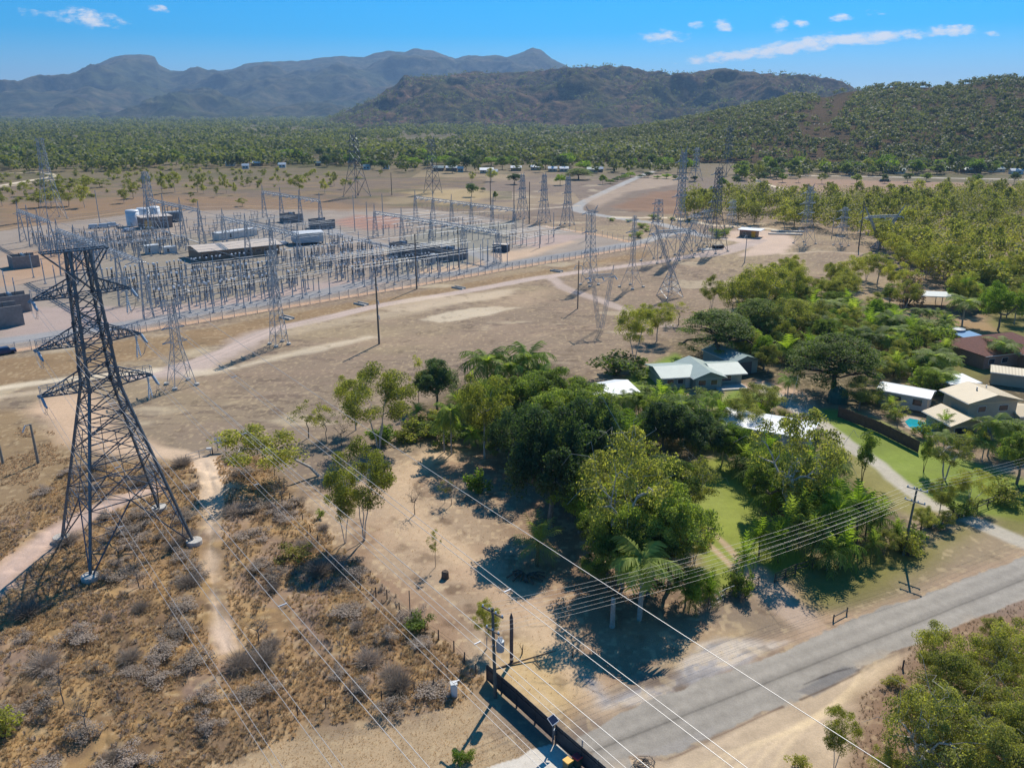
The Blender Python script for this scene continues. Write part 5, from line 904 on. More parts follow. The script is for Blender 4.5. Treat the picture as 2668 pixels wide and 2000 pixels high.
def cathead(bx, by, ty, bw, rz, half, label, wf=.5, m=STEEL2, w_=.16, v=False, peaks=1.22):
    p = G(bx, by); h = top_h(bx, by, ty); o = empty('lattice_pylon', p, R(rz), label, 'pylon', 'cat-head pylons'); wz = h * wf
    if not v: lattice_body([(0, bw), (wz, .45)], [wz * k / 4 for k in range(5)], w_, w_ * .55, m, o)
    else:
        for i in range(4): mb = MB(); mb.bar(corner([(0, bw), (9, bw)], 0, i), Vector((0, 0, -.3)) + corner([(0, .3), (9, .3)], 0, i), w_); mb.build('leg', m, o)
        wz = .2
    for s in (-1, 1):
        mb = MB(); a, b = Vector((s * .35, 0, wz)), Vector((s * half, 0, h))
        for dx, dy in ((-.35, -.35), (.35, -.35), (.35, .35), (-.35, .35)): mb.bar(a + Vector((dx, dy, 0)), b + Vector((dx, dy, 0)), w_ * .8)
        n = 9
        for k in range(n):
            for dy in (-.35, .35): c1 = a.lerp(b, k / n); c2 = a.lerp(b, (k + 1) / n); e = .35 if k % 2 else -.35; mb.bar(c1 + Vector((e, dy, 0)), c2 + Vector((-e, dy, 0)), w_ * .5)
        q = b + (b - a) * (peaks - 1); mb.bar(b + Vector((-.3, 0, 0)), q, w_ * .8); mb.bar(b + Vector((.3, 0, 0)), q, w_ * .8); mb.build('mast', m, o)
    mb = MB(); e = half * 1.35
    for dy in (-.35, .35):
        for dz in (0, .7): mb.bar((-e if dz == 0 else -half, dy, h + dz), (e if dz == 0 else half, dy, h + dz), w_ * .8)
        for k in range(10): x = -half + 2 * half * k / 10; mb.bar((x, dy, h), (x + half * .1, dy, h + .7), w_ * .5); mb.bar((x + half * .1, dy, h + .7), (x + half * .2, dy, h), w_ * .5)
        for s in (-1, 1): mb.bar((s * half, dy, h + .7), (s * e, dy, h), w_ * .6)
    a = mb.build('cross_arm', m, o)
    for x in (-e, 0, e): ins_string((x, 0, h), (x - .2, 1.6, h - .5), .17, 5).build('insulator', INS, a); ins_string((x, 0, h), (x - .2, -1.6, h - .5), .17, 5).build('insulator', INS, a)
    jp = MB(); jp.path([Vector((-half + 2 * half * k / 8, .9, h - .3 - 1.3 * math.sin(math.pi * k / 8))) for k in range(9)], .07); jp.build('jumper', INS, a)
cathead(1564, 858, 722, .8, 20, 2.5, 'pylon shaped like a V standing alone on the dry field', v=True, m=STEEL2, w_=.09); cathead(1745, 772, 605, 2.7, 25, 5.2, 'cat-head pylon with wide V window on splayed lattice body', .42, m=STEEL2, w_=.15); cathead(2290, 648, 566, 2.2, 15, 6.0, 'cat-head pylon with dark masts in the wood edge at the right', .28, m=STEEL3, w_=.22, peaks=1.5)
# ---------------------------------------------------------------- poles
TIM = mat('timber_pole', (.17, .145, .12), .95, 0, 3, .3); TIMD = mat('timber_dark', (.085, .075, .068), .95, 0, 3, .3); MAST = mat('steel_mast', (.36, .37, .38), .6, .3)
def pole(bx, by, ty, label, r=.17, m=TIM, arms=(), dx=0, group='poles round the substation', nm='timber_pole', cat='pole'):
    p = G(bx, by); h = top_h(bx, by, ty); lean = dx * mpp((p.x, p.y, h)); o = empty(nm, p, 0, label, cat, group); mb = MB(); mb.bar((0, 0, -.2), (lean, 0, h), r * 2, r * 1.4, 8, True); mb.build('shaft', m, o)
    for f, ln, az in arms:
        a = R(az); d = Vector((math.cos(a), math.sin(a), 0)) * ln; c_ = Vector((lean * f, 0, h * f)); mb = MB(); mb.bar(c_ - d * .0, c_ + d, .14); ar = mb.build('bracket', MAST, o); ins_string(c_ + d, c_ + d * 1.7 + Vector((0, 0, -1.0)), .14, 6).build('insulator', INSW, ar)
    return o, h
pole(988, 896, 721, 'tall timber pole with three side insulators alone on the field', .24, arms=((.86, .5, -50), (.66, .5, -50), (.44, .5, -50)), dx=0)
pole(1086, 753, 610, 'brown timber pole casting long shadow at the yard fence', .24); pole(1195, 697, 590, 'slim pole at the rounded corner of the yard road', .2); pole(1505, 804, 679, 'slim pole with top bracket left of the V shaped pylon', .17, arms=((.9, .7, 180), (.9, .8, -20)))
pole(1940, 684, 613, 'slim light pole on the field below the hut', .16, MAST, arms=((.99, .5, 150),)); pole(2237, 647, 525, 'leaning timber pole at the wood edge', .24, TIM, arms=((.8, .6, 190), (.6, .7, 190), (.4, .7, 190)), dx=-2); pole(2167, 617, 563, 'short grey pole at the wood edge left of the leaning pole', .17, MAST)
pole(100, 1206, 1104, 'thick pale pole with stayed insulator left of the huge pylon', .22, mat('pale_pole', (.30, .26, .21), .9, 0, 2, .2), arms=((.98, .7, 215),)); pole(8, 1207, 1140, 'thick pale pole cut by the left edge', .22, bpy.data.materials['pale_pole'])
for (x, y, t, lb) in ((1278, 549, 446, 'timber pole on the golden plain right of the ball-shaped tree'), (1339, 574, 474, 'left pole of a pair flanking the leftmost field pylon'), (1379, 583, 474, 'right pole of a pair flanking the leftmost field pylon'), (1021, 509, 450, 'grey pole far behind the yard between the tall pylons')): pole(x, y, t, lb, .26)
for (x, y, t, lb) in ((925, 604, 508, 'tallest mast on the red earth at the back of the yard'), (960, 634, 525, 'brown mast right of the tallest one at the back of the yard'), (1362, 637, 570, 'mast at the edge of the sandy corner of the yard'), (1406, 646, 572, 'mast in front of the small switchyard'), (1442, 617, 553, 'mast behind the small switchyard'), (1526, 627, 557, 'mast with white panels at the yard corner'), (262, 590, 495, 'leaning mast behind the parked vans'), (1000, 610, 505, 'mast among the busbars at the back of the yard'), (1285, 560, 505, 'mast at the back fence of the yard')): pole(x, y, t, lb, .2, MAST, (), 0, 'masts in the yard', 'lightning_mast', 'mast')
# ================================================================== the substation
S0 = G(348, 870); SU = Vector((math.sin(R(48)), math.cos(R(48)), 0)); SV = Vector((-SU.y, SU.x, 0)); SRZ = R(42)
def S(u, v, z=0): return S0 + SU * u + SV * v + Vector((0, 0, z))
def gantry(u, v0, v1, z, nc, label, sp=4.0):
    o = empty('gantry', S(u, v0), SRZ, label, 'gantry', 'lattice gantries of the yard'); ln = v1 - v0
    for k in range(nc):
        y = ln * k / (nc - 1); mb = MB(); a = 1.25
        for sx in (-1, 1):
            for sy in (-1, 1): mb.bar((sx * a, y + sy * .5, 0), (sx * .3, y + sy * .3, z + .6), .16)
        for q in range(9):
            t0, t1 = q / 9, (q + 1) / 9
            for sy in (-1, 1): x0, x1 = a + (.3 - a) * t0, a + (.3 - a) * t1; e = 1 if q % 2 else -1; mb.bar((e * x0, y + sy * (.5 - .2 * t0), z * t0), (-e * x1, y + sy * (.5 - .2 * t1), z * t1), .09)
            for sx in (-1, 1): x0, x1 = a + (.3 - a) * t0, a + (.3 - a) * t1; e = 1 if q % 2 else -1; mb.bar((sx * x0, y + e * .45, z * t0), (sx * x1, y - e * .4, z * t1), .08)
        for sx in (-1, 1): mb.bar((sx * .3, y, z + .5), (0, y, z + sp), .14)
        mb.build('column', STEEL3, o)
    mb = MB(); n = int(ln / 1.5)
    for sx in (-.45, .45):
        for dz in (0, .9): mb.bar((sx, 0, z + dz), (sx, ln, z + dz), .15)
        for k in range(n): y0, y1 = ln * k / n, ln * (k + 1) / n; e = k % 2; mb.bar((sx, y0, z + .9 * e), (sx, y1, z + .9 * (1 - e)), .09)
    for k in range(n): y0, y1 = ln * k / n, ln * (k + 1) / n; e = .45 if k % 2 else -.45; mb.bar((e, y0, z + .9), (-e, y1, z + .9), .08); mb.bar((e, y0, z), (-e, y1, z), .08)
    bm_ = mb.build('beam', STEEL2, o)
    for k in range(nc - 1):
        for t in (.2, .5, .8):
            y = ln * (k + t) / (nc - 1)
            for s in (-1, 1): ins_string((s * .5, y, z), (s * 2.6, y, z - .5), .17, 5).build('insulator', INS, bm_)
    return o
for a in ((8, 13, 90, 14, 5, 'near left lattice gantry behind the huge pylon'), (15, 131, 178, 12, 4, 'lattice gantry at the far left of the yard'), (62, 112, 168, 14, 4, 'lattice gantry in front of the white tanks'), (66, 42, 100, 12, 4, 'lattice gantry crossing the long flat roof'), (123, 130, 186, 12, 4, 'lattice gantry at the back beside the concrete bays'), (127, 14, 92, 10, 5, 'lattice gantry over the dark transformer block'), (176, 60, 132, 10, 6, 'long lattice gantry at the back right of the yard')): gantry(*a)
# sagging conductors strung between the gantries
def span(name, p, q, sag, w_, label, group, n=12, m=CABLED):
    mb = MB(); d = q - p; mb.path([d * (k / n) + Vector((0, 0, -4 * sag * (k / n) * (1 - k / n))) for k in range(n + 1)], w_); tag(mb.build(name, m, None, p), label, 'wire', group)
for (ua, ub, v0, v1, za, zb, n, lb) in ((10.6, 63.4, 46, 88, 13.5, 11.5, 9, 'overhead strung wire between near left gantry and roof gantry'), (68.6, 124.4, 46, 90, 11.5, 9.5, 8, 'overhead strung wire between roof gantry and block gantry'), (17.6, 59.4, 134, 166, 11.5, 13.5, 6, 'overhead strung wire between the two back left gantries'), (129.6, 173.4, 62, 90, 9.5, 9.5, 5, 'overhead strung wire between block gantry and back right gantry'), (64.6, 120.4, 132, 166, 13.5, 11.5, 6, 'overhead strung wire above the concrete bays')):
    for k in range(n): v = v0 + (v1 - v0) * k / (n - 1); span('strung_wire', S(ua, v, za), S(ub, v, zb), 2.0, .06, lb, lb + 's')
# apparatus: one of each kind, then copies
def proto(nm, label, cat, group): return empty(nm, (0, 0, 0), SRZ, label, cat, group)
def p_support(h=3.2, i=1.6, top=INSB, nm='bus_support', label='grey steel bus support post with insulator in the switchyard', cat='bus post', group='bus support posts'):
    o = proto(nm, label, cat, group); mb = MB(); mb.bar((0, 0, 0), (0, 0, h), .24, .20, 4); mb.box((0, 0, h), (.4, .4, .1)); mb.box((0, 0, .1), (.7, .7, .22)); mb.build('post', STEEL3, o); ins_string((0, 0, h + .05), (0, 0, h + i), .15, 7).build('insulator', top, o); return o
def p_disc():
    o = proto('disconnector', 'grey disconnector switch on two posts in the switchyard', 'switch', 'disconnector switches'); mb = MB()
    for x in (-1.5, 1.5): mb.bar((x, 0, 0), (x, 0, 3.4), .22, .2, 4)
    mb.bar((-2, 0, 3.4), (2, 0, 3.4), .22); mb.build('frame', STEEL3, o)
    for x in (-1.7, 0, 1.7): ins_string((x, 0, 3.5), (x, 0, 4.8), .14, 6).build('insulator', INSB, o)
    mb = MB(); mb.bar((-1.7, 0, 4.9), (1.7, 0, 4.9), .12); mb.bar((-1.7, 0, 4.9), (-1.7, 0, 5.3), .08); mb.build('blade', ALU, o); return o
def p_breaker():
    o = proto('circuit_breaker', 'three-legged circuit breaker with white heads in the switchyard', 'circuit breaker', 'circuit breakers'); mb = MB()
    for x in (-1.4, 0, 1.4): mb.bar((x, 0, 0), (x, 0, 2.2), .26)
    mb.bar((-1.6, 0, 2.2), (1.6, 0, 2.2), .3); mb.build('frame', STEEL3, o); mb = MB(); mb.box((.2, -.45, 1.2), (.9, .5, 1.1)); mb.build('control_box', STEEL2, o)
    for x in (-1.4, 0, 1.4): ins_string((x, 0, 2.3), (x, 0, 4.6), .19, 8).build('insulator', INSB, o); mb = MB(); mb.lathe((x, 0, 4.6), [(.2, 0), (.3, .1), (.3, .4), (.01, .5)], 8); mb.build('head', INSW, o)
    return o
def p_ct():
    o = proto('instrument_transformer', 'slim dark insulator column with white head on a steel post', 'transformer', 'instrument transformers'); mb = MB(); mb.bar((0, 0, 0), (0, 0, 2.2), .3); mb.box((0, 0, 2.3), (.6, .6, .4)); mb.build('post', STEEL3, o); ins_string((0, 0, 2.5), (0, 0, 5.0), .20, 9).build('insulator', INSB, o); mb = MB(); mb.lathe((0, 0, 5), [(.22, 0), (.3, .1), (.3, .5), (.01, .6)], 8); mb.build('head', INSW, o); return o
PS = [p_support(), p_disc(), p_breaker(), p_ct(), p_support(6.2, 1.4, INS, 'tall_bus_post', 'tall plain steel post carrying high busbar in the switchyard', 'bus post', 'tall bus posts')]; used = [False] * 5
def put(i, p, rz=None):
    if not used[i]: used[i] = True; PS[i].location = p; PS[i].rotation_euler[2] = SRZ if rz is None else rz; return
    copy_tree(PS[i], p, SRZ if rz is None else rz)
BLK = [(44, 90, 72, 104), (60, 84, 100, 118), (92, 100, 84, 94), (104, 128, 24, 60), (118, 132, 126, 172), (-30, 8, 24, 40), (-10, 14, 108, 126), (84, 100, 76, 90)]
def free(u, v): return not any(a < u < b and c < v < d for a, b, c, d in BLK)
rows = [[]]
cnt = [0] * 5
CAP = (230, 120, 60, 90, 130)
def bay(u0, u1, v0, v1, step, pat, du=0):
    k = 0; v = v0
    while v <= v1:
        i = pat[k % len(pat)]; u = u0
        while u <= u1:
            if free(u, v) and cnt[i] < CAP[i]: put(i, S(u + rnd.uniform(-.15, .15), v)); cnt[i] += 1
            u += (3.1 if i in (0, 3) else 6.4 if i == 4 else 5.0) * step
        k += 1; v += (2.9, 3.8, 3.4, 3.2)[k % 4]
bay(14, 60, 8, 68, 1.35, (4, 0, 1, 0, 3, 2)); bay(70, 104, 6, 90, 1.3, (4, 0, 1, 3, 0, 2)); bay(18, 58, 108, 172, 1.5, (0, 3, 1, 2, 0)); bay(70, 118, 104, 180, 1.7, (0, 1, 3, 0, 2)); bay(132, 172, 52, 92, 1.25, (3, 0, 1, 0, 2)); bay(150, 178, 30, 50, 1.5, (0, 1)); bay(130, 172, 96, 128, 1.5, (0, 1, 3, 0)); bay(-26, 4, 42, 96, 2.0, (0, 3, 1, 4)); bay(108, 132, 8, 22, 1.4, (4, 4))
print('apparatus', cnt)
# busbars
def bus(u0, u1, v, z, lb='long pale tubular busbar over the switchyard'):
    mb = MB(); mb.bar((0, 0, 0), SU * (u1 - u0), .13, n=6); tag(mb.build('busbar', BUSM, None, S(u0, v, z)), lb, 'busbar', 'tubular busbars')
for u0, u1, vs, z in ((12, 62, (12, 15, 28, 32, 48, 52), 5.6), (68, 128, (12, 16, 34, 38, 56), 5.4), (66, 106, (76, 80, 84), 6.0), (18, 58, (110, 114, 118, 132, 136, 140, 156), 5.4), (70, 118, (110, 114, 118, 140, 144, 160, 164), 5.4), (132, 174, (56, 64, 74, 82, 88), 5.4), (150, 182, (28, 31, 34, 40, 43, 46), 4.6), (132, 172, (100, 108, 118), 5.2), (60, 116, (18, 21, 24), 7.6)):
    for v in vs: bus(u0 + rnd.uniform(-1, 1), u1 + rnd.uniform(-2, 2), v, z)
for u0, v0, v1, z in ((22, 8, 66, 7.4), (34, 8, 66, 7.4), (46, 8, 64, 7.4), (80, 6, 66, 7.2), (92, 6, 70, 7.2), (100, 6, 70, 7.2), (28, 108, 170, 7), (44, 108, 170, 7), (86, 104, 178, 7), (104, 104, 178, 7), (142, 54, 90, 7), (156, 54, 90, 7), (166, 54, 90, 7)):
    mb = MB(); mb.bar((0, 0, 0), SV * (v1 - v0), .12, n=6); tag(mb.build('busbar', BUSM, None, S(u0, v0, z)), 'busbar running crosswise above the others in the switchyard', 'busbar', 'crosswise busbars')
# concrete cable trench lids
for i, (a, b) in enumerate((((800, 700), (930, 672)), ((845, 711), (930, 698)), ((600, 745), (740, 722)), ((980, 694), (1075, 678)), ((420, 601), (520, 633)), ((700, 660), (1000, 612)), ((1050, 616), (1230, 600)), ((1066, 673), (1130, 690)), ((560, 690), (480, 700)), ((1255, 655), (1400, 632)), ((455, 740), (500, 762)), ((1230, 655), (1420, 612)), ((640, 690), (780, 668)), ((560, 745), (700, 690)))):
    p, q = G(*a), G(*b); d = q - p; mb = MB(); n = max(2, int(d.length / 3)); w_ = d.normalized().cross(Vector((0, 0, 1))) * .45
    for k in range(n): s0, s1 = d * ((k + .04) / n), d * ((k + .96) / n); z = Vector((0, 0, .16)); mb.add([s0 - w_, s1 - w_, s1 + w_, s0 + w_, s0 - w_ + z, s1 - w_ + z, s1 + w_ + z, s0 + w_ + z], [(4, 5, 6, 7), (0, 1, 5, 4), (1, 2, 6, 5), (2, 3, 7, 6), (3, 0, 4, 7)])
    tag(mb.build('cable_trench', CONC, None, p), 'pale concrete cable trench lid strip across the gravel yard', 'cable trench', 'cable trench lids')
# transformer bays
BLOCK = mat('block_wall', (.235, .22, .21), .95, 0, 1.2, .2); GREYP = mat('grey_paint', (.30, .34, .37), .5, .1, 1, .15); DARKP = mat('dark_paint', (.09, .11, .13), .5, .1)
def tbay(u, v, a, b, h, label, rad=True):
    o = empty('transformer_bay', S(u, v), SRZ, label, 'transformer', 'walled transformers'); mb = MB(); t = .35
    mb.box((a / 2, t / 2, h / 2), (a, t, h)); mb.box((a / 2, b - t / 2, h / 2), (a, t, h)); mb.box((t / 2, b / 2, h / 2), (t, b - 2 * t, h)); mb.build('wall', BLOCK, o)
    mb = MB(); mb.box((a * .55, b * .5, h * .36), (a * .5, b * .45, h * .72)); mb.build('tank', GREYP, o)
    mb = MB()
    for k in range(8): mb.box((a * .86, b * .25 + b * .5 * k / 7, h * .42), (a * .12, .14, h * .6))
    mb.build('radiator', DARKP, o); mb = MB(); c_ = (a * .5, b * .3, h * 1.02); mb.bar((c_[0], c_[1], c_[2]), (c_[0], b * .75, c_[2]), .9, n=10, cap=True); mb.bar((c_[0], b * .4, h * .7), (c_[0], b * .4, c_[2]), .2); mb.bar((c_[0], b * .65, h * .7), (c_[0], b * .65, c_[2]), .2); mb.build('conservator', STEEL2, o)
    for k in range(3): ins_string((a * .4 + k * a * .13, b * .5, h * .72), (a * .36 + k * a * .15, b * .5, h * .72 + 1.9), .16, 6).build('bushing', INSB, o)
tbay(-2, 112, 8, 7.5, 4, 'brown walled transformer bay with white conservator at the left edge'); tbay(-27, 27, 10, 7, 5.0, 'dark walled transformer bay at the left edge behind the fence'); tbay(-20, 42, 8, 6, 4.6, 'dark transformer bay half behind the one at the fence')
tbay(121, 129, 8.5, 9, 4, 'block walled transformer bay at the back of the yard, nearer of two'); tbay(121, 158, 8, 8, 4, 'block walled transformer bay at the back of the yard, farther of two')
tbay(108, 46, 8, 7.5, 4.4, 'dark transformer bay, back one of the block right of the middle'); tbay(111, 37, 8, 7.5, 4.2, 'dark transformer bay, middle one of the block'); tbay(115, 27, 9, 8, 3.8, 'low transformer bay, front one of the block with radiators')
mb = MB(); mb.lathe((0, 0, 0), [(1.1, 0), (1.1, 3.2), (.9, 3.5), (.01, 3.6)], 14); tag(mb.build('oil_tank', STEEL2, None, G(1128, 687)), 'upright grey cylinder tank beside the dark transformer block', 'tank')
# ================================================================== buildings
def paint(n, c, r=.6, ns=.6, na=.1, **k): return mat(n, c, r, 0, ns, na, **k)
def ribbed(name, col, rough=.45, metal=.0, pitch=.76, amp=.5):
    m = mat(name, col, rough, metal, .5, .08); nt = m.node_tree; b = nt.nodes['Principled BSDF']; tc = N(nt, 'ShaderNodeTexCoord'); wv = N(nt, 'ShaderNodeTexWave', wave_type='BANDS', bands_direction='X'); wv.inputs['Scale'].default_value = 1 / pitch; L(nt, tc.outputs['Object'], wv.inputs['Vector'])
    bp = N(nt, 'ShaderNodeBump'); bp.inputs['Strength'].default_value = amp; bp.inputs['Distance'].default_value = .04; L(nt, wv.outputs['Fac'], bp.inputs['Height']); L(nt, bp.outputs[0], b.inputs['Normal']); return m
RW = ribbed('white_roof', (.72, .73, .72)); RG = ribbed('pale_green_roof', (.36, .43, .38)); RGR = ribbed('green_roof', (.20, .29, .28)); RC = ribbed('cream_roof', (.60, .47, .28)); RT = ribbed('tan_roof', (.64, .52, .40)); RB = mat('red_brown_tiles', (.20, .085, .062), .85, 0, 3, .25)
WC = paint('cream_wall', (.46, .37, .26)); WW = paint('white_wall', (.60, .60, .57)); WG = paint('green_wall', (.26, .33, .30)); WB = paint('brick_wall', (.30, .19, .14), ns=4, na=.25); WBR = paint('brown_wall', (.24, .17, .12)); GLS = mat('window_glass', (.03, .04, .05), .12, 0, spec=.6); ORG = mat('orange_door', (.75, .36, .03), .5); TRIM = mat('red_trim', (.36, .08, .05), .6)
def gable_parts(o, a, b, wh, rise, wm, rm, ov=.5, x0=0, y0=0, ridge='x', z0=0, hip=0, fill=True):
    """a along local x, b along local y; the corner (x0, y0) is the near left one"""
    if fill:
        mb = MB(); mb.box((x0 + a / 2, y0 + b / 2, z0 + wh / 2), (a, b, wh))
        if ridge == 'x' and not hip:
            for x in (x0, x0 + a): mb.poly([(x, y0, z0 + wh), (x, y0 + b, z0 + wh), (x, y0 + b / 2, z0 + wh + rise)])
        elif not hip:
            for y in (y0, y0 + b): mb.poly([(x0, y, z0 + wh), (x0 + a, y, z0 + wh), (x0 + a / 2, y, z0 + wh + rise)])
        mb.build('wall', wm, o)
    X0, X1, Y0, Y1 = x0 - ov, x0 + a + ov, y0 - ov, y0 + b + ov; z = z0 + wh - .02; t = .14; zr = z + rise + .12; mb = MB()
    if ridge == 'x': e0, e1, r0, r1 = (X0, Y0), (X1, Y1), (X0 + hip, (Y0 + Y1) / 2), (X1 - hip, (Y0 + Y1) / 2); P = [(X0, Y0, z), (X1, Y0, z), (X1, Y1, z), (X0, Y1, z), (*r0, zr), (*r1, zr)]; Fs = [(0, 1, 5, 4), (2, 3, 4, 5)] + ([(1, 2, 5), (3, 0, 4)] if hip else [])
    else: r0, r1 = ((X0 + X1) / 2, Y0 + hip), ((X0 + X1) / 2, Y1 - hip); P = [(X0, Y0, z), (X1, Y0, z), (X1, Y1, z), (X0, Y1, z), (*r0, zr), (*r1, zr)]; Fs = [(3, 0, 4, 5), (1, 2, 5, 4)] + ([(0, 1, 4), (2, 3, 5)] if hip else [])
    up = [(x, y, zz + t) for x, y, zz in P]; n = len(P); mb.add(P + up, [tuple(reversed(f)) for f in Fs] + [tuple(i + n for i in f) for f in Fs] + [(0, 1, 1 + n, n), (1, 2, 2 + n, 1 + n), (2, 3, 3 + n, 2 + n), (3, 0, n, 3 + n)] + ([] if hip else ([(0, 4, 4 + n, n), (4, 3, 3 + n, 4 + n), (1, 5, 5 + n, 1 + n), (5, 2, 2 + n, 5 + n)] if ridge == 'x' else [(0, 4, 4 + n, n), (4, 1, 1 + n, 4 + n), (3, 5, 5 + n, 3 + n), (5, 2, 2 + n, 5 + n)])))
    ro = mb.build('roof', rm, o); mb = MB()
    for (ax, ay), (bx, by) in ((((X0, Y0), (X1, Y0)), ((X0, Y1), (X1, Y1))) if ridge == 'x' else (((X0, Y0), (X0, Y1)), ((X1, Y0), (X1, Y1)))): d_ = (0, -.06 if ay == Y0 else .06) if ridge == 'x' else (-.06 if ax == X0 else .06, 0); mb.bar((ax + d_[0], ay + d_[1], z + .03), (bx + d_[0], by + d_[1], z + .03), .11, cap=True)
    mb.build('gutter', WW, ro); return ro
def wins(o, lst, m=GLS):
    """(x, y, z, width, height, axis): openings 3 cm proud of a wall"""
    for x, y, z, w_, h, ax in lst:
        f = MB(); g = MB(); d = (w_, .08, h) if ax == 'x' else (.08, w_, h); f.box((x, y, z), d); fr = f.build('window', WW, o); s = -.03 if ax in 'x' else .03
        d2 = (w_ - .16, .09, h - .16) if ax == 'x' else (.09, w_ - .16, h - .16); g.box((x, y + (s if ax == 'x' else 0), z), d2); g.build('pane', m, fr)
def bld(nm, p, rz, label, cat='house', group=None): return empty(nm, p, R(rz), label, cat, group)
def ang(p, q): d = q - p; return math.degrees(math.atan2(d.y, d.x))
def edge_box(nm, a, b, z, depth, label, wh, rise, wm, rm, cat='house', ridge='x', hip=0, ov=.4, drop=None):
    """house from the two ends of its near eave (pixels, at height z)"""
    p, q = G(*a, z), G(*b, z); p.z = q.z = 0; o = bld(nm, p, ang(p, q), label, cat); ln = (q - p).length; gable_parts(o, ln, depth, wh, rise, wm, rm, ov, ridge=ridge, hip=hip); return o, ln
# control building and sheds in the yard
o, ln = edge_box('control_building', (522, 656), (727, 636), 3.6, 15, 'long control building with flat tan roof in the middle of the yard', 3.6, .9, WBR, RT, 'building', ov=1.0); wins(o, [(ln * (k + .5) / 9, 0, 2.0, 2.0, 1.2, 'x') for k in range(9)])
for a, b, d, hh, lb, rm in (((571, 627), (671, 613), 4.5, 2.8, 'long white flat-topped container behind the tan roofed building', RW), ((381, 663), (416, 660), 3, 3.0, 'white kiosk left of the tan roofed building', RW), ((430, 661), (461, 658), 3, 2.2, 'low white kiosk beside the tan roofed building', RW)):
    p, q = G(*a), G(*b); o = bld('equipment_shed', p, ang(p, q), lb, 'shed'); L_ = (q - p).length; mb = MB(); mb.box((L_ / 2, d / 2, hh / 2), (L_, d, hh)); mb.build('wall', WW, o); mb = MB(); mb.box((L_ / 2, d / 2, hh + .1), (L_ + .4, d + .4, .2)); mb.build('roof', rm, o); wins(o, [(L_ * .3, 0, hh * .5, .9, hh * .6, 'x')])
p = G(772, 640); o = bld('equipment_shed', p, 42 - 14, 'tall white box shed on stilts over its own dark shadow', 'shed'); mb = MB(); mb.box((5.5, 4, 2.6), (11, 8, 3.6)); mb.build('wall', mat('pale_wall', (.42, .47, .50), .6), o); gable_parts(o, 11, 8, 4.4, .5, WW, RW, .3, fill=False); mb = MB(); [mb.box((x, y, .4), (.4, .4, .8)) for x in (.5, 5.5, 10.5) for y in (.5, 7.5)]; mb.build('stilt', STEEL, o)
TANK = paint('tank_white', (.66, .69, .71), .45)
for (x, y, lb) in ((349, 588, 'leftmost white cylindrical tank behind the brown pump house'), (377, 582, 'middle white cylindrical tank behind the brown pump house'), (404, 578, 'rightmost white cylindrical tank behind the brown pump house')):
    o = empty('storage_tank', G(x, y), 0, lb, 'tank', 'white tanks'); mb = MB(); mb.lathe((0, 0, 0), [(2.9, 0), (2.9, 6.7)], 24); mb.build('shell', TANK, o, smooth=True); mb = MB(); mb.lathe((0, 0, 6.7), [(3.0, 0), (2.6, .5), (.01, .8)], 24); mb.build('roof', TANK, o, smooth=True)
p, q = G(372, 598), G(451, 592); o = bld('pump_house', p, ang(p, q), 'brown pump house with orange door in front of white tanks', 'building'); L_ = (q - p).length; mb = MB(); mb.box((L_ / 2, 4.5, 2.5), (L_, 9, 5)); mb.build('wall', mat('pump_wall', (.21, .17, .15), .9, 0, 1, .15), o); mb = MB(); mb.box((L_ / 2, 4.5, 5.1), (L_ + .7, 9.7, .3)); mb.build('roof', RT, o); mb = MB(); mb.box((L_ * .2, -.03, 1.9), (3, .1, 3.6)); mb.build('door', ORG, o)
o = bld('transformer', G(452, 577), 42, 'grey finned transformer behind the pump house', 'transformer'); mb = MB(); mb.box((0, 0, 2.5), (7, 4, 4.4)); mb.build('tank', GREYP, o); mb = MB(); [mb.box((-3 + k * .7, -2.4, 2.4), (.2, .8, 4)) for k in range(9)]; mb.build('radiator', STEEL3, o); [ins_string((x, 0, 4.7), (x, 0, 7.2), .22, 6).build('bushing', INSB, o) for x in (-2, 0, 2)]
p, q = G(1283, 655), G(1312, 657); o = bld('shipping_container', p, ang(p, q) + 0, 'dark blue-grey container on the sandy corner of the yard', 'container'); CB = ribbed('container_blue', (.06, .08, .11), .5, 0, .3, .8); mb = MB(); mb.box((3.0, 1.3, 1.4), (6, 2.5, 2.6)); mb.build('body', CB, o); mb = MB(); mb.box((3, 1.3, 2.76), (6.1, 2.6, .12)); mb.build('roof', RT, o); mb = MB(); mb.box((6.05, 1.3, 1.4), (.08, 2.2, 2.2)); mb.build('door', CB, o)
# vehicles
TYRE = mat('tyre', (.02, .02, .02), .9)
def vehicle(p, rz, label, col, ln=4.6, hh=1.5, van=False, nm='parked_car'):
    o = empty(nm, p, R(rz), label, 'van' if van else 'car', 'vehicles in the yard'); m = mat(nm + '_paint', col, .3, .1, spec=.5); mb = MB(); mb.box((0, 0, .62), (ln, 1.8, .62), 0, .97)
    mb.box(((-.15 if not van else -.35), 0, 1.25 if not van else 1.5), (ln * (.55 if not van else .78), 1.66, .62 if not van else 1.1), 0, .84); mb.build('body', m, o); mb = MB(); zz = 1.28 if not van else 1.6
    mb.box(((-.15 if not van else -.35), 0, zz), (ln * (.57 if not van else .80), 1.58, .36), 0, .88); mb.build('window', GLS, o)
    for x in (-ln * .31, ln * .31):
        for y in (-.82, .82): mb = MB(); mb.bar((x, y - .1, .33), (x, y + .1, .33), .66, n=10, cap=True); mb.build('wheel', TYRE, o)
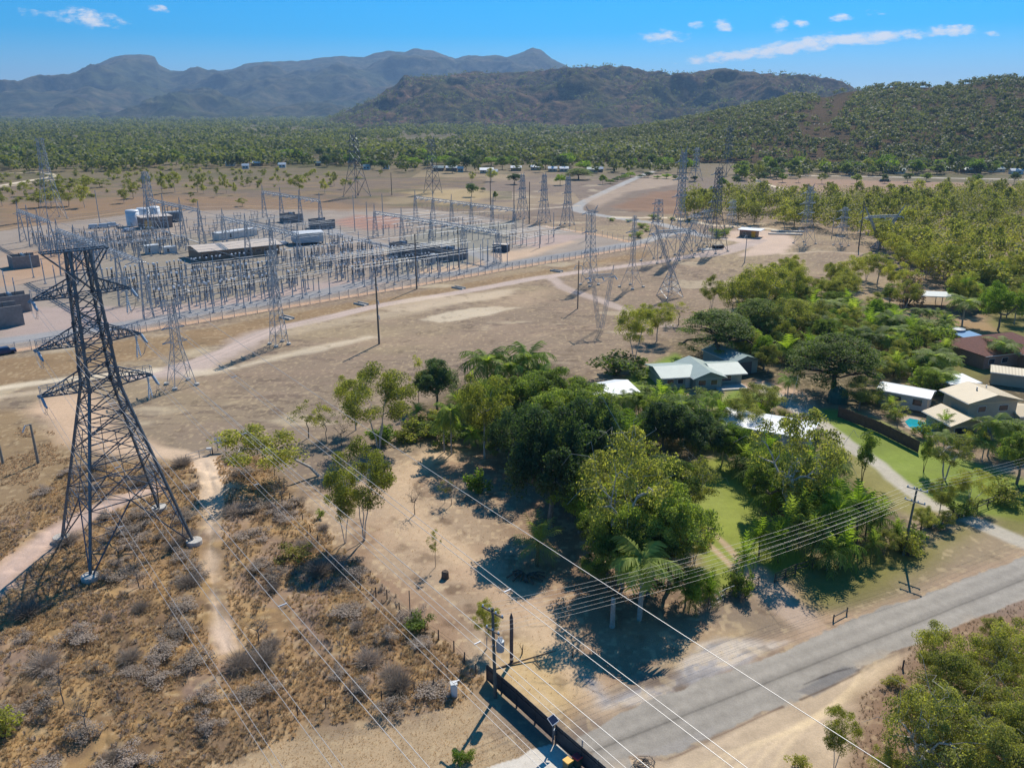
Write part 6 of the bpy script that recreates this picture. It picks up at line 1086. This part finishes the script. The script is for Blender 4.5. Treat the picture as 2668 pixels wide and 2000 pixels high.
for x, y, rz, lb, c_, vn_ in ((246, 596, 30, 'white van at the left end of the row near the tanks', (.62, .63, .64), True), (272, 594, 30, 'white van in the middle of the row near the tanks', (.6, .62, .63), True), (294, 591, 30, 'white van at the right end of the row near the tanks', (.62, .62, .62), True), (332, 604, 40, 'light blue car in front of the pump house', (.35, .42, .52), False), (738, 639, 60, 'white car at the end of the tan roofed building', (.66, .66, .66), False), (12, 922, 42, 'dark blue car just inside the fence at the left edge', (.03, .05, .12), False)): vehicle(G(x, y), rz, lb, c_, 5 if vn_ else 4.5, van=vn_, nm='parked_van' if vn_ else 'parked_car')
# hut, slabs and culvert on the field
p, q = G(1926, 617), G(1968, 620); o = bld('hut', p, ang(p, q), 'brown hut with pale skillion roof and yellow end at the track junction', 'hut'); L_ = (q - p).length; mb = MB(); mb.box((L_ / 2, 3, 1.4), (L_, 6, 2.8)); mb.build('wall', WBR, o); mb = MB(); mb.box((L_ * .86, -.04, 1.4), (L_ * .25, .1, 2.4)); mb.build('door', ORG, o); mb = MB(); mb.box((L_ / 2 + .6, 3, 3.0), (L_ + 3, 8, .25)); mb.build('roof', RW, o); mb = MB(); mb.box((L_ / 2 + .6, -1.03, 3.0), (L_ + 3.02, .06, .3)); mb.build('fascia', TRIM, o); wins(o, [(L_ * .3, 0, 1.6, 1.2, 1, 'x')])
for pt_, lb_ in ((G(2046, 611), 'nearer of two long pale concrete blocks at the wood edge'), (G(2052, 604), 'farther of two long pale concrete blocks at the wood edge')): mb = MB(); mb.box((0, 0, .3), (14, 2.2, .4)); mb.box((-4, 0, .06), (.8, 1.8, .14)); mb.box((4, 0, .06), (.8, 1.8, .14)); tag(mb.build('precast_block', CONC, None, pt_, R(-8)), lb_, 'concrete block', 'precast blocks')
o = bld('culvert', G(1850, 650), 20, 'black-mouthed concrete culvert beside the pink track', 'culvert'); mb = MB(); mb.box((0, 0, .15), (9, 4, .3)); mb.build('slab', CONC, o); mb = MB(); mb.box((3.5, 0, .9), (4, 2, 1.2)); mb.build('mouth', mat('black_pipe', (.015, .015, .018), .6), o)
for i, (x, y, lb) in enumerate(((747, 829, 'concrete drain chute on the bank beside the narrow pylon'), (941, 793, 'concrete drain chute on the bank behind the field pole'), (1195, 751, 'concrete drain chute on the bank right of the brown pole'), (1450, 707, 'concrete drain chute on the bank left of the fence corner pylon'))):
    o = bld('drain_chute', G(x, y), 42 + 100, lb, 'drain', 'drain chutes'); mb = MB(); mb.box((0, 0, .08), (4.2, 1.8, .16)); mb.box((0, .8, .3), (4.2, .2, .35)); mb.box((0, -.8, .3), (4.2, .2, .35)); mb.build('apron', CONC, o); mb = MB(); mb.box((1.6, 0, .26), (.7, 1.1, .2)); mb.build('opening', bpy.data.materials['black_pipe'], o)
# ---------------------------------------------------------------- houses of the garden block
p, q = G(1726, 1014), G(1905, 1003); rz = ang(p, q); hs_ = bld('white_house', p, rz, 'low house with three pale grey-green roof planes by the green lawn', 'house'); gable_parts(hs_, 6.5, 8.0, 2.3, .8, WG, RG, .7); gable_parts(hs_, 5.2, 9.5, 2.35, 1.1, WG, RG, .7, 5.9, -1.6, ridge='y'); gable_parts(hs_, 5.0, 7.5, 2.25, .8, WG, RG, .8, 11.1, .3)
wins(hs_, [(1.5, 0, 1.4, 1.4, 1.0, 'x'), (3.5, 0, 1.4, 1.2, 1.0, 'x'), (7.2, -1.6, 1.4, 1.6, 1.1, 'x'), (9.6, -1.6, 1.4, 1.4, 1.1, 'x'), (13, .3, 1.35, 2, 1.2, 'x')]); mb = MB(); mb.box((4.9, -.05, 1.1), (.9, .1, 2.1)); mb.build('door', WW, hs_); mb = MB(); mb.box((13, -1.5, .12), (6, 3, .24)); mb.build('verandah', CONC, hs_)
p, q = G(1915, 985), G(1945, 975); gs = bld('green_shed', G(1909, 979), ang(G(1909, 979), G(1840, 948)), 'dark green gabled shed behind the pale roofed house', 'shed'); gable_parts(gs, 10, 6, 2.7, .9, WG, RGR, .3, 0, -6); mb = MB(); mb.box((-.04, -3.0, 1.25), (.08, 3, 2.5)); mb.build('door', DARKP, gs); wins(gs, [(3, 0, 1.7, 1.2, .9, 'x')])
o = bld('hidden_house', G(1560, 1078), 28, 'white roof half hidden behind the grove', 'house'); gable_parts(o, 8, 7, 2.7, 1.0, WW, RW, .5); wins(o, [(2, 0, 1.5, 1.4, 1.1, 'x'), (5, 0, 1.5, 1.4, 1.1, 'x')])
o = bld('sagging_house', G(1868, 1140), -28, 'long bright white roof seen through the wide olive gum', 'house'); gable_parts(o, 14, 7, 2.6, .8, WW, RW, .5); wins(o, [(3, 0, 1.5, 1.4, 1.1, 'x'), (8, 0, 1.5, 1.4, 1.1, 'x')])
o = bld('patio_house', G(2286, 1050), -36, 'white skillion patio roof behind the golden palms', 'house'); gable_parts(o, 8, 4.5, 2.6, .5, WW, RW, .5); wins(o, [(3, 0, 1.5, 1.6, 1.2, 'x'), (6.4, 0, 1.5, 1.6, 1.2, 'x')])
o = bld('carport', G(2470, 1040), 8, 'flat white carport behind the yellow-roofed house', 'carport'); mb = MB(); mb.box((3, 2.6, 2.9), (6.4, 5.6, .18)); mb.build('roof', RW, o)
for x in (.2, 5.8):
    for y in (.2, 5): mb = MB(); mb.bar((x, y, 0), (x, y, 2.8), .12); mb.build('post', WW, o)
o = bld('long_shed', G(2580, 1000), -28, 'long cream shed roof between red-brown and yellow roofs', 'shed'); gable_parts(o, 9, 4, 2.4, .7, WC, RC, .4); mb = MB(); mb.box((9.04, 2, 1.1), (.08, 2.4, 2.1)); mb.build('door', WBR, o)
yh = bld('yellow_house', G(2502, 1130), 10, 'two-storey house with cream-yellow roofs beside the pool', 'house'); gable_parts(yh, 9.0, 6.0, 4.9, 1.1, WC, RC, .6, 1.5, 1.0, ridge='y'); gable_parts(yh, 5.6, 6.0, 2.3, 1.0, WC, RC, .6, -3.2, -1.6, ridge='y'); gable_parts(yh, 3.6, 5, 2.4, .6, WC, RC, .5, 10.56, 0)
wins(yh, [(4, 1.0, 3.7, 1.5, 1.1, 'x'), (8, 1.0, 3.7, 1.8, 1.1, 'x'), (9.6, 1.0, 1.4, 1.5, 1.2, 'x'), (5.6, 1.0, 1.4, 1.5, 1.2, 'x'), (-1.5, -1.6, 1.3, 2.2, 1.2, 'x'), (10.53, 4, 3.8, 1.2, 1.1, 'y'), (-3.2, .8, 1.3, 1.6, 1.1, 'y')]); mb = MB(); mb.bar((5, 4, 5.6), (5, 4, 6.5), .25, n=8, cap=True); mb.bar((7.6, 5, 5.4), (7.6, 5, 6.3), .25, n=8, cap=True); mb.build('roof_vent', ALU, yh)
rb = bld('red_house', G(2560, 962), 18, 'big house under red-brown tiled hip roof at the right edge', 'house'); gable_parts(rb, 17, 11, 2.9, 2.3, WB, RB, .7, hip=5); gable_parts(rb, 6, 5, 2.7, 1.3, WB, RB, .6, 9, -4.3, ridge='y', hip=2.5); wins(rb, [(2, 0, 1.5, 1.6, 1.2, 'x'), (5.5, 0, 1.5, 1.6, 1.2, 'x'), (11.5, -4.3, 1.3, 1.3, 2.0, 'x')])
o = bld('open_shed', G(2400, 800), -12, 'pale flat-roofed open shed in the trees', 'shed'); mb = MB(); mb.box((5, 3, 3.1), (11, 7, .2)); mb.build('roof', mat('pale_metal', (.52, .55, .52), .5, 0, .5, .1), o)
for x in (.3, 5, 9.7):
    for y in (.2, 5.8): mb = MB(); mb.bar((x, y, 0), (x, y, 3.0), .14); mb.build('post', STEEL, o)
o = bld('blue_shade', G(2510, 906), 20, 'blue and white shade cloth beside the red-brown roof', 'shade cloth'); mb = MB(); mb.add([(0, 0, 2.2), (5, 0, 2.4), (5, 3.4, 2.6), (0, 3.4, 2.4)], [(0, 1, 2, 3)]); mb.add([(0, 0, 2.26), (5, 0, 2.46), (5, 3.4, 2.66), (0, 3.4, 2.46)], [(0, 1, 2, 3)]); mb.build('cloth', mat('blue_cloth', (.18, .34, .52), .8), o)
for x, y in ((0, 0), (5, 0), (5, 3.4), (0, 3.4)): mb = MB(); mb.bar((x, y, 0), (x, y, 2.35), .1); mb.build('post', STEEL, o)
o = empty('water_tank', G(2490, 889), 0, 'grey corrugated tank on low stand in the garden', 'tank'); mb = MB(); mb.lathe((0, 0, .6), [(1.6, 0), (1.6, 2.4), (.01, 2.7)], 18); mb.build('shell', ribbed('tank_iron', (.30, .34, .36)), o); mb = MB(); mb.box((0, 0, .3), (3.4, 3.4, .6)); mb.build('stand', BLOCK, o)
mb = MB(); mb.lathe((0, 0, 0), [(1.7, 0), (1.8, 1.2), (1.5, 2.2), (.6, 2.8), (.01, 2.9)], 16); tag(mb.build('water_tank', mat('teal_tank', (.03, .13, .12), .6), None, G(2182, 1046)), 'dark teal round tank in shade at the end of the brown fence', 'tank')
# pool
def sheet(name, pts, m, z, **k): mb = MB(); mb.poly([(p.x, p.y, z) for p in pts]); o = mb.build(name, m); return tag(o, **k)
wt = mat('pool_water', (.02, .36, .42), .06, spec=.6); pv_ = mat('paving', (.46, .36, .28), .9, 0, 2, .2)
pc = Q((2357, 1098), (2370, 1090), (2392, 1094), (2415, 1104), (2432, 1118), (2428, 1130), (2410, 1130), (2390, 1122), (2368, 1112)); cen = sum(pc, Vector()) / len(pc)
po = empty('swimming_pool', cen, 0, 'turquoise kidney-shaped pool behind the brown fence', 'pool'); mb = MB(); mb.poly([((p.x - cen.x) * 1.4, (p.y - cen.y) * 1.4, .03) for p in pc]); mb.build('paving', pv_, po); mb = MB(); mb.poly([(p.x - cen.x, p.y - cen.y, .06) for p in pc]); mb.build('water', wt, po)
# far houses: white roofs among the trees
def far_house(x, y, w_, lb, tall=1.0):
    p = G(x, y); s = mpp(p); wd = w_ * s; o = bld('far_house', p, rnd.uniform(-12, 12), lb, 'house', 'white-roofed houses beyond the plain'); gable_parts(o, wd, wd * .55, 2.7 * tall, 1.6, rnd.choice((WW, WC, WBR)), rnd.choice((RW, RW, RG)), .5, -wd / 2, 0); wins(o, [(-wd * .25, 0, 1.5, 1.8, 1.2, 'x'), (wd * .2, 0, 1.5, 1.8, 1.2, 'x')])
for x, y, w_ in ((10, 420, 50), (52, 413, 26), (95, 418, 34), (20, 404, 22), (128, 408, 20), (172, 419, 22), (205, 420, 20), (230, 417, 24), (312, 419, 18), (362, 428, 16), (395, 430, 18), (415, 428, 12), (600, 433, 24), (625, 415, 20), (668, 433, 26), (735, 437, 18), (828, 433, 14), (640, 440, 16), (914, 425, 16), (955, 442, 18), (1006, 441, 16), (1142, 446, 26), (1176, 446, 28), (1200, 448, 14), (1268, 452, 34), (1282, 456, 26), (1345, 446, 26), (1396, 444, 26), (1440, 448, 22), (1470, 448, 22), (1544, 450, 28), (1560, 449, 20)): far_house(x, y, w_, 'white-roofed house among trees beyond the dry plain')
for x, y, w_ in ((2092, 452, 16), (2178, 451, 16), (2206, 450, 34), (2225, 452, 22), (2320, 452, 30), (2345, 453, 26), (2445, 444, 30), (2478, 446, 34), (2535, 451, 44), (2580, 447, 30), (2600, 449, 40), (2650, 454, 30)): far_house(x, y, w_, 'white-roofed house in the belt along the far pale road')
vehicle(G(2305, 474), 10, 'dark trailer parked on the field below the far pale road', (.03, .03, .035), 9, van=True, nm='parked_trailer')
# ================================================================== fences
def chain_fence(pts, label, hgt, step, m=STEEL3, pw=.09, wires=(1.0, .5, .06), ww=.03, nm='chain_link_fence', mesh=False, cap=100):
    P = [G(*a) for a in pts]; o = empty(nm, P[0], 0, label, 'fence'); seg = []
    for p, q in zip(P, P[1:]):
        n = max(1, round((q - p).length / step))
        for k in range(n): seg.append(p.lerp(q, k / n) - P[0])
    seg.append(P[-1] - P[0]); pm = None
    for s in seg[:cap]:
        if pm is None: mb = MB(); mb.bar((0, 0, 0), (0, 0, hgt), pw); pm = mb.mesh('post', m)
        s.z = float(gz(s.x + P[0].x, s.y + P[0].y)); link_mesh('post', pm, o, s)
    mb = MB()
    for a, b in zip(seg, seg[1:]):
        for f in wires: mb.bar(a + Vector((0, 0, hgt * f)), b + Vector((0, 0, hgt * f)), ww)
        if mesh:
            d = b - a; n = int(d.length / .45)
            for k in range(n): mb.bar(a + d * (k / n) + Vector((0, 0, .1)), a + d * min(1, (k + 4) / n) + Vector((0, 0, hgt)), .018); mb.bar(a + d * (k / n) + Vector((0, 0, hgt)), a + d * min(1, (k + 4) / n) + Vector((0, 0, .1)), .018)
    mb.build('wire', m, o); return o
chain_fence([(-60, 935), (0, 925), (348, 870), (700, 811), (1071, 749), (1300, 708), (1683, 643)], 'long chain-link fence along the near side of the gravel yard', 2.4, 3.0, wires=(1, .66, .33, .03), mesh=True); chain_fence([(1683, 643), (1569, 616), (1420, 592), (1250, 562), (1100, 543)], 'chain-link fence along the right and back of the yard', 2.4, 4)
chain_fence([(900, 1523), (980, 1560), (1009, 1567), (1041, 1599), (1143, 1672), (1183, 1700), (1240, 1760)], 'old sagging wire fence between scrub and sandy block', 1.2, 2.6, TIMD, .09, (.95, .6), .015, 'wire_fence'); chain_fence([(672, 1185), (716, 1240), (770, 1330), (900, 1523)], 'upper run of the old wire fence in deep grass', 1.1, 3.2, TIMD, .08, (.95,), .015, 'wire_fence'); chain_fence([(700, 1880), (850, 1850), (995, 1830), (1080, 1804), (1130, 1795)], 'low overgrown wire fence near the white cabinet', 1.0, 2.5, TIMD, .08, (.9,), .015, 'wire_fence')
chain_fence([(1810, 1602), (1850, 1583), (1888, 1560), (1930, 1545), (1975, 1528)], 'green pipe fence at the end of the old wheel tracks', 1.3, 2.2, STEEL, .07, (1, .5, .08), .03, 'pipe_fence', True); chain_fence([(2018, 1518), (2072, 1493)], 'dark tubular farm gate by the roadside palms', 1.2, 2.2, TIMD, .1, (1, .75, .5, .25, .1), .06, 'farm_gate')
chain_fence([(2072, 1493), (2200, 1455), (2300, 1418), (2398, 1384), (2480, 1352)], 'dark post and rail fence along the verge left of the lane', 1.2, 2.4, TIMD, .13, (.95, .5), .08, 'rail_fence'); chain_fence([(2545, 1330), (2600, 1308), (2700, 1275)], 'dark post and rail fence right of the lane gate', 1.2, 2.4, TIMD, .13, (.95, .5), .08, 'rail_fence'); chain_fence([(2171, 1617), (2206, 1598)], 'low grey guard rail at the mouth of the earth drive', .75, 3.6, TIM, .12, (.7,), .09, 'guard_rail')
# brown paling fence by the pool and the dark slat fence in front
def board_fence(pts, hgt, label, m, nm, base=0.05, slat=.16, pm=None):
    P = [G(*a) for a in pts]; o = empty(nm, P[0], 0, label, 'fence')
    for p, q in zip(P, P[1:]):
        d = q - p; n = max(1, round(d.length / 2.4)); rz = math.atan2(d.y, d.x)
        for k in range(n):
            c = p.lerp(q, (k + .5) / n) - P[0]; w_ = d.length / n; mb = MB(); ns = int(w_ / slat)
            for j in range(ns): x = -w_ / 2 + w_ * (j + .5) / ns; mb.box((c.x + x * math.cos(rz), c.y + x * math.sin(rz), base + hgt / 2 + rnd.uniform(-.01, .01)), (w_ / ns * .93, .03, hgt), rz)
            for z in (.35, hgt * .85): mb.box((c.x + .05 * math.sin(rz), c.y - .05 * math.cos(rz), z), (w_, .05, .08), rz)
            mb.build('panel', m, o); mb = MB(); e = p.lerp(q, k / n) - P[0]; mb.box((e.x, e.y, (hgt + .15) / 2), (.12, .12, hgt + .15), rz); mb.build('post', pm or m, o)
    return o
board_fence([(2183, 1086), (2290, 1128), (2392, 1180)], 1.9, 'tall brown paling fence between pool garden and lawn', mat('brown_paling', (.13, .085, .06), .9, 0, 2, .25), 'paling_fence'); SLAT = mat('dark_slats', (.045, .055, .065), .45, .2, 2, .25)
board_fence([(1269, 1775), (1346, 1842), (1444, 1932)], 1.75, 'dark steel slat fence running down to the driveway gate', SLAT, 'slat_fence', .2); board_fence([(1448, 1936), (1513, 1993), (1600, 2070)], 1.85, 'dark sliding slat gate across the concrete driveway', SLAT, 'sliding_gate', .1)
o = empty('solar_gate_post', G(1440, 1938), R(45), 'gate post carrying small tilted solar panel', 'solar panel'); mb = MB(); mb.bar((0, 0, 0), (0, 0, 2.3), .12); mb.box((.1, -.1, 1.3), (.3, .25, .45)); mb.build('post', STEEL, o); mb = MB(); mb.add([(-.42, -.3, 2.3), (.42, -.3, 2.3), (.42, .3, 2.7), (-.42, .3, 2.7), (-.42, -.3, 2.34), (.42, -.3, 2.34), (.42, .3, 2.74), (-.42, .3, 2.74)], [(3, 2, 1, 0), (4, 5, 6, 7), (0, 1, 5, 4), (1, 2, 6, 5), (2, 3, 7, 6), (3, 0, 4, 7)]); pf = mb.build('panel_frame', ALU, o); mb = MB(); mb.add([(-.37, -.26, 2.375), (.37, -.26, 2.375), (.37, .26, 2.72), (-.37, .26, 2.72)], [(0, 1, 2, 3)]); mb.build('cells', mat('solar_cells', (.02, .025, .05), .15, spec=.6), pf)
mb = MB(); mb.bar((0, 0, 0), (0, 0, 2.0), .09); tag(mb.build('gate_post', ALU, None, G(1516, 1978)), 'thin pale post in front of the sliding gate', 'post')
def bin_(p, rz, label, lid):
    o = empty('wheelie_bin', p, R(rz), label, 'bin', 'bins at the gate'); mb = MB(); mb.box((0, 0, .52), (.5, .56, .9), 0, 1.12); mb.build('body', mat('bin_green', (.03, .07, .05), .5), o); mb = MB(); mb.box((0, 0, 1.0), (.60, .68, .09)); mb.box((0, -.3, 1.06), (.6, .1, .1)); mb.build('lid', lid, o)
    for x in (-.26, .26): mb = MB(); mb.bar((x - .03, .3, .1), (x + .03, .3, .1), .2, n=10, cap=True); mb.build('wheel', TYRE, o)
bin_(G(1503, 1996), 40, 'wheelie bin with red lid behind the sliding gate', mat('red_lid', (.55, .06, .07), .4)); bin_(G(1479, 2006), 40, 'wheelie bin with yellow lid cut by the bottom edge', mat('yellow_lid', (.75, .40, .04), .4))
o = empty('cabinet', G(1183, 1814), R(15), 'white upright metal cabinet on dry ground', 'cabinet'); mb = MB(); mb.box((0, 0, .75), (.55, .5, 1.4)); mb.build('body', mat('cabinet_paint', (.62, .64, .64), .5), o); mb = MB(); mb.box((0, 0, 1.48), (.62, .58, .08)); mb.build('lid', WW, o); mb = MB(); mb.box((0, -.265, .75), (.44, .03, 1.2)); mb.build('door', bpy.data.materials['cabinet_paint'], o)
# front power pole
fp = G(1291, 1817); fh = 9.4; o = empty('power_pole', fp, 0, 'power pole with transformer and two crossarms by the slat fence', 'power pole'); mb = MB(); mb.bar((0, 0, -.2), (-.2, 0, fh), .36, .24, 10, True); mb.build('shaft', mat('pole_green', (.10, .11, .10), .9, 0, 3, .3), o)
FA = R(-42); fd = Vector((math.cos(FA), math.sin(FA), 0)); FPT = []; RPT = []
for z, half, n in ((9.1, 1.25, 4), (7.2, .8, 3)):
    mb = MB(); c_ = Vector((-.2, -.12, z)); mb.bar(c_ - fd * half, c_ + fd * half, .13, cap=True); a = mb.build('crossarm', TIM, o)
    for k in range(n):
        q = c_ + fd * (-half + .1 + (2 * half - .2) * k / (n - 1)); mb = MB(); mb.lathe(q, [(.05, .05), (.09, .1), (.06, .18), (.08, .24), (.01, .28)], 8); mb.build('insulator', INSW, a); FPT.append(fp + q + Vector((0, 0, .26)))
mb = MB(); mb.lathe((.45, .05, 5.0), [(.01, 0), (.36, .02), (.36, 1.05), (.01, 1.12)], 12); tr = mb.build('transformer', GREYP, o); mb = MB(); [mb.bar((.3 + .15 * k, .05, 6.1), (.3 + .15 * k, .05, 6.45), .09, n=6, cap=True) for k in range(3)]; mb.build('bushing', INSW, tr)
mb = MB(); mb.box((.2, 0, 5.5), (.6, .1, .1)); [mb.bar((-.35, -.1, 6.2 - k * .7), (-.15, -.3, 6.6 - k * .7), .09, n=6, cap=True) for k in range(2)]; mb.build('fuse_bracket', ALU, o)
# right hand pole
p = G(2353, 1445); h = 8.85; o = empty('power_pole', p, 0, 'plain timber power pole with two crossarms on the verge by the road', 'power pole'); mb = MB(); mb.bar((0, 0, -.2), (.25, 0, h), .34, .22, 10, True); mb.build('shaft', mat('pole_grey_green', (.13, .14, .11), .9, 0, 3, .3), o)
ra = ang(G(2359, 1265), G(2396, 1280)); rd_ = Vector((math.cos(R(-42)), math.sin(R(-42)), 0))
for z, half, n in ((8.65, 1.15, 4), (7.1, 1.15, 4)):
    mb = MB(); c_ = Vector((.25 * z / h, -.12, z)); mb.bar(c_ - rd_ * half, c_ + rd_ * half, .14, cap=True); a = mb.build('crossarm', mat('pale_crossarm', (.42, .39, .34), .9), o)
    for k in range(n): q = c_ + rd_ * (-half + .1 + (2 * half - .2) * k / (n - 1)); mb = MB(); mb.lathe(q, [(.05, .05), (.09, .1), (.06, .18), (.08, .24), (.01, .28)], 8); mb.build('insulator', INSW, a); RPT.append(p + q + Vector((0, 0, .26)))
pos = ('left outer', 'left inner', 'right inner', 'right outer')
for k in range(4): span('service_wire', RPT[k], FPT[k], 1.3, .013, 'upper roadside wire, %s one, between the two power poles' % pos[k], 'upper roadside wires', 24, CABLE)
for k in range(3): span('service_wire', RPT[4 + k], FPT[4 + k], 1.3, .013, 'lower roadside wire, %s one, between the two power poles' % ('left', 'middle', 'right')[k], 'lower roadside wires', 24, CABLE)
for k in range(4): e = RPT[k] - FPT[k]; span('service_wire', RPT[k], RPT[k] + Vector((e.x, e.y, 0)) * 1.2, 1.2, .013, 'upper roadside wire running right from the verge pole, %s one' % pos[k], 'wires right of the verge pole', 24, CABLE)
# trunks, stump, boards
o = empty('dead_trunk', G(1333, 1724), 0, 'tall dead dark palm trunk with pale band by the power pole', 'dead trunk'); mb = MB(); mb.path([Vector((0, 0, -.1)), Vector((-.02, 0, 2)), Vector((.0, 0, 4)), Vector((-.03, 0, 5.0))], .36, 10, .34); mb.lathe((-.03, 0, 5.0), [(.17, 0), (.05, .45), (.01, .5)], 8); mb.build('trunk', mat('dead_palm', (.105, .085, .085), .9, 0, 5, .35), o); mb = MB(); mb.lathe((0, 0, .35), [(.20, 0), (.20, .22)], 10); mb.build('band', ALU, o)
mb = MB(); mb.lathe((0, 0, -.1), [(.33, 0), (.27, .5), (.24, 2.6), (.22, 3.5), (.01, 3.55)], 14); tag(mb.build('cut_palm_trunk', BK['palm'], None, G(1595, 1632), smooth=True), 'pale cut palm trunk without crown left of the royal palm', 'palm trunk')
mb = MB(); mb.lathe((0, 0, -.1), [(.5, 0), (.42, .3), (.4, .9), (.3, 1.0), (.01, .9)], 10); tag(mb.build('tree_stump', BK['brown'], None, G(1160, 1505)), 'short brown stump on the sandy block', 'stump')
mb = MB(); mb.bar((0, 0, 0), (0, 0, 3.2), .07); tag(mb.build('thin_post', STEEL, None, G(1069, 1607)), 'thin steel post beside the old wire fence', 'post')
mb = MB(); mb.bar((0, 0, .1), Vector((4.6, 1.6, .5)), .2, .09, 6); mb.bar((2.4, .8, .3), (3.0, -.4, .1), .06); mb.bar((0, 0, .1), Vector((-1.2, -.6, .1)), .2, .12, 6); tag(mb.build('fallen_log', BK['brown'], None, G(1325, 1733)), 'fallen dark branch at the foot of the dead palm trunk', 'log')
for x, y, lb in ((1360, 1703, 'dark pointed stub beside the dead palm trunk'), (1491, 1712, 'thin broken stub on the bare verge')):
    mb = MB(); mb.bar((0, 0, 0), (.1, 0, 1.1), .16, .05, 6); mb.bar((0, 0, .5), (-.25, .1, 1.0), .07, .03, 5); tag(mb.build('tree_stub', BK['brown'], None, G(x, y)), lb, 'stump')
o = empty('sign_board', G(578, 1174), R(8), 'blank white sign board on two posts beside the footpath gate', 'sign'); mb = MB(); mb.box((0, 0, 1.75), (1.9, .06, 1.0)); mb.build('board', mat('sign_white', (.62, .63, .66), .5), o)
for x in (-.6, .6): mb = MB(); mb.bar((x, .06, 0), (x, .06, 2.1), .08); mb.build('post', STEEL, o)
o = empty('letter_box', G(549, 1184), R(8), 'white box on a dark post at the footpath gate', 'box'); mb = MB(); mb.bar((.3, 0, 0), (.3, 0, 1.2), .12); mb.build('post', TIMD, o); mb = MB(); mb.box((-.1, 0, 1.0), (.8, .4, .3)); mb.build('box', WW, o)
chain_fence([(486, 1203), (520, 1192), (549, 1184)], 'low tubular gate across the footpath', 1.1, 3, STEEL2, .08, (1, .5, .1), .05, 'farm_gate')
for x, y, lb in ((2352, 1740, 'short dark marker post beside the corner bush'), (2396, 1712, 'short dark post among the corner bush twigs')): mb = MB(); mb.bar((0, 0, 0), (0, 0, .9), .13); tag(mb.build('marker_post', TIMD, None, G(x, y)), lb, 'post')
mb = MB()
for k in range(60): a = rnd.uniform(0, 6.28); r_ = rnd.uniform(.1, 1.0); mb.bar((r_ * math.cos(a), r_ * .7 * math.sin(a), rnd.uniform(0, .3)), (math.cos(a + 1) * r_, .7 * math.sin(a + 1) * r_, rnd.uniform(.05, .45)), .035)
tag(mb.build('brush_pile', BK['grey'], None, G(1678, 1990)), 'heap of dead branches on the near road edge', 'brush pile')
# fallen brown fronds under the fan-shaped palm
mb = MB(); rg_ = random.Random(4)
for k in range(16):
    a = rg_.uniform(2.2, 6.6); ln = rg_.uniform(1.2, 2.4); p0 = Vector((0, 0, .15)); pts = [p0 + Vector((math.cos(a + .25 * t) * ln * t, math.sin(a + .25 * t) * ln * t, .35 * math.sin(math.pi * t))) for t in (0, .33, .66, 1)]; mb.path(pts, .10, 4, .16)
tag(mb.build('fallen_fronds', BK['brown'], None, G(1371, 1500)), 'fan of fallen brown palm fronds on the sandy block', 'palm fronds')
# wires on the hill
for k in range(5):
    a, b = G(2195 + 14 * k, 246, 0), None
    p = Vector(ray(2196 + 11 * k, 243)); p = p / p.y * 1380 + Vector((0, 0, H)); q = Vector(ray(2120 + 12 * k, 325)); q = q / q.y * 1050 + Vector((0, 0, H)); span('hill_wire', p, q, 6, .3, 'pale wire running down the cleared strip of the hill', 'hill wires', 12, CABLE)
